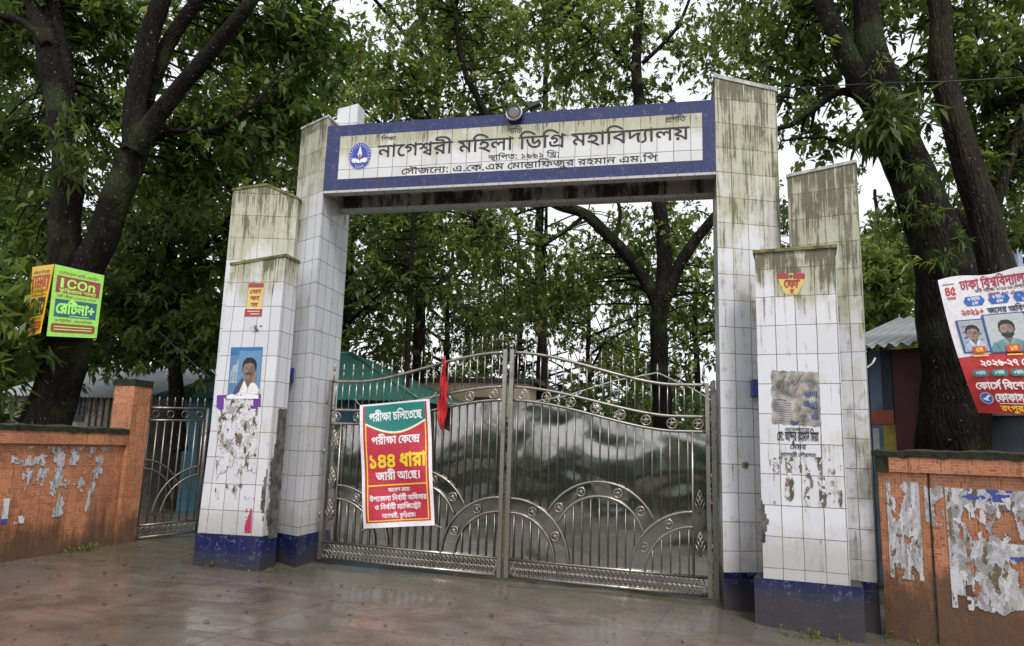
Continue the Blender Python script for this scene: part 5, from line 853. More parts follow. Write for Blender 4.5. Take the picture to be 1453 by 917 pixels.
def leaf(hx, s, W, zb, name, label, nbar=24, banner_side=False):
    """one gate leaf: hx hinge x, s = +1 or -1 direction away from the hinge, W width, zb(x) height of its lower edge"""
    X = lambda u: hx + s * u
    def zo(u, za, zc):  # ogee from za at the hinge to zc at the meeting stile
        k = min(1, max(0, (u / W - 0.16) / 0.84)); return za + (zc - za) * (k * k * (3 - 2 * k)) ** 0.9
    z1 = lambda u: zo(u, 2.455, 2.845); z2 = lambda u: zo(u, 2.08, 2.41); z3 = lambda u: zo(u, 1.905, 2.245)
    t = empty(name, (X(W / 2), YG, zb(X(W / 2))), label, 'gate', 'leaves of the main steel gate')
    V = lambda u, z, y=0.0: Vector((X(u), YG + y, z))
    zB = lambda u: zb(X(u))
    ph = 0.215                                     # height of the lattice panel
    m = MB()                                       # outer frame: two stiles
    m.box((min(X(0), X(0.045)), YG - .025, zB(0) - 0.0), (max(X(0), X(0.045)), YG + .025, z1(0) + 0.02))
    m.build('hinge_stile', M_steel, t)
    m = MB(); m.box((min(X(W), X(W - .05)), YG - .028, zB(W)), (max(X(W), X(W - .05)), YG + .028, z1(W) + 0.035)); m.build('meeting_stile', M_steel, t)
    us = rng_(0.045, W - .05, 40)
    for f, r in ((z1, .02), (z2, .018), (z3, .016)):
        m = MB(); m.tube([V(u, f(u)) for u in us], r, 8); m.build('curved_rail', M_steel, t)
    m = MB(); m.tube([V(.045, zB(.045) + .02), V(W - .05, zB(W - .05) + .02)], .018, 8); m.tube([V(.045, zB(.045) + ph), V(W - .05, zB(W - .05) + ph)], .016, 8)
    m.build('bottom_rail', M_steel, t)
    # lattice of overlapping rings
    m = MB(); u = .1
    while u < W - .1:
        for dz in (0.075, 0.15):
            c = V(u + (0.028 if dz > .1 else 0), zB(u) + dz, -0.004)
            m.tube([c + Vector((math.cos(a * math.pi / 7) * .045, 0, math.sin(a * math.pi / 7) * .045)) for a in range(14)], .006, 4, closed=True)
        u += .056
    m.build('ring_lattice', M_steel, t)
    # backing sheet behind the bars
    m = MB(); n = 24
    for i in range(n):
        a, b = .03 + (W - .06) * i / n, .03 + (W - .06) * (i + 1) / n
        q = [V(a, zB(a) + .015, .03), V(b, zB(b) + .015, .03), V(b, z3(b) - .01, .03), V(a, z3(a) - .01, .03)]
        if s < 0: q.reverse()
        m.face(q)
        m.face([p + Vector((0, .004, 0)) for p in reversed(q)])
    m.build('backing_sheet', M_sheet, t)
    # inner stile and lozenges on the hinge side
    ui = 0.2
    m = MB(); m.tube([V(ui, zB(ui) + ph), V(ui, z3(ui))], .013, 8); m.build('inner_stile', M_steel, t)
    for zc in ((0.62, 1.02, 1.5) if s > 0 else (0.58, 1.05)):
        m = MB(); c0 = V((ui + .045) / 2, zB(.1) + zc, -.01); hw, hh = .055, .14
        for k in range(4):
            q = k / 3
            a = Vector((-hw, 0, 0)).lerp(Vector((0, 0, hh)), q); b = Vector((0, 0, -hh)).lerp(Vector((hw, 0, 0)), q); m.cyl(c0 + a, c0 + b, .006, 5)
            a = Vector((-hw, 0, 0)).lerp(Vector((0, 0, -hh)), q); b = Vector((0, 0, hh)).lerp(Vector((hw, 0, 0)), q); m.cyl(c0 + a, c0 + b, .006, 5)
        m.build('lozenge', M_steel, t)
    # hoops: a quarter circle at each side and a half circle between them
    B = lambda u: zB(u) + ph
    cu = (ui + W - .05) / 2
    hoops = [(ui, 0.0, .72, .55, 0), (W - .05, 0.0, .72, .55, 1), (cu, .29, .70, .53, 2)]
    def inside(u, z, r_i=1):
        for (c, dz, ro, ri, k) in hoops:
            if math.hypot(u - c, z - (B(c) + dz)) < (ri if r_i else ro): return True
        return False
    for (c, dz, ro, ri, k) in hoops:
        for r in (ro, ri):
            a0, a1 = {0: (0, 90), 1: (90, 180), 2: (0, 180)}[k]
            P = []
            for q in range(41):
                a = R(a0 + (a1 - a0) * q / 40); u, z = c + r * math.cos(a), B(c) + dz + r * math.sin(a)
                if k == 2 and any(math.hypot(u - hc, z - B(hc)) < hro for (hc, _, hro, _, hk) in hoops if hk < 2): continue
                if u > W - .05 or u < ui: continue
                P.append(V(u, z, -.008))
            if len(P) > 2: m = MB(); m.tube(P, .013, 7); m.build('hoop', M_steel, t)
        for a in ((28, 64) if k == 0 else (116, 152) if k == 1 else (38, 69, 111, 142)):
            rm = (ro + ri) / 2; star_medallion(V(c + rm * math.cos(R(a)), B(c) + dz + rm * math.sin(R(a)), 0), t, M_steel, .05, .2)
    # star medallions between the second and third rail
    for k in range(8):
        u = .13 + (W - .3) * k / 7; star_medallion(V(u, (z2(u) + z3(u)) / 2), t, M_steel, .058, .1)
    # vertical bars: from the lattice up to the third rail, broken by the hoops
    nb_ = 21
    for k in range(nb_):
        u = ui + (W - .05 - ui) * (k + .5) / nb_
        m = MB(); seg = []; on = None; z = B(u)
        zz = z
        while zz <= z3(u):
            band = False
            for (c, dz, ro, ri, kk) in hoops:
                d = math.hypot(u - c, zz - (B(c) + dz))
                if ri <= d <= ro and zz >= B(c) + dz: band = True
                if kk == 2 and d < ro and zz < B(c) + dz + .0: pass
            if not band and on is None: on = zz
            if band and on is not None: seg.append((on, zz)); on = None
            zz += .012
        if on is not None: seg.append((on, z3(u)))
        for a, b in seg:
            if b - a > .03: m.cyl(V(u, a), V(u, b), .0085, 6)
        if m.v: m.build('bar', M_steel2, t)
    for k in range(24):                            # short bars between the second and top rail
        u = .045 + (W - .095) * (k + .5) / 24
        m = MB(); m.cyl(V(u, z2(u)), V(u, z1(u)), .008, 6); m.build('short_bar', M_steel, t)
    for k in range(18):                            # spear points above the top rail
        u = .03 + (W - .08) * (k + .2) / 17.3
        m = MB(); zt = z1(u); m.cyl(V(u, zt), V(u, zt + .15), .007, 6); m.lathe(V(u, zt + .13), [(.008, 0), (.016, .02), (.017, .035), (.011, .07), (.001, .115)], 8); m.build('spear_point', M_steel, t)
    for zc in (.55, 1.35, 2.0):
        m = MB(); m.cyl(V(-.012, zB(0) + zc - .04), V(-.012, zB(0) + zc + .04), .022, 8); m.build('hinge', M_steel2, t)
    return t
zbot = lambda x: 0.19 - 0.031 * (x + 4.97)
leaf(-4.965, 1, 2.40, zbot, 'gate_leaf', 'left leaf of the steel main gate, the red exam banner hanging on it')
leaf(-0.105, -1, 2.42, zbot, 'gate_leaf', 'right leaf of the steel main gate, its rings and hoops uncovered')
m = MB(); m.box((-0.085, YG - .03, -0.05), (-0.03, YG + .03, 2.5)); m.build('post', M_steel2, tag(empty('gate_post', (-0.06, YG, 0), 'slim steel post hinging the right leaf of the main gate', 'post'))) if False else tag(m.build('gate_post', M_steel2, None, (-0.06, YG, 0)), 'slim steel post hinging the right leaf of the main gate', 'post')

# small side gate standing ajar
def side_gate():
    a = Vector((-7.955, 0.74, 0.22)); b = Vector((-7.52, 1.56, 0.27)); d = (b - a); d.z = 0; W = d.length; d.normalize()
    t = empty('side_gate', a, 'small steel side gate with spear points standing ajar beside the orange post', 'gate')
    V = lambda u, z, y=0.0: a + d * u + Vector((d.y, -d.x, 0)) * y + Vector((0, 0, z + .04 * u))
    H = 1.86
    for u0 in (0, W): 
        m = MB(); m.cyl(V(u0, 0), V(u0, H), .022, 8); m.build('stile', M_steel2, t)
    for z, r in ((0.03, .018), (.2, .015), (1.68, .016), (H, .018)):
        m = MB(); m.cyl(V(0, z), V(W, z), r, 8); m.build('rail', M_steel2, t)
    m = MB(); m.cyl(V(-.05, 1.15, .02), V(W + .02, 1.15, .02), .008, 6); m.build('latch_bar', M_steel2, t) if False else None
    n = 8
    for k in range(n):
        u = W * (k + .5) / n; m = MB(); m.cyl(V(u, .2), V(u, 1.68), .011, 6); m.build('bar', M_steel2, t)
        m = MB(); m.cyl(V(u, H), V(u, H + .09), .007, 6); m.lathe(V(u, H + .07), [(.008, 0), (.016, .02), (.012, .06), (.001, .1)], 8); m.build('spear_point', M_steel2, t)
    for k in range(4):
        c = V(W * (k + .6) / 4.2, 1.77, .01); m = MB(); m.tube([c + (d * math.cos(q * .45) + Vector((0, 0, 1)) * math.sin(q * .45)) * .05 for q in range(14)], .007, 5, closed=True); m.build('ring', M_steel2, t)
    for cu, r0, a0, a1, zc in ((0, .62, 0, 86, .5), (0, .5, 0, 86, .5), (W, .7, 95, 178, .3), (W, .58, 95, 178, .3)):
        m = MB(); P = [V(min(W, max(0, cu + r0 * math.cos(R(a0 + (a1 - a0) * q / 20)))), zc + r0 * math.sin(R(a0 + (a1 - a0) * q / 20)), .015) for q in range(21)]
        m.tube(P, .012, 6); m.build('hoop', M_steel2, t)
    m = MB()
    for k in range(11):
        c = V(.06 + (W - .1) * k / 10.5, .115); m.tube([c + (d * math.cos(q * .524) + Vector((0, 0, 1)) * math.sin(q * .524)) * .055 for q in range(12)], .006, 4, closed=True)
    m.build('ring_lattice', M_steel2, t)
side_gate()
m = MB(); m.box((-6.22, -0.28, 0.05), (-6.16, -0.2, 0.62)); tag(m.build('gate_stop', M_conc, None, (-6.19, -0.24, 0.1)), 'short dark steel stub at the foot of the left wing pillar', 'post')

# ------------------------------------------------------------------ red banner on the gate
WHITE = (0.78, 0.76, 0.77); RED = (0.50, 0.032, 0.06); YEL = (0.82, 0.62, 0.03)
def spline0(P): return P
def gp(x, y): return at(x, y, 1, YG - .05)
wv = lambda a, b: 0.02 * math.sin(a * 8 + b * 2.5) * (1 - b * .6) + 0.012 * math.sin(b * 10 + a * 4)
bn = Board('banner', 'red and green exam notice banner with white and yellow Bengali lettering tied to the gate', 'banner', gp(516, 750), gp(617, 745.5), gp(609.5, 566), gp(510.5, 575), ink(WHITE, .45), 0.003, wv, (14, 24))
red, yel, wht, grn = ink(RED, .4), ink(YEL, .4), ink((0.8, 0.79, 0.79), .4), ink((0.015, 0.20, 0.17), .4)
bn.rect('red_field', .045, .04, .955, .985, red)
for nm, r in (('yellow_line', (.075, .05, .09, .97)), ('yellow_line', (.915, .05, .93, .97)), ('yellow_line', (.075, .05, .93, .058)), ('yellow_line', (.075, .327, .93, .337))): bn.rect(nm, *r, yel)
def dome(dy): return [(.075, .985)] + [(.075 + .855 * k / 24, .845 + dy - .085 * math.sin(math.pi * k / 24)) for k in range(25)] + [(.93, .985)]
bn.poly('orange_arc', dome(-.018), yel); bn.poly('white_arc', dome(-.012), wht); bn.poly('green_field', dome(0), grn)
bn.text('পরীক্ষা চলিতেছে', .13, .88, .855, .062, wht, 26)
bn.text('পরীক্ষা কেন্দ্রে', .16, .84, .663, .057, wht, 26)
bn.text('১৪৪ ধারা', .10, .92, .475, .098, yel, 34)
bn.text('জারী আছে।', .20, .84, .375, .058, wht, 26)
bn.text('আদেশ ক্রমে:', .36, .68, .278, .028, wht, 20)
bn.text('উপজেলা নির্বাহী অফিসার', .11, .91, .208, .036, wht, 24)
bn.text('ও নির্বাহী ম্যাজিস্ট্রেট', .18, .82, .142, .034, wht, 24)
bn.text('নাগেশ্বরী, কুড়িগ্রাম।', .28, .74, .075, .030, wht, 22)
M_string = plain('white_string', (.5, .48, .45), .8)
for (px, py), (qx, qy) in (((511, 575), (502, 566)), ((609, 567), (618, 556)), ((517, 748), (509, 757)), ((616, 744), (626, 749))):
    m = MB(); a, b_ = gp(px, py), gp(qx, qy); b_.y = YG - .01; m.tube(spline0([a, a.lerp(b_, .5) + Vector((0, 0, -.008)), b_]), .004, 5); m.build('tie_string', M_string, bn.ob)
# red flag tied to the top rail
def flag():
    P = [at(x, y, 1, YG - .07) for x, y in ((631, 508), (631, 530), (630, 552), (629, 572), (627, 590), (628, 607))]
    W = [.012, .03, .045, .06, .055, .022]
    V = []; F = []; n = 14; o = P[0].copy()
    for i in range(21):
        f = i / 20 * 5; k = min(4, int(f)); q = f - k; c = P[k].lerp(P[k + 1], q); w = W[k] * (1 - q) + W[k + 1] * q
        for j in range(n + 1):
            a = j / n * 2 - 1
            V.append(c + Vector((a * w + .012 * math.sin(i * .9 + j), -.02 - .026 * math.cos(a * 8 + i * .25) * min(1, i / 5), -.03 * a * a + .02 * math.sin(a * 5 + 1) * (i / 20))) - o)
    for i in range(20):
        for j in range(n): F.append([i * (n + 1) + j, i * (n + 1) + j + 1, (i + 1) * (n + 1) + j + 1, (i + 1) * (n + 1) + j])
    me = bpy.data.meshes.new('flag'); me.from_pydata([tuple(v) for v in V], [], F); me.materials.append(plain('red_cloth', (0.5, 0.015, 0.02), .7, var=.2)); me.polygons.foreach_set('use_smooth', [True] * len(F)); me.update()
    ob = link('flag', me, None, o); s = ob.modifiers.new('s', 'SOLIDIFY'); s.thickness = .003
    tag(ob, 'limp red cloth flag tied to the top rail of the gate', 'flag')
    m = MB(); m.cyl(P[0] + Vector((0, 0, -.3)), P[0] + Vector((.005, 0, .03)), .008, 6); m.build('stick', plain('bamboo', (.2, .13, .07)), ob)
flag()
# ------------------------------------------------------------------ buildings behind
def corr_mat(name, c, period=0.12, axis='u', rust=0.3):
    t = NT(name); uv = t.uv(); u = t.sep(uv); n = t.noise(uv, 1.4, 5, .6); n2 = t.noise(t.scale(uv, (8, .7, 1)), 1.0, 4)
    cc = t.mix(t.ramp(n, .3, .75), c, tuple(x * .75 for x in c)); cc = t.mix(t.math('MULTIPLY', t.ramp(n2, .55, .75), rust), cc, (.12, .085, .06))
    t.P(base=cc, rough=.42, metal=.25); return t.m
def corr_roof(name, mat, p0, eave, rise, parent, amp=.018, period=.11, lift=.0):
    """corrugated sheet: p0 corner, eave vector along the eave, rise vector up the slope"""
    p0, eave, rise = map(Vector, (p0, eave, rise)); n = eave.cross(rise).normalized()
    if n.z < 0: n = -n
    k = int(eave.length / period) * 6; m = MB()
    P = [p0 + eave * (i / k) + n * (amp * math.cos(i / 6 * 2 * math.pi)) for i in range(k + 1)]
    for i in range(k):
        a, b = P[i], P[i + 1]; u0, u1 = eave.length * i / k, eave.length * (i + 1) / k; L = rise.length
        m.face([a, b, b + rise, a + rise], [(u0, 0), (u1, 0), (u1, L), (u0, L)], 0, True)
        m.face([a - n * .004, a + rise - n * .004, b + rise - n * .004, b - n * .004], [(u0, 0), (u0, L), (u1, L), (u1, 0)], 0, True)
    return m.build(name, mat, parent)
# green roofed pavilion at the left
M_green = corr_mat('green_tin', (0.022, 0.125, 0.10), rust=.55); M_teal = plain('teal_wall', (0.03, 0.13, 0.18), .6, var=.25, sc=3); M_wood = plain('dark_timber', (.05, .035, .025), .7)
gb = empty('pavilion', (-10.5, 7.5, 0.1), 'low teal walled building with green tin hipped roof behind the left wing pillar', 'building')
pa = at(216, 556, 1, 5.2); pb = at(596, 568, 1, 5.2); ap = at(405, 486, 1, 7.2)
def hip():
    x0, x1, y0, y1 = pa.x, pb.x, 5.2, 10.5; z0 = (pa.z + pb.z) / 2 - .04; ridge0, ridge1 = Vector((x0 + 2.4, 7.85, ap.z - .18)), Vector((x1 - 2.75, 7.85, ap.z - .18))
    c = [Vector((x0, y0, z0)), Vector((x1, y0, z0)), Vector((x1, y1, z0)), Vector((x0, y1, z0))]
    sides = (('roof_slope', [c[0], c[1], ridge1, ridge0]), ('roof_slope', [c[1], c[2], ridge1]), ('roof_slope', [c[2], c[3], ridge0, ridge1]), ('roof_slope', [c[3], c[0], ridge0]))
    for nm, P in sides:
        e = (P[1] - P[0]); L = e.length; n = e.cross(P[2] - P[0]).normalized(); up = n.cross(e.normalized()); k = int(L / .028); m = MB()
        def top(q):
            h = 1e9
            for i in range(1, len(P)):
                a, b = P[i], P[(i + 1) % len(P)]; ua, ub = (a - P[0]).dot(e) / L, (b - P[0]).dot(e) / L; va, vb = (a - P[0]).dot(up), (b - P[0]).dot(up)
                if abs(ua - ub) < 1e-6: continue
                r = (q - ua) / (ub - ua)
                if -1e-6 <= r <= 1 + 1e-6: h = min(h, va + (vb - va) * r)
            return h if h < 1e8 else 0
        for i in range(k):
            u0, u1 = L * i / k, L * (i + 1) / k; d0, d1 = .014 * math.cos(u0 * 60), .014 * math.cos(u1 * 60)
            q = lambda u, v, d: P[0] + e.normalized() * u + up * v + n * d
            m.face([q(u0, -.06, d0), q(u1, -.06, d1), q(u1, top(u1), d1), q(u0, top(u0), d0)], [(u0, 0), (u1, 0), (u1, 2), (u0, 2)], 0, True)
        m.build(nm, M_green, gb)
    m = MB(); m.tube([ridge0, ridge1], .05, 8); [m.tube([a, b], .04, 6) for a, b in ((c[0], ridge0), (c[1], ridge1), (c[2], ridge1), (c[3], ridge0))]; m.build('ridge_cap', M_green, gb)
    m = MB(); m.box((x0 + .5, y0 + .5, -.1), (x1 - .5, y1 - .5, z0 + .05)); m.build('wall', M_teal, gb)
    for k in range(4):
        xw = x0 + .9 + k * 1.45; f = MB(); f.box((xw, y0 + .44, .9), (xw + .8, y0 + .498, 1.9)); w = f.build('window', M_wood, gb); f = MB(); f.box((xw + .06, y0 + .43, .96), (xw + .74, y0 + .438, 1.84)); f.build('pane', plain('dark_glass', (.02, .025, .03), .15), w)
hip()
# long beige school building further back
M_beige = plain('beige_plaster', (0.62, 0.5, 0.34), .75, var=.15, sc=1.2); M_roofd = plain('dark_roof_edge', (.06, .055, .05), .8)
bb0 = at(556, 620, 1, 15.5); bb1 = at(748, 620, 1, 15.5); zr = at(650, 539, 1, 15.5).z
sb = empty('school_building', ((bb0.x + bb1.x) / 2, 17, .1), 'long low beige building with dark roof line seen through the top of the gate', 'building')
m = MB(); m.box((bb0.x - 3, 15.5, -.1), (bb1.x, 20, zr - .08)); m.build('wall', M_beige, sb)
m = MB(); m.box((bb0.x - 3.3, 15.42, zr - .075), (bb1.x + .3, 20.5, zr + .06)); m.build('roof', M_roofd, sb)
for x in (571, 687):
    a = at(x - 15, 580, 1, 15.48); c = at(x + 17, 564, 1, 15.48); f = MB(); f.box((a.x, 15.42, a.z - .6), (c.x, 15.498, c.z)); w = f.build('window', M_wood, sb)
    f = MB(); f.box((a.x + .07, 15.41, a.z - .53), (c.x - .07, 15.418, c.z - .07)); f.build('pane', plain('dark_opening', (.025, .02, .02), .4), w)
# shed with pale tin roof behind the left wall
M_pale = corr_mat('pale_tin', (0.52, 0.53, 0.57), rust=.15); M_shed = plain('shed_boards', (0.27, 0.23, 0.18), .8, var=.25, sc=4); M_lat = plain('blue_lattice', (.05, .12, .2), .6)
sh = empty('shed', (-14, 6.6, .1), 'low shed with pale tin roof and blue lattice window behind the left orange wall', 'building')
e0 = at(96, 562, 1, 5.6); e1 = at(214, 561, 1, 5.6); top0 = at(120, 522, 1, 8.2)
corr_roof('roof', M_pale, e0 + Vector((-2.2, 0, 0)), Vector((e1.x - e0.x + 2.2, 0, -.03)), Vector((.25, 2.6, top0.z - e0.z)), sh)
m = MB(); m.box((e0.x - 2.0, 5.9, -.1), (e1.x - .2, 8.1, e0.z + .06)); m.build('wall', M_shed, sh)
q0 = at(91, 597, 1, 5.88); q1 = at(122, 565, 1, 5.88)
m = MB(); m.box((q0.x - .8, 5.86, q0.z), (q1.x, 5.89, q1.z)); w = m.build('window', plain('dark_opening', (.02, .02, .025), .5), sh)
m = MB()
for k in range(9):
    for j in range(3): m.obox((q0.x - .8 + k * .2, 5.85, q1.z - .14 - j * .13), (.18, 0, 0), (0, .008, 0), (.0, 0, .012)); m.obox((q0.x - .8 + k * .2, 5.845, q1.z - .4), (.012, 0, 0), (0, .006, 0), (.0, 0, .4))
m.build('lattice', M_lat, w)
for k in range(5):
    x = at(126 + 9 * k, 590, 1, 5.88).x; m = MB(); m.box((x, 5.872, .1), (x + .04, 5.898, e0.z)); m.build('post', M_wood, sh)
tent = empty('canvas_roof', (-12.6, 9.4, .1), 'second pale roof peak with dark gable just behind the orange gate post', 'building')
t0 = at(167, 520, 1, 8.8); t1 = at(216, 532, 1, 8.8); t2 = at(216, 556, 1, 8.8); t3 = at(183, 548, 1, 8.8)
m = MB(); m.face([t3, t2, t1, t0]); m.face([p + Vector((0, .05, 0)) for p in (t0, t1, t2, t3)]); m.face([t0, t1, t1 + Vector((.4, 1.8, -.5)), t0 + Vector((.4, 1.8, -.5))]); m.build('roof', M_pale, tent)
g1 = at(150, 548, 1, 8.8); m = MB(); m.face([g1, t3, t0]); m.box((g1.x, 8.9, -.1), (t2.x, 10.5, t3.z - .03)); m.build('gable', M_roofd, tent)

# painted building behind the right wall, parallel to it
ru = RWd; rn_ = RWn
RB0 = Vector((2.02, 2.6, 0)); 
M_dk = plain('slate_blue_wall', (0.028, 0.04, 0.065), .7, var=.2, sc=2); M_lb = plain('pale_blue_wall', (0.10, 0.17, 0.24), .65, var=.2, sc=3); M_or = plain('orange_wall', (0.35, 0.085, 0.05), .65, var=.2, sc=3); M_mar = plain('maroon_wall', (0.085, 0.018, 0.02), .6, var=.25, sc=3); M_yel = plain('yellow_wall', (0.33, 0.26, 0.035), .65, var=.3, sc=4); M_bg = plain('grey_blue_shutter', (0.055, 0.07, 0.085), .5, var=.2, sc=3); M_fr = plain('beige_frame', (.28, .25, .23), .7)
rbld = empty('painted_building', RB0 + ru * 3 + rn_ * 2, 'painted building with corrugated grey roof and maroon, yellow and blue walls behind the right wall', 'building')
def rq(px, py): return atp(px, py, RB0, rn_)
def along(px, py=600): return (rq(px, py) - RB0).dot(ru)
ze = rq(1228, 499).z
def slab(name, pa_, pb_, z0, z1, mat, o0=0.0, o1=.15, par=rbld):
    a, b = along(pa_), along(pb_); P0 = RB0 + ru * a; m = MB()
    m.obox(P0 + rn_ * o0 + Vector((0, 0, z0)), ru * (b - a), rn_ * (o1 - o0), (0, 0, z1 - z0)); return m.build(name, mat, par)
zs = lambda y: rq(1250, y).z
slab('wall', 1222, 1237, 0, ze, M_dk); slab('wall', 1237, 1254, zs(602), ze, M_lb, 0, .15); slab('wall', 1254, 1269, zs(602), ze, M_dk, 0, .15)
slab('orange_panel', 1237, 1269, zs(602) - .0, zs(582), M_or, -.006, -.001)
slab('wall', 1237, 1253, 0, zs(602) - .003, M_lb); slab('wall', 1253, 1270, 0, zs(602) - .003, M_yel); slab('wall', 1270.2, 1372, 0, ze, M_mar, .0, .15)
slab('white_notice', 1238, 1247, zs(652), zs(608), plain('chalk_white', (.42, .45, .48), .7, var=.2), -.006, -.001)
slab('frame', 1372.3, 1394, 0, ze, M_fr, -.03, .15); slab('lintel', 1394.3, 1470, zs(592), ze, M_fr, -.03, .15); slab('shutter', 1394.3, 1470, 0, zs(592) - .003, M_bg, .03, .15); slab('wall', 1470.3, 1700, 0, ze, M_mar, 0, .15)
slab('frame', 1309, 1315, zs(590), zs(572), M_fr, -.02, -.002)
P0 = RB0 - ru * .12 - rn_ * .45 + Vector((0, 0, ze))
vz = atp(1316, 452, RB0 + rn_ * 1.8, rn_)
corr_roof('roof', corr_mat('grey_tin', (0.36, 0.38, 0.37), rust=.25), P0, ru * 6.5, rn_ * 2.6 + Vector((0, 0, (vz.z - ze) * 1.15)), rbld, amp=.028, period=.15)
m = MB(); m.obox(RB0 + rn_ * .16, ru * 6.0, rn_ * 4.0, (0, 0, ze - .05)); m.build('rear_wall', M_dk, rbld)
pp = [at(x, y, 1, 1.2) for x, y in ((1220, 524), (1230, 522), (1238, 516), (1242, 508))]
m = MB(); m.tube([p for p in pp], .012, 6); tag(m.build('pipe', plain('white_pipe', (.6, .6, .58), .4), None, pp[0]), 'thin bent white pipe under the corrugated roof edge beside the right rear pillar', 'pipe')
# utility pole at the right edge
up0 = at(1447, 400, 1, 5.0)
m = MB(); m.lathe(Vector((up0.x, 5.0, 0)), [(.085, 0), (.075, 3), (.065, 6.6)], 14); tag(m.build('utility_pole', plain('blue_grey_paint', (.2, .24, .36), .5), None, (up0.x, 5, 0)), 'bluish grey metal pole at the far right edge above the banner', 'pole')
# wires
M_wire = plain('white_cable', (.55, .55, .53), .5); M_wire2 = plain('black_cable', (.03, .03, .03), .5)
def wire(label, pts, r, mat):
    m = MB(); P = [at(*p) for p in pts]; Q = []
    for i in range(len(P) - 1): Q += [P[i].lerp(P[i + 1], k / 6) for k in range(6)]
    m.tube(Q + [P[-1]], r, 5); tag(m.build('cable', mat, None, P[0]), label, 'cable')
wire('sagging white cable stretched behind the upper bars of the gate', ((636, 573, 1, 2.2), (750, 571, 1, 2.6), (800, 563, 1, 2.8), (870, 541, 1, 3.2), (933, 529, 1, 3.4), (985, 553, 1, 2.6), (1020, 575, 1, 2.2)), .011, M_wire)
wire('thin wire crossing in front of the two right tree trunks', ((1090, 127, 1, 2.0), (1250, 118, 1, 1.2), (1340, 116, 1, 1.0), (1480, 108, 1, .9)), .007, M_wire2)
wire('slack wire running down through the trees left of the arch', ((225, 470, 1, 3.0), (262, 505, 1, 3.0), (300, 538, 1, 3.0)), .008, M_wire2)
# pink cloth seen through the gap by the right arch pillar
pk = at(1020, 662, 1, 6.0)
m = MB(); m.lathe(pk + Vector((0, 0, -.35)), [(.08, 0), (.13, .1), (.12, .3), (.09, .42), (.001, .48)], 10); tag(m.build('flower_bush', plain('pink_flowers', (.5, .08, .14), .7, var=.4, sc=14, bump=.6), None, pk), 'small clump of pink flowers glimpsed through the gap right of the gate', 'plant') if False else None
# ------------------------------------------------------------------ trees
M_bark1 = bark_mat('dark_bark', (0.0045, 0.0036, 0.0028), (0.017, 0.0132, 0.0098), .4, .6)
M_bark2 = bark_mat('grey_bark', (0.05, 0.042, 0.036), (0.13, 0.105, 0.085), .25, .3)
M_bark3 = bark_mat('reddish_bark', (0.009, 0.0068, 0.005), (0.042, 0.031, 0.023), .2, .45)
M_leafA = leaf_mat('broad_leaves', (0.034, 0.07, 0.015), (0.12, 0.175, 0.038), (0.33, 0.37, 0.08), .5)
M_leafB = leaf_mat('fine_leaves', (0.055, 0.09, 0.022), (0.175, 0.22, 0.058), (0.40, 0.42, 0.12), .52)
M_leafC = leaf_mat('wood_leaves', (0.034, 0.065, 0.017), (0.11, 0.155, 0.038), (0.32, 0.35, 0.085), .5)
M_fern = leaf_mat('fern_leaves', (0.04, 0.07, 0.012), (0.09, 0.125, 0.025), (0.2, 0.22, 0.05), .4)

def leaf_mesh(name, C, spread, tips, per, L, Wd, rng, droop=.35, young=.16, flat=.6):
    """leaves in small whorls on twig ends scattered about the clump centres C"""
    C = np.asarray(C, float); N = len(C)
    spread = np.broadcast_to(np.asarray(spread, float), (N,))
    off = rng.normal(size=(N, tips, 3)) * spread[:, None, None] * np.array([1, 1, flat])
    T = C[:, None, :] + off
    td = off / (np.linalg.norm(off, axis=2, keepdims=True) + 1e-6) * .7 + rng.normal(size=off.shape) * .5 + np.array([0, 0, .15])
    tint = np.clip(rng.normal(.38, .13, size=(N, 1)) + rng.normal(0, .11, size=(N, tips)) + (rng.random((N, tips)) < young) * .3, 0, 1)
    M = N * tips
    T = T.reshape(M, 3); td = td.reshape(M, 3); td /= np.linalg.norm(td, axis=1, keepdims=True); tint = tint.reshape(M)
    d = td[:, None, :] * .55 + rng.normal(size=(M, per, 3)) * .62 + np.array([0, 0, -droop])
    d /= np.linalg.norm(d, axis=2, keepdims=True)
    K = M * per
    d = d.reshape(K, 3); base = np.repeat(T, per, 0) + rng.normal(size=(K, 3)) * L * .22
    sz = (rng.random(K) * .6 + .7)[:, None]
    sd = np.cross(d, np.array([0, 0, 1.0]) + rng.normal(size=(K, 3)) * .55); sd /= np.linalg.norm(sd, axis=1, keepdims=True) + 1e-9
    nn = np.cross(sd, d)
    V = np.empty((K, 4, 3), np.float32)
    V[:, 0] = base; V[:, 2] = base + d * L * sz - np.array([0, 0, 1]) * L * .12 * sz
    mid = base + d * L * .45 * sz
    V[:, 1] = mid + sd * Wd * .5 * sz + nn * Wd * .18; V[:, 3] = mid - sd * Wd * .5 * sz + nn * Wd * .18
    tn = np.clip(np.repeat(tint, per) + rng.normal(0, .05, K), 0, 1).astype(np.float32)
    me = bpy.data.meshes.new(name)
    me.vertices.add(K * 4); me.vertices.foreach_set('co', V.ravel())
    me.loops.add(K * 4); me.loops.foreach_set('vertex_index', np.arange(K * 4, dtype=np.int32))
    me.polygons.add(K); me.polygons.foreach_set('loop_start', np.arange(0, K * 4, 4, dtype=np.int32)); me.polygons.foreach_set('loop_total', np.full(K, 4, dtype=np.int32))
    at_ = me.attributes.new('tint', 'FLOAT', 'FACE'); at_.data.foreach_set('value', tn)
    me.update(calc_edges=True)
    return me
NLEAF = [0]
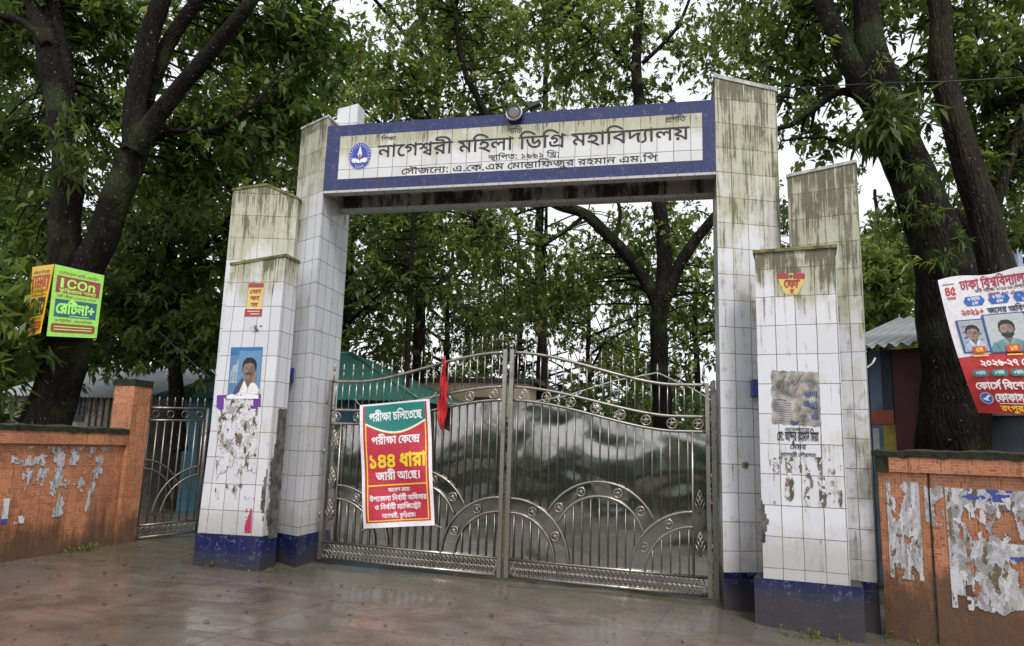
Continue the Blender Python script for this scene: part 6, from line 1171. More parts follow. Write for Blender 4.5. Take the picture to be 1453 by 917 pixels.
def spline(P, n=5):
    P = [Vector(p) for p in P]; out = []
    for i in range(len(P) - 1):
        a, b, c, d = P[max(0, i - 1)], P[i], P[i + 1], P[min(len(P) - 1, i + 2)]
        for k in range(n):
            t = k / n; out.append(.5 * ((2 * b) + (c - a) * t + (2 * a - 5 * b + 4 * c - d) * t * t + (3 * b - a - 3 * c + d) * t ** 3))
    return out + [P[-1]]
def tree(name, label, limbs, crowns, bark, leafm, seed, L=.17, Wd=.055, tips=9, per=7, spread=.42, group=None, twig=.016, droop=.35, cat='tree', young=.16):
    """limbs: list of (points, radius at foot, radius at tip); crowns: list of (centre, (rx, ry, rz), clumps)"""
    rng = np.random.default_rng(seed); rs = random.Random(seed)
    base = Vector(limbs[0][0][0]); t = empty(name, base, label, cat, group)
    m = MB(); nodes = []
    for pts, r0, r1 in limbs:
        P = spline(pts, 14 if r0 > .1 else 6); k = len(P)
        rr = [r0 + (r1 - r0) * (i / (k - 1)) for i in range(k)]
        if r0 > .1: P = [p + Vector((mnoise.noise(p * 1.3), mnoise.noise(p * 1.3 + Vector((9, 0, 0))), 0)) * r0 * .22 for p in P]
        pr = (lambda i, p: [1 + .10 * mnoise.noise(Vector((math.cos(j * .2618) * 1.5, math.sin(j * .2618) * 1.5 + seed, p.z * 1.1))) + .06 * mnoise.noise(Vector((math.cos(j * .2618) * 4, math.sin(j * .2618) * 4, p.z * .9 + seed))) + .035 * mnoise.noise(Vector((j * 1.7, p.z * 5, seed))) for j in range(24)]) if r0 > .1 else None
        m.tube(P, rr, 24 if r0 > .1 else 8, prof=pr); nodes += [(p, r) for p, r in zip(P, rr)]
    C = []
    NP = np.array([tuple(p) for p, r in nodes])
    for c, rad, n in crowns:
        c = np.array(c)
        for _ in range(n):
            q = rng.normal(size=3); q /= np.linalg.norm(q); q *= rng.random() ** (1 / 2.2); p = c + q * np.array(rad); C.append(p)
            d = ((NP - p) ** 2).sum(1) ** .5 + np.maximum(0, NP[:, 2] - p[2]) * .6; i = int(d.argmin())
            if d[i] < 4.5 and twig and rs.random() < .8:
                a = Vector(NP[i]); b = Vector(p); mid = a.lerp(b, .5) + Vector((0, 0, (b - a).length * .12)) + Vector(rng.normal(size=3) * .12)
                m.tube(spline([a, mid, b], 3), [min(twig * 1.8, nodes[i][1])] * 1 + [twig * (1.6 - 1.2 * k / 6) for k in range(1, 7)], 4, cap=False)
    m.build('trunk', bark, t)
    if C:
        me = leaf_mesh('crown', np.array(C) - np.array(base), spread, tips, per, L, Wd, rng, droop, young); me.materials.append(leafm)
        link('crown', me, t); NLEAF[0] += len(me.polygons)
    return t
def lm(Y, *pts): return [at(p[0], p[1], 1, Y if len(p) < 3 else p[2]) for p in pts]
def cr(x, y, Y, rx, ry, n, dep=None):
    c = at(x, y, 1, Y); k = (c - CAM_POS).dot(FW) / FPX; return (tuple(c), (rx * k, (dep if dep else rx * k * .7), ry * k), n)

# left roadside tree with two stems
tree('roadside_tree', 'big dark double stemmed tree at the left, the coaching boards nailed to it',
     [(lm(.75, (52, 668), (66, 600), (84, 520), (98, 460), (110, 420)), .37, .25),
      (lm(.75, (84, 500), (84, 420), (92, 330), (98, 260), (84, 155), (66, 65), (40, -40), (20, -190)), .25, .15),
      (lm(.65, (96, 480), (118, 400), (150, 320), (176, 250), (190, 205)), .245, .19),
      (lm(.6, (190, 215), (193, 144), (209, 65), (231, 0), (250, -60), (280, -220)), .19, .09),
      (lm(.5, (192, 215), (222, 168), (262, 118), (300, 72), (350, 8), (390, -50), (470, -160)), .155, .07),
      (lm(.9, (194, 212), (212, 125), (243, 55), (282, -5), (310, -60), (350, -190)), .15, .06),
      (lm(.9, (98, 330), (84, 250), (96, 120), (80, 20), (90, -60)), .14, .08),
      (lm(.6, (292, 92), (320, 112), (336, 145)), .045, .02), (lm(1.2, (178, 250), (230, 190), (300, 185), (360, 150)), .05, .02),
      (lm(.6, (66, 65), (30, 30), (-40, 20)), .09, .04)],
     [cr(20, 40, 1.2, 95, 70, 26), cr(140, 20, 1.6, 80, 60, 22), cr(20, 210, 2.2, 60, 80, 16), cr(150, 165, 2.4, 55, 70, 13), cr(330, 50, 2.4, 80, 60, 22), cr(320, 190, 2.2, 90, 60, 26), cr(430, 60, 2.8, 80, 60, 24), cr(385, 150, 2.5, 60, 60, 16), cr(260, 240, 2.4, 70, 50, 16), cr(60, 330, 2.6, 70, 60, 14), cr(60, -170, 1.5, 150, 90, 18), cr(330, -170, 1.5, 170, 90, 20)],
     M_bark1, M_leafA, 11, L=.2, Wd=.075, tips=11, per=8, spread=.37, group='trees standing behind the boundary walls')
# the leafy bush below it
tree('broadleaf_shrub', 'bright broad leaved shrub leaning in at the far left edge above the wall',
     [(lm(.2, (-30, 640), (-10, 540), (10, 450)), .05, .02)], [cr(12, 440, .3, 48, 62, 9), cr(8, 520, .3, 40, 45, 6), cr(-20, 590, .6, 30, 60, 6)], M_bark1, M_leafA, 5, L=.3, Wd=.085, tips=7, per=7, spread=.26, droop=.2, young=.3, cat='shrub')
# right roadside trees
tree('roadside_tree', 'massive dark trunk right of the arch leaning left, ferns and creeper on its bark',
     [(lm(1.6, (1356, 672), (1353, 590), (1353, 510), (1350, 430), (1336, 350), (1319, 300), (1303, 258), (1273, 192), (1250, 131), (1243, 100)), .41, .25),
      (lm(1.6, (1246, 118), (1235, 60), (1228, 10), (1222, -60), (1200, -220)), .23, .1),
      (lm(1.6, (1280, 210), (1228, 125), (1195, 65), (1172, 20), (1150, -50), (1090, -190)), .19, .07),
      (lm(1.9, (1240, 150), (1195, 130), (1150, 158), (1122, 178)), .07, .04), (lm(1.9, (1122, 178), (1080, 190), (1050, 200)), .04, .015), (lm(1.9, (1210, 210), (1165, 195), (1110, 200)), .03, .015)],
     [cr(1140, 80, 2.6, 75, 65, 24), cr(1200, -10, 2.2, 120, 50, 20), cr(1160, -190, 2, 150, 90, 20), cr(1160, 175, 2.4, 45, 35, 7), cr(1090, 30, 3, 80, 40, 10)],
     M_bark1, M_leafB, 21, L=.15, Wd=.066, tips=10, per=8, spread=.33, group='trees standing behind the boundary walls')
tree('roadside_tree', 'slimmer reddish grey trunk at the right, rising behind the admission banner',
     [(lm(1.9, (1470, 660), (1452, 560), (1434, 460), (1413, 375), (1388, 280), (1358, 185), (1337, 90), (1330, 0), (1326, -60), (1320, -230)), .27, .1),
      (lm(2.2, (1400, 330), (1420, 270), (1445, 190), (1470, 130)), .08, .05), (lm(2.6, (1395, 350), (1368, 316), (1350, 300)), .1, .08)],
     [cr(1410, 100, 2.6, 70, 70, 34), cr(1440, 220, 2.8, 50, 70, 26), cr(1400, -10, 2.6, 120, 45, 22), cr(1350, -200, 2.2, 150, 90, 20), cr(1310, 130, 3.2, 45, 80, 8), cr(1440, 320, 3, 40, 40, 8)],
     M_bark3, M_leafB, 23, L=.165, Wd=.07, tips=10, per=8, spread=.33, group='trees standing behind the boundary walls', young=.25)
# the spreading tree inside the gate
tree('courtyard_tree', 'dark forked tree inside the gate, spreading over the courtyard',
     [(lm(8, (946, 640), (938, 560), (935, 490), (936, 430)), .22, .19),
      (lm(8, (936, 440), (958, 390), (985, 345), (1012, 310), (1040, 280), (1075, 210)), .16, .07), (lm(8, (936, 435), (944, 370), (936, 300), (920, 220), (906, 130), (904, 60), (912, -40)), .19, .1),
      (lm(8, (934, 435), (908, 385), (872, 345), (830, 305), (780, 285), (725, 225), (690, 160), (660, 100), (645, 20)), .16, .06), (lm(7.5, (872, 345), (880, 300), (868, 270)), .06, .03), (lm(7, (830, 305), (800, 330), (770, 350)), .05, .02),
      (lm(8.4, (906, 110), (870, 70), (830, 40), (800, 0)), .06, .03), (lm(8, (912, 90), (960, 40), (985, -20)), .06, .03), (lm(8, (690, 160), (620, 175), (590, 130)), .06, .02), (lm(8, (790, 290), (745, 300), (700, 320)), .04, .02), (lm(8.5, (1075, 210), (1120, 120), (1150, 40)), .06, .03), (lm(8.2, (1060, 240), (1075, 150), (1060, 60), (1090, -20)), .06, .03)],
     [cr(560, 110, 8, 90, 55, 34), cr(640, 50, 9, 90, 70, 34), cr(770, 60, 9, 90, 70, 34), cr(880, 50, 8.5, 90, 60, 24), cr(700, 150, 8.6, 60, 30, 13), cr(900, 135, 9, 70, 30, 11), cr(1030, 60, 9, 80, 60, 20), cr(700, -20, 8, 200, 40, 30), cr(690, 340, 8, 80, 45, 20), cr(820, 390, 9, 90, 60, 24), cr(940, 330, 9, 80, 50, 16), cr(590, 330, 8, 70, 45, 18), cr(1000, 430, 9, 60, 50, 14), cr(760, 440, 10, 80, 40, 14), cr(540, 250, 8, 60, 50, 14)],
     M_bark1, M_leafB, 31, L=.155, Wd=.075, tips=12, per=8, spread=.42)
tree('slender_tree', 'thin straight dark trunk seen between the left arch pillar and the red flag',
     [(lm(6.5, (574, 640), (577, 540), (580, 450), (583, 380), (588, 300), (592, 230)), .075, .05)],
     [cr(540, 380, 6.8, 55, 50, 14), cr(610, 400, 7.5, 60, 50, 14), cr(590, 300, 7, 60, 40, 12)], M_bark1, M_leafC, 41, L=.2, Wd=.07, tips=8, per=7, spread=.45)
tree('dense_tree', 'dense dark tree filling the space between the left trunk and the arch',
     [(lm(5, (255, 640), (250, 540), (246, 430), (240, 330), (236, 200)), .16, .08), (lm(5, (246, 430), (200, 340), (170, 250)), .07, .03), (lm(5, (246, 400), (310, 330), (350, 270)), .06, .03), (lm(5.2, (242, 330), (300, 230), (330, 160)), .06, .03)],
     [cr(250, 330, 5, 75, 80, 46), cr(230, 440, 5.4, 75, 70, 44), cr(290, 470, 5, 55, 55, 26), cr(180, 400, 5.6, 60, 80, 34), cr(420, 130, 6.5, 80, 70, 36), cr(450, 210, 7, 50, 50, 16), cr(390, 320, 5.2, 40, 90, 24), cr(150, 500, 5, 50, 35, 16)],
     M_bark1, M_leafC, 43, L=.19, Wd=.078, tips=9, per=8, spread=.42, droop=.45)
# ferns and creepers on the trunks
def fern(name, label, c, n, L, seed, mat=M_fern, cat='fern', tips=5):
    rng = np.random.default_rng(seed); c = [Vector(p) for p in c]; o = c[0]
    me = leaf_mesh(name, [tuple(p - o) for p in c], n, tips, 9, L, L * .2, rng, .75, .3); me.materials.append(mat); tag(link(name, me, None, o), label, cat)
fern('fern', 'yellowish hanging fern clump on the right big trunk above the rear wing pillar', [at(x, y, 1, 1.15) for x, y in ((1268, 150), (1258, 165), (1275, 180), (1250, 195), (1240, 175))], .12, .3, 3)
fern('fern', 'green fern growing in the fork between the two left stems', [at(x, y, 1, .3) for x, y in ((92, 190), (110, 200), (84, 225), (120, 215), (100, 240), (88, 150))], .15, .24, 4, tips=4)
fern('creeper', 'dark creeper hugging the leaning trunk right of the arch', [at(x, y, 1, 1.3 - .02 * k) for k, (x, y) in enumerate(((1258, 90), (1262, 130), (1290, 210), (1310, 260), (1330, 300), (1280, 240), (1345, 340), (1275, 190), (1300, 310), (1320, 370)))], .13, .13, 5, M_leafC, 'creeper', 7)
fern('leaf_sprig', 'large leaved sprig hanging in the gap of sky left of the leaning trunk', [at(x, y, 1, 1.8) for x, y in ((1262, 300), (1275, 290), (1258, 328), (1280, 330), (1290, 350))], .1, .17, 6, M_leafC, 'leaves', 4)
tree('young_tree', 'small leafy tree standing behind the painted building',
     [(lm(7, (1262, 640), (1262, 520), (1258, 420)), .08, .03)], [cr(1250, 395, 7, 50, 55, 24), cr(1290, 370, 7.5, 40, 45, 12), cr(1240, 450, 7, 40, 35, 10)], M_bark2, M_leafB, 47, L=.2, Wd=.085, tips=8, per=8, spread=.4)

# the wood behind: three models copied with their parts
def model(i, label, group):
    rs = random.Random(60 + i); H = 11 + i
    limbs = [([(0, 0, -.2), (.1, 0, 2.5), (.2, .1, 5), (.1, .2, 8), (.3, 0, H)], .24, .06)]
    for k in range(8):
        a = k * .8 + rs.random(); z = 2.6 + k * .9; r = 2.2 + rs.random() * 1.6
        limbs.append(([(.15, .1, z), (math.cos(a) * r * .5, math.sin(a) * r * .5, z + .8), (math.cos(a) * r, math.sin(a) * r, z + 1.3)], .08, .03))
    crowns = [((math.cos(k * 1.1) * 1.9, math.sin(k * 1.1) * 1.9, 2.4 + k * .85), (1.9, 1.9, 1.2), 11) for k in range(11)]
    return tree('background_tree', label, limbs, crowns, M_bark1, M_leafC if i != 1 else M_leafB, 70 + i, L=.25, Wd=.125, tips=8, per=7, spread=.55, group=group, twig=.02)
LAB = {'l': 'dense tree in the dark wood behind the shed and left tree', 'm': 'dense tree in the wood seen through and above the gate', 'r': 'leafy tree in the thin wood behind the painted building'}
GRP = {'l': 'trees of the wood at the left', 'm': 'trees of the wood beyond the courtyard', 'r': 'trees of the wood at the right'}
def copy_tree(src, loc, rz, sc, key):
    r = src.copy(); COL.objects.link(r); r.location = loc; r.rotation_euler = (0, 0, rz); r.scale = (sc,) * 3; r['label'] = LAB[key]; r['group'] = GRP[key]
    for ch in list(src.children):
        c = ch.copy(); COL.objects.link(c); c.parent = r
    return r
MODELS = [model(i, LAB['m'], GRP['m']) for i in range(3)]
spots = [(-22, 10, 'l'), (-18, 13, 'l'), (-14.5, 12.5, 'l'), (-25, 16, 'l'), (-11, 14, 'l'), (-20, 20, 'l'), (-15, 20, 'l'), (-29, 11, 'l'), (-31, 21, 'l'), (-10, 21, 'l'),
         (-4.2, 26, 'm'), (-7.5, 24.5, 'm'), (0.4, 25, 'm'), (-2.2, 31, 'm'), (-11, 31, 'm'), (4.9, 25, 'm'),
         (6.6, 18, 'r'), (10.5, 15, 'r'), (12.8, 22, 'r'), (8.2, 26, 'r'), (16, 18, 'r')]
for i, (x, y, k) in enumerate(spots):
    loc = (x, y, gz(x, y)); sc = .8 + .25 * random.Random(i).random(); src = MODELS[i % 3]
    if i < 3: src.location = loc; src.scale = (sc,) * 3; src.rotation_euler = (0, 0, i * 1.3); src['label'] = LAB[k]; src['group'] = GRP[k]
    else: copy_tree(src, loc, i * 2.1, sc, k)

# taller, finer leaved trees whose crowns show above the arch
def tall(i):
    rs = random.Random(90 + i); H = 18
    limbs = [([(0, 0, -.2), (.2, 0, 4), (.1, .2, 8), (.4, .1, 13), (.3, 0, H)], .26, .05)]
    for k in range(9):
        a = k * 2.3 + rs.random(); z = 6.0 + k * 1.15; r = 2.4 + rs.random() * 1.4
        limbs.append(([(.2, .1, z), (math.cos(a) * r * .5, math.sin(a) * r * .5, z + 1.1), (math.cos(a) * r, math.sin(a) * r, z + 1.9)], .09, .03))
    crowns = [((math.cos(k * 2.3) * 2.0, math.sin(k * 2.3) * 2.0, 6.6 + k * 1.0), (1.9, 1.9, 1.0), 10) for k in range(12)]
    return tree('tall_tree', 'tall fine leaved tree rising high behind the arch', limbs, crowns, M_bark1, M_leafB if i < 2 else M_leafC, 95 + i, L=.18, Wd=.09, tips=13, per=8, spread=.45, group='tall trees rising behind the arch', twig=.02)
TALL = [tall(i) for i in range(3)]
HIGH = {'a': ('tall fine leaved tree rising high behind the arch', 'tall trees rising behind the arch'), 'l': ('tall dark leaved tree rising behind the two left stems', 'tall trees behind the left stems')}
used = set()
for i, (x, y, sc, q, k) in enumerate(((-8.6, 13.5, 1.0, 0, 'a'), (-5.0, 17, 1.05, 1, 'a'), (-12.5, 17, .95, 0, 'a'), (-16.5, 9.5, .9, 2, 'l'), (-20.5, 8.0, .95, 2, 'l'), (-13.0, 11.0, .85, 2, 'l'), (-24.5, 12, 1.0, 2, 'l'))):
    src = TALL[q]; loc = (x, y, gz(x, y))
    c = src if q not in used else copy_tree(src, loc, i * 1.9, sc, 'm')
    used.add(q); c.location = loc; c.scale = (sc,) * 3; c.rotation_euler = (0, 0, i * 1.9); c['label'], c['group'] = HIGH[k]

# shrubs at the far side of the courtyard
rng = np.random.default_rng(15)
sc_ = np.array([(rng.normal() * .75, rng.normal() * .5, .3 + rng.random() * 2.3) for _ in range(34)])
me = leaf_mesh('shrub', sc_, .34, 13, 7, .16, .075, rng); me.materials.append(M_leafC)
for i, (x, y, s_) in enumerate(((-2.6, 12.4, 1.0), (-1.2, 13.0, 1.1), (.2, 12.3, .95), (1.5, 13.2, 1.15), (2.8, 12.6, 1.0), (-.5, 15.5, 1.3), (2.0, 16, 1.3), (4.2, 14, 1.2), (-9.5, 14.6, 1.2), (-4.4, 14.2, .9))):
    o = link('shrub', me, None, (x, y, gz(x, y))); o.scale = (s_,) * 3; o.rotation_euler = (0, 0, i * 1.7); tag(o, 'bushy shrub in the low green row at the far side of the courtyard', 'shrub', 'shrubs beyond the courtyard')
wc = np.array([(-7.86 + abs(rng.normal()) * .05, rng.uniform(-4.5, .2), 0) for _ in range(26)] + [(RW0.x + RWd.x * k - RWn.x * .08, RW0.y + RWd.y * k - RWn.y * .08, 0) for k in rng.uniform(0, 2, 12)] + [(rng.uniform(-6.1, -5.0), -.5 + rng.normal() * .02, 0) for _ in range(5)] + [(rng.uniform(.3, 1.3), -.72 + rng.normal() * .03, 0) for _ in range(7)])
wc[:, 2] = [gz(p[0], p[1]) + .02 for p in wc]
me = leaf_mesh('weeds', wc, .03, 5, 4, .05, .014, rng, droop=-.5); me.materials.append(M_leafB); tag(link('weeds', me), 'small weeds sprouting along the feet of the walls and pillars', 'weeds', None, 'stuff')

# across the road, behind the camera: what the polished gate and the wet ground mirror
for i, (x, y) in enumerate(((-26, -36), (-12, -40), (3, -38), (17, -41), (-38, -40), (30, -38))):
    c = copy_tree(MODELS[i % 3], (x, y, 0), i * 1.7, .62, 'm'); c['label'] = 'tree standing across the road, mirrored faintly in the steel gate sheets'; c['group'] = 'trees across the road'
rng = np.random.default_rng(9)
hc = np.array([(x + rng.normal() * .3, -14 + rng.normal() * .5, rng.random() * 1.5 + .2) for x in np.linspace(-26, 22, 260)])
M_hedge = leaf_mat('hedge_leaves', (0.03, 0.09, 0.02), (0.06, 0.16, 0.035), (0.12, 0.25, 0.06), .3)
me = leaf_mesh('hedge', hc - np.array((0, -14, 0)), .42, 14, 7, .3, .16, rng); me.materials.append(M_hedge); tag(link('hedge', me, None, (0, -14, 0)), 'long green roadside hedge across the road, mirrored in the steel gate sheets', 'hedge')

# ------------------------------------------------------------------ small litter
rng = np.random.default_rng(77)
def litter(name, n, x0, x1, y0, y1, mats, smin, smax, kind='stuff'):
    V = []; F = []; MI = []
    for i in range(n):
        x, y = rng.uniform(x0, x1), rng.uniform(y0, y1); a = rng.uniform(0, 6.28); s = rng.uniform(smin, smax); w = s * rng.uniform(.2, .45); z = rough_gz(x, y) + .008
        c, sn = math.cos(a), math.sin(a); b = len(V)
        for u, v, h in ((0, 0, 0), (s * .5, w, .004), (s, 0, rng.uniform(.001, .012)), (s * .5, -w, .004)): V.append((x + u * c - v * sn, y + u * sn + v * c, z + h))
        F.append([b, b + 3, b + 2, b + 1][::-1]); MI.append(int(rng.integers(len(mats))))
    me = bpy.data.meshes.new(name); me.from_pydata(V, [], F)
    for m in mats: me.materials.append(m)
    me.polygons.foreach_set('material_index', MI); me.update(); tag(link(name, me), 'scattered fallen leaves and scraps on the wet ground before the gate', 'litter', None, kind)
litter('fallen_leaves', 420, -8, 3, -6, 1.2, [ink((.05, .035, .02), .6), ink((.09, .06, .03), .6), ink((.03, .025, .02), .6), ink((.10, .075, .04), .6)], .015, .07)
print('LEAVES', NLEAF[0])
# ------------------------------------------------------------------ posters and paper on the pillars and walls
def _skin(c): return mottled('printed_skin', (tuple(x * .8 for x in c), tuple(min(1, x * 1.15) for x in c), tuple(x * .62 for x in c)), 34.0, .5)
def portrait(b, x0, y0, x1, y1, bgc, shirt, skin=(0.36, 0.19, 0.12), hair=(0.012, 0.011, 0.012), beard=False, tache=False, frame=None, name='portrait'):
    """printed head-and-shoulders picture inside the rectangle"""
    w, h = x1 - x0, y1 - y0; A = (w * b.W) / (h * b.H)
    X = lambda u: x0 + w * (0.5 + u / A); Y = lambda v: y0 + h * v      # u, v in units of the picture height
    hw = 0.5 * A
    if frame: b.rect(name + '_frame', x0 - .012, y0 - .008, x1 + .012, y1 + .008, ink(frame))
    b.rect(name + '_ground', x0, y0, x1, y1, ink(bgc))
    sh = min(hw, .42)
    b.poly(name + '_shirt', [(X(-sh), Y(0)), (X(sh), Y(0)), (X(sh), Y(.12)), (X(sh * .85), Y(.24)), (X(.13), Y(.33)), (X(-.13), Y(.33)), (X(-sh * .85), Y(.24)), (X(-sh), Y(.12))], ink(shirt))
    sk = _skin(skin); dk = ink(tuple(c * .6 for c in skin)); cl = ink(tuple(c * .62 for c in shirt)); lt = ink(tuple(min(.8, c * 1.35 + .02) for c in shirt))
    for s in (-1, 1): b.poly(name + '_fold', [(X(s * .2), Y(0)), (X(s * .24), Y(0)), (X(s * .3), Y(.2)), (X(s * .27), Y(.22))], cl)
    b.poly(name + '_neck', [(X(-.085), Y(.28)), (X(0), Y(.2)), (X(.085), Y(.28)), (X(.08), Y(.44)), (X(-.08), Y(.44))], dk)
    b.poly(name + '_collar', [(X(-.14), Y(.33)), (X(-.09), Y(.36)), (X(-.005), Y(.2)), (X(-.06), Y(.19))], lt); b.poly(name + '_collar', [(X(.14), Y(.33)), (X(.06), Y(.19)), (X(.005), Y(.2)), (X(.09), Y(.36))], lt)
    b.rect(name + '_placket', X(-.008), Y(0), X(.008), Y(.2), cl)
    b.ell(name + '_ear', X(-.152), Y(.58), .026 * w / A, .045 * h, dk, 10); b.ell(name + '_ear', X(.152), Y(.58), .026 * w / A, .045 * h, dk, 10)
    b.ell(name + '_hair', X(.005), Y(.665), .17 * w / A, .185 * h, ink(hair))
    b.poly(name + '_face', [(X(q * math.sin(R(k * 15))), Y(.575 - .2 * math.cos(R(k * 15)))) for k in range(24) for q in [.142 - .022 * max(0, math.cos(R(k * 15))) ** 2 * 2]][::1], sk)
    b.poly(name + '_cheek', [(X(.135), Y(.6)), (X(.128), Y(.5)), (X(.075), Y(.4)), (X(.05), Y(.42)), (X(.085), Y(.52)), (X(.1), Y(.64)), (X(.13), Y(.67))], dk)
    b.poly(name + '_hair', [(X(-.155), Y(.64)), (X(-.125), Y(.7)), (X(-.06), Y(.725)), (X(.03), Y(.74)), (X(.1), Y(.71)), (X(.155), Y(.63)), (X(.15), Y(.78)), (X(.06), Y(.85)), (X(-.07), Y(.85)), (X(-.15), Y(.77))], ink(hair))
    if beard: b.poly(name + '_beard', [(X(-.143), Y(.58)), (X(-.115), Y(.5)), (X(-.07), Y(.5)), (X(0), Y(.515)), (X(.07), Y(.5)), (X(.115), Y(.5)), (X(.143), Y(.58)), (X(.125), Y(.43)), (X(.05), Y(.365)), (X(-.05), Y(.365)), (X(-.125), Y(.43))], ink(hair))
    for s in (-1, 1):
        b.poly(name + '_brow', [(X(.025 * s), Y(.638)), (X(.07 * s), Y(.658)), (X(.105 * s), Y(.64)), (X(.07 * s), Y(.645))][::s], ink(hair)); b.ell(name + '_socket', X(.062 * s), Y(.613), .036 * w / A, .02 * h, dk, 10); b.ell(name + '_eye', X(.062 * s), Y(.61), .022 * w / A, .009 * h, ink((.4, .37, .35)), 8); b.ell(name + '_pupil', X(.062 * s), Y(.611), .011 * w / A, .011 * h, ink((.01, .01, .01)), 8)
    b.poly(name + '_nose', [(X(.0), Y(.61)), (X(.02), Y(.57)), (X(.034), Y(.535)), (X(.0), Y(.522)), (X(-.03), Y(.535)), (X(-.008), Y(.55))], dk)
    if tache: b.poly(name + '_moustache', [(X(-.08), Y(.485)), (X(0), Y(.508)), (X(.08), Y(.485)), (X(.05), Y(.525)), (X(0), Y(.53)), (X(-.05), Y(.525))], ink(hair))
    b.poly(name + '_mouth', [(X(-.045), Y(.476)), (X(0), Y(.466)), (X(.045), Y(.476)), (X(0), Y(.486))], ink(tuple(c * q for c, q in zip(skin, (.6, .38, .4)))))
FL1 = Face((-6.13, YL), (-5.26, YL), 0.003)
FR1p = Face((0.36, -0.46), (1.15, -0.61), 0.003)
def quad(fc, *p): return [fc.px(*q) for q in p]
REDI, YELI = ink((0.40, 0.05, 0.05)), ink((0.68, 0.52, 0.16))
b = Board('coaching_sticker', 'narrow red and yellow sticker with stacked Bengali letters high on the left wing pillar', 'sticker', *quad(FL1, (348, 449), (370, 449), (374.5, 402), (353.5, 402)), YELI, 0.001)
b.rect('red_band', 0, .87, 1, 1, REDI); b.rect('red_band', -.06, .0, 1.06, .22, REDI); b.poly('white_stripe', [(0, .225), (1, .225), (1, .25), (0, .25)], wht)
b.text('ফো', .12, .88, .69, .11, REDI, 30); b.text('কা', .2, .8, .49, .11, REDI, 30); b.text('স', .3, .72, .29, .11, REDI, 30); b.ell('red_dot', .5, .93, .1, .04, ink((.1, .1, .15)), 12)
b.rect('white_line', .12, .14, .9, .16, wht); b.rect('white_line', .3, .06, .9, .08, wht)
b = Board('portrait_poster', 'faded blue poster of a moustached man in a white shirt on the left wing pillar', 'poster', *quad(FL1, (322, 566), (367.5, 566), (373, 492.5), (328, 493)), ink((0.10, 0.2, 0.36)), 0.001)
b.poly('dome_picture', [(.05, .3), (.5, .3), (.5, .62), (.44, .66), (.4, .6), (.33, .66), (.27, .78), (.21, .66), (.12, .64), (.05, .5)], ink((.36, .42, .48)))
for k in range(5): b.rect('dome_arch', .08 + .085 * k, .34, .125 + .085 * k, .52, ink((.2, .28, .4)))
b.rect('sky_band', 0, .86, 1, 1, ink((.03, .16, .36)))
portrait(b, .28, .02, .98, .93, (.12, .26, .42), (.72, .72, .74), skin=(.27, .17, .13), tache=True)
b.poly('dark_shawl', [(.22, .18), (.44, .42), (.5, .36), (.36, .12), (.2, .1)], ink((.05, .07, .12)))
b.poly('hand', [(.74, .3), (.86, .34), (.9, .46), (.8, .46), (.72, .4)], ink((.26, .16, .12)))
b.poly('white_foot', [(0, 0), (1, 0), (.98, .07), (.7, .1), (.4, .05), (.15, .09), (0, .06)], wht)
P_white = mottled('paper_white', ((.66, .66, .68), (.56, .55, .56), (.42, .4, .38)), 22); P_grey = mottled('paper_grey', ((.36, .35, .34), (.24, .23, .22), (.5, .49, .49)), 26); P_brown = mottled('paper_brown', ((.2, .14, .09), (.11, .075, .05), (.3, .23, .17)), 28); P_purple = ink((0.13, 0.035, 0.28), .6); P_blue = ink((0.05, 0.08, 0.32), .6); P_red = ink((0.42, 0.03, 0.08), .6); P_dark = ink((0.09, 0.075, 0.06), .8); P_pale = mottled('paper_pale', ((.54, .53, .56), (.42, .41, .43), (.27, .25, .24)), 24)
def fpatch(name, label, fc, pts, cell, keep, mats, which, cat='paper', parent=None):
    bl, br, tl = fc.px(*pts[0]), fc.px(*pts[1]), fc.px(*pts[2]); return torn(name, bl, br - bl, tl - bl, cell, keep, mats, which, parent, label, cat)
W_ = (FL1.px(368, 640) - FL1.px(306, 640)).length
fpatch('torn_poster', 'stripped white poster with purple corners below the portrait on the left wing pillar', FL1, ((302, 708), (366, 708), (308, 561)), .009,
    lambda u, v: (v > 1.09 and (u < .09 or u > .50 or v > 1.21) and u > .0) or (fbm(u * 7, v * 6, 3) + .25 * fbm(u * 25, v * 12, 5) > .0 - .25 * (v > .5) + .35 * (v < .3) and .03 < u < .56 and v < 1.2),
    [P_white, P_brown, P_purple, P_grey, P_dark],
    lambda u, v: 2 if (v > 1.07 and (u < .10 or u > .46 or v > 1.24) and abs(u - .3) > .06 + .1 * (v < 1.2)) else 1 if fbm(u * 9, v * 3.5, 9) > .32 else 4 if fbm(u * 16, v * 9, 4) > .42 else 3 if fbm(u * 5, v * 4, 2) > .25 else 0)
fpatch('torn_scrap', 'dark red sliver of paper near the foot of the left wing pillar', FL1, ((345, 756), (358, 756), (347, 722)), .009, lambda u, v: u > .02 + .0 * v and u < .1 and (v < .30 * (u / .1) + .02 or fbm(u * 20, v * 20) > .35), [P_red], None)
fpatch('torn_scrap', 'faint shred of paper just under the red sticker', FL1, ((345, 471), (372, 471), (346, 462)), .010, lambda u, v: fbm(u * 16, v * 16, 8) > .2, [P_grey, P_dark], lambda u, v: fbm(u * 30, v * 9) > .1)
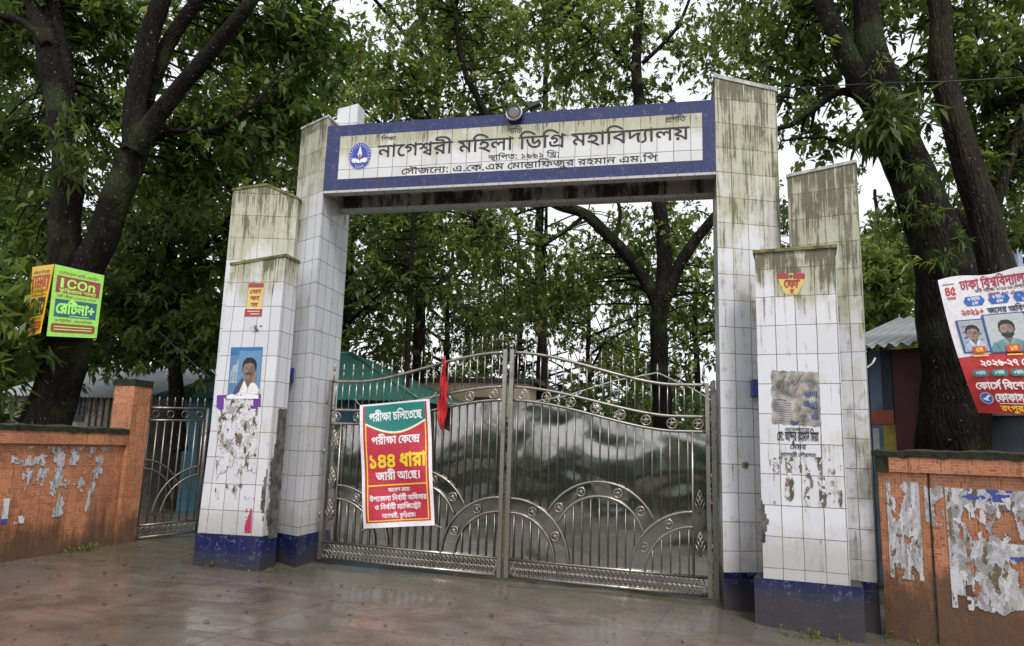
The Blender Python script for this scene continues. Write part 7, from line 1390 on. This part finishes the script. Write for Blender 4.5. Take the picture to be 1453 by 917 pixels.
# right wing pillar
c4 = quad(FR1p, (1104, 418), (1142, 418), (1142, 388), (1103, 388))
b = Board('coaching_sticker', 'ragged half of a red and yellow sticker high on the right wing pillar', 'sticker', *c4, YELI, 0.001, edge=lambda x, y: (.5 + (x - .5) * (1 if y > .72 else .78 + .28 * y - .35 * (1 - y) ** 2 + .03 * math.sin(y * 30)), y), n=(6, 12))
b.rect('red_band', 0, .74, .42, 1, REDI); b.rect('red_band', .58, .74, 1, 1, REDI); b.ell('centre_dot', .5, .86, .07, .09, ink((.1, .1, .12)), 12); b.text('ফো', .17, .83, .33, .34, REDI, 40); b.text('কা', .42, .66, .04, .2, REDI, 30)
c4 = quad(FR1p, (1096, 601), (1165, 606), (1161, 528), (1094, 526))
b = Board('notice_poster', 'weathered grey brown poster with blue print on the right wing pillar', 'poster', *c4, plain('wet_paper', (0.33, 0.295, 0.26), .7, var=.45, sc=9), 0.001, edge=lambda x, y: (x + .015 * math.sin(y * 23) * (1 if x > .5 else -1), y + .012 * math.sin(x * 31) * (1 if y > .5 else -1)), n=(16, 16))
bl_ = ink((0.05, 0.09, 0.22))
for k in range(9): b.rect('print_line', .05, .06 + .042 * k, .42, .068 + .042 * k, bl_)
b.rect('print_head', .02, .44, .3, .455, bl_)
rs = random.Random(4)
for (x0, y0, x1, y1) in ((.64, .8, .97, .84), (.68, .53, .96, .66), (.68, .33, .96, .46), (.52, .17, .74, .2), (.84, .12, .97, .26), (.4, .02, .56, .1)):
    n = max(3, int((x1 - x0) / .035))
    for k in range(n):
        a = x0 + (x1 - x0) * k / n; b.rect('print_block', a, y0 + rs.uniform(0, .03), a + (x1 - x0) / n * rs.uniform(.5, .95), y1 - rs.uniform(0, .03), bl_ if rs.random() < .8 else ink((.12, .16, .26)))
for k in range(10):
    x = rs.uniform(.05, .55); y = rs.uniform(.3, .8); b.poly('crease', [(x, y), (x + .012, y), (x + .17, y + .2), (x + .16, y + .2)], ink((.11, .09, .075)) if k % 2 else ink((.4, .37, .33)))
for i, x in enumerate((.12, .17, .25, .34)): b.rect('print_letter', x, .72, x + .03, .8 + .02 * (i % 2), ink((.14, .13, .13)))
nR = FR1p.n
def wtext(line, x0, x1, yb, hpx, bold, h=None, fc=FR1p, par=wr1, mat=None):
    a, b_ = fc.px(x0, yb), fc.px(x1, yb + .05 * (x1 - x0)); b_.z = a.z = (a.z + b_.z) / 2
    plane_text(line, a, b_, hpx, mat or K_black, par, bold, .002, nR)
wtext('শুভেচ্ছান্তে:', 1114, 1151, 611.5, .036, 10)
wtext('মো: আব্দুর রহমান মিয়া', 1103, 1162, 624, .085, 24)
wtext('মেয়র', 1121, 1144, 637, .044, 10)
wtext('নাগেশ্বরী পৌরসভা', 1108, 1158, 647, .036, 12)
fpatch('torn_poster', 'brown scraps of a stripped poster under the painted lines on the right wing pillar', FR1p, ((1094, 716), (1196, 720), (1092, 648)), .009,
    lambda u, v: (v > .58 and u < .17 and u > .02) or (fbm(u * 13, v * 3.2, 6) + .4 * fbm(u * 30, v * 9, 1) > .16 + .5 * (.5 - v) ** 2 * 2 + (.12 if .17 < u < .3 else 0)),
    [P_brown, P_white, P_blue, P_dark], lambda u, v: 2 if v > .57 and u < .18 and u > .0 and v < .68 and v > .575 + .3 * max(0, u - .07) else 3 if fbm(u * 22, v * 6, 4) > .25 else 1 if fbm(u * 10, v * 9, 12) > .1 else 0)
for k, (x, y, r, lab) in enumerate(((1058, 660, .016, 'rust hole in the white tiles of the right arch pillar'),)):
    c = Face(RP[0], RP[1], .003).px(x, y); d = Face(RP[0], RP[1]).d
    torn('rust_stain', c - d * .05 - Vector((0, 0, .05)), d * .1, (0, 0, .09), .012, lambda u, v: math.hypot(u - .05, v - .045) < .04 + .01 * fbm(u * 40, v * 40), [P_brown, P_dark], lambda u, v: math.hypot(u - .055, v - .05) < .02, rp)

# torn paper on the orange walls
def scraps(name, label, p0, ex, H, keep, which, cell=.009, mats=None):
    return torn(name, p0, ex, (0, 0, H), cell, keep, mats or [P_pale, P_white, P_grey, P_brown, P_blue], which, None, label, 'torn poster')
fx = RWn * -0.004
def rwp(px, py): return atp(px, py, RW0 + fx, RWn)
a0, a1 = rwp(1264, 816), rwp(1312, 826); h = (rwp(1264, 680) - a0).z
W1 = Vector((a1.x - a0.x, a1.y - a0.y, 0)); Wl = W1.length
scraps('torn_poster', 'narrow torn poster strip on the right orange wall beside the pillar', Vector((a0.x, a0.y, a0.z - .02)), W1, h, 
    lambda u, v: u < Wl - .01 * abs(fbm(v * 8, 1)) and not (fbm(u * 6, v * 3, 5) + .3 * fbm(u * 20, v * 9, 2) > .2 + .3 * (abs(u - Wl * .5) > Wl * .38)),
    lambda u, v: 1 if fbm(u * 22, v * 2.6, 7) > .12 else 2 if fbm(u * 17, v * 4, 8) > -.05 else 3 if fbm(u * 14, v * 9, 3) > .4 else 0, .008)
a0, a1 = rwp(1314, 745), rwp(1342, 752); a2 = rwp(1314, 688); W1 = Vector((a1.x - a0.x, a1.y - a0.y, 0))
scraps('torn_poster', 'small pale paper scrap between the two big torn posters on the right orange wall', Vector((a0.x, a0.y, a0.z)), W1, a2.z - a0.z, lambda u, v: fbm(u * 8, v * 8, 3) + .8 * (v - .1) > .1, lambda u, v: 2 if fbm(u * 14, v * 9, 8) > -.1 else 0, .008)
a0 = rwp(1352, 862); a2 = rwp(1347, 692); dW = RWd * 1.15
def bigkeep(u, v):
    if u < .045: return True
    if v < .12: return fbm(u * 5, v * 6, 2) + 2.2 * (v - .10) > 0
    return fbm(u * 4.6 + .3, v * 2.2, 1.3) + .45 * fbm(u * 15, v * 7, 4) < .12 + .35 * (abs(v - .56) < .07) + .3 * (v > .93) + .25 * (u < .2)
scraps('torn_poster', 'large torn white poster with blue print covering the right end of the orange wall', Vector((a0.x, a0.y, a0.z)), dW, a2.z - a0.z, bigkeep,
    lambda u, v: 4 if (v > .99 and .14 < u and fbm(u * 6, v * 9) > .1) or (u > .5 and abs(v - .5 - .06 * (u - .5)) < .02 and fbm(u * 9, v * 9) > -.2) or (u > .5 and v > .86 and v < .95 and fbm(u * 7, v * 9, 3) > .12) else 2 if fbm(u * 9, v * 6, 7) > .16 else 3 if fbm(u * 15, v * 4, 5) > .34 else 0 if fbm(u * 5, v * 3, 15) > .0 else 1, .008)
LWn = Vector((1, 0, 0))
def lwp(px, py): return at(px, py, 0, -7.896)
def lscrap(label, x0, y0, x1, y1, keep, which=lambda u, v: 2 if fbm(u * 12, v * 6, 9) > .25 else 0):
    a = lwp(x0, y1); b_ = lwp(x1, y1); c = lwp(x0, y0); scraps('torn_poster', label, Vector((-7.896, a.y, a.z)), (0, b_.y - a.y, 0), c.z - a.z, keep, which, .009)
lscrap('white paper shreds hanging down the middle of the left orange wall', 52, 634, 92, 736, lambda u, v: abs(u - .24 + .1 * (v - .4) - .08 * fbm(v * 4, 1)) < .05 + .1 * max(0, v - .55) + .05 * fbm(u * 9, v * 6) + .02 and fbm(u * 14, v * 5, 2) > -.25)
lscrap('long curved white paper scrap on the left orange wall nearest its end post', 104, 634, 142, 728, lambda u, v: abs(u - .18 - .28 * v + .0 * v) < .035 + .03 * fbm(u * 9, v * 9) + .06 * max(0, v - .7) and fbm(u * 10, v * 6, 6) > -.3)
lscrap('ragged band of paper along the top of the left orange wall', 14, 633, 150, 662, lambda u, v: fbm(u * 6, v * 8, 11) + .5 * fbm(u * 19, v * 14, 2) + 1.0 * (v - .15) > .2)
lscrap('pale patchy paper remains at mid height on the left orange wall', 10, 665, 150, 705, lambda u, v: fbm(u * 6, v * 6, 21) + .4 * fbm(u * 20, v * 14, 2) > .27)
lscrap('white poster corner with blue edge low at the left end of the orange wall', 0, 708, 9, 744, lambda u, v: fbm(u * 6, v * 6, 31) + .1 > -.2, lambda u, v: 4 if v < .05 and u < .08 else 1)
lscrap('little white paper scrap low on the left orange wall', 19, 733, 33, 744, lambda u, v: fbm(u * 9, v * 9, 41) > -.15, lambda u, v: 1)

# ------------------------------------------------------------------ the two boards on the left tree
ye, gr_, rd = ink((0.80, 0.42, 0.015)), ink((0.30, 0.62, 0.10)), ink((0.30, 0.025, 0.03))
def tree_board(name, label, c4, basec, headc, midc, footc):
    b = Board(name, label, 'sign board', *c4, ink(basec), .012)
    b.text('মেডিকেল ভর্তি কোচিং', .1, .9, .885, .035, ink((.25, .15, .05)), 16)
    b.rect('red_panel', .07, .62, .95, .86, ink(headc)); ltr = ink(tuple(min(.85, c * 1.25) for c in basec))
    b.text('ICOn', .15, .87, .70, .125, ltr, 30); b.text('কুড়িগ্রাম শাখা', .14, .88, .635, .04, ltr, 20)
    b.text('ভর্তি পরীক্ষা ২০২৫-২৬ সেশনে', .12, .9, .555, .03, ink((.3, .12, .05)), 14)
    b.rect('dark_panel', .09, .28, .93, .53, ink(midc)); b.text('রেটিনা+', .12, .90, .335, .13, ltr, 40); b.rect('small_line', .4, .295, .8, .306, ltr)
    b.text('ক ইউনিট', .12, .45, .21, .03, ink((.25, .15, .05)), 14); b.text('মেধা তালিকায়', .5, .88, .21, .03, ink((.25, .15, .05)), 14)
    b.rect('foot_panel', .06, .06, .94, .185, ink(footc), r=.05); b.rect('foot_line', .12, .135, .88, .148, ltr); b.rect('foot_line', .12, .095, .88, .107, ltr)
    return b
A = lambda x, y, Y: at(x, y, 1, Y)
tree_board('tree_sign', 'bright green coaching sign board nailed to the left tree trunk', [A(66, 477, -.06), A(137, 480, .3), A(148, 391, .3), A(78, 375, -.06)], (.27, .62, .08), (.25, .03, .03), (.01, .09, .14), (.25, .03, .03))
tree_board('tree_sign', 'narrow yellow orange coaching sign board beside the green one on the left tree', [A(39, 478, .35), A(56, 473, -.03), A(76, 375, -.03), A(46, 379, .35)], (.85, .52, .02), (.5, .05, .01), (.05, .04, .03), (.5, .06, .02))

# ------------------------------------------------------------------ big admission banner at the right
RBn = Vector((math.sin(R(24)), -math.cos(R(24)), 0)); RBp = Vector((2.45, -0.02, 0))
def rb(x, y): return atp(x, y, RBp, (-0.36, -0.93, 0))
tl, bl = rb(1331, 399), rb(1388, 586); hd = Vector((0.93, -0.36, 0))
tr = tl + hd * 1.66 + Vector((0, 0, .15)); br = bl + hd * 1.44 + Vector((0, 0, -.06))
wv2 = lambda a, b: .03 * math.sin(a * 6 + b * 2.2) + .018 * math.sin(b * 8 - a * 3) + .05 * (1 - a) ** 3 * math.sin(b * 3.1)
bb = Board('admission_banner', 'white and red university admission banner with student portraits strung in front of the right trees', 'banner', bl, br, tr, tl, ink((0.74, 0.72, 0.74), .45), .003, wv2, (30, 26), edge=lambda a, b: (a - .018 * math.sin(b * math.pi) * (1 - a), b + (.012 * math.sin(a * 17) if b > .98 else 0)))
rb_, bu, tl_ = ink((.5, .03, .03), .45), ink((.03, .12, .42), .45), ink((.02, .2, .2), .45)
bb.poly('red_field', [(0, 0), (1, 0), (1, .44), (.45, .44), (.2, .42), (0, .40)], rb_)
bb.text('৪৫', .025, .085, .87, .06, rb_, 40); bb.text('বছর', .03, .08, .835, .02, rb_, 20); bb.rect('small_line', .02, .95, .085, .96, ink((.2, .2, .25)))
bb.text('ঢাকা বিশ্ববিদ্যালয়', .115, .495, .90, .062, ink((.38, .04, .07)), 34); bb.text('মেধা তালিকায়', .53, .83, .90, .062, ink((.38, .04, .07)), 34)
bb.text('ভর্তি পরীক্ষা ২০২৫-২৬ সেশনে', .19, .46, .868, .022, ink((.12, .03, .06)), 16)
bb.text('প্রথম ২০ এ', .255, .40, .828, .028, ink((.45, .05, .05)), 20)
for k in range(6):
    x = .115 + .135 * k; bb.poly('blue_badge', [(x + .015, .775), (x + .1, .775), (x + .118, .808), (x + .1, .845), (x + .015, .845), (x, .808)], bu)
    bb.text('ক ইউনিট', x + .025, x + .093, .813, .02, wht, 20); bb.text('১ম' if k % 2 == 0 else '৫ম', x + .042, x + .078, .783, .02, wht, 24)
bb.text('২০২১+', .09, .215, .71, .042, rb_, 26); bb.text('জনের অবিস্মরণীয় সাফল্য', .235, .68, .712, .036, ink((.02, .03, .06)), 26)
portrait(bb, .055, .44, .19, .67, (.36, .37, .38), (.4, .5, .62), skin=(.3, .2, .16), frame=(.02, .08, .25))
portrait(bb, .205, .43, .42, .695, (.44, .46, .47), (.12, .24, .25), skin=(.28, .19, .15), beard=True, frame=(.02, .08, .25))
portrait(bb, .445, .44, .6, .67, (.5, .42, .36), (.5, .36, .3), skin=(.36, .22, .17), frame=(.02, .08, .25)); portrait(bb, .63, .44, .78, .67, (.42, .42, .44), (.16, .16, .2), frame=(.02, .08, .25))
for x, l in ((.125, '৫ম'), (.315, '১ম'), (.52, '৫ম'), (.70, '১ম')):
    bb.rect('rank_tag', x - .03, .425, x + .045, .475, ink((.55, .05, .02))); bb.text(l, x - .012, x + .03, .436, .028, yel, 26); bb.rect('name_line', x - .035, .402, x + .05, .411, yel)
bb.text('২০২৬-২৭ সেশন', .115, .47, .33, .042, wht, 34)
for k in range(7):
    x = .055 + .107 * k; bb.rect('green_pill', x, .258, x + .09, .305, tl_, r=.018); bb.text('ক ইউনিট', x + .018, x + .072, .272, .018, wht, 20)
bb.text('কোর্সে বিশেষ ছাড়', .045, .47, .168, .045, wht, 34)
bb.ell('round_logo', .085, .105, .04, .042, ink((.3, .36, .5))); bb.ell('round_logo', .085, .105, .032, .034, bu); bb.poly('logo_swoosh', [(.06, .1), (.1, .128), (.112, .122), (.09, .1), (.1, .085), (.075, .09)], wht)
bb.text('ফোকাস', .135, .30, .082, .05, wht, 34); bb.rect('small_line', .15, .066, .30, .071, wht)
bb.text('রংপুর শাখা', .15, .40, .018, .034, yel, 26)
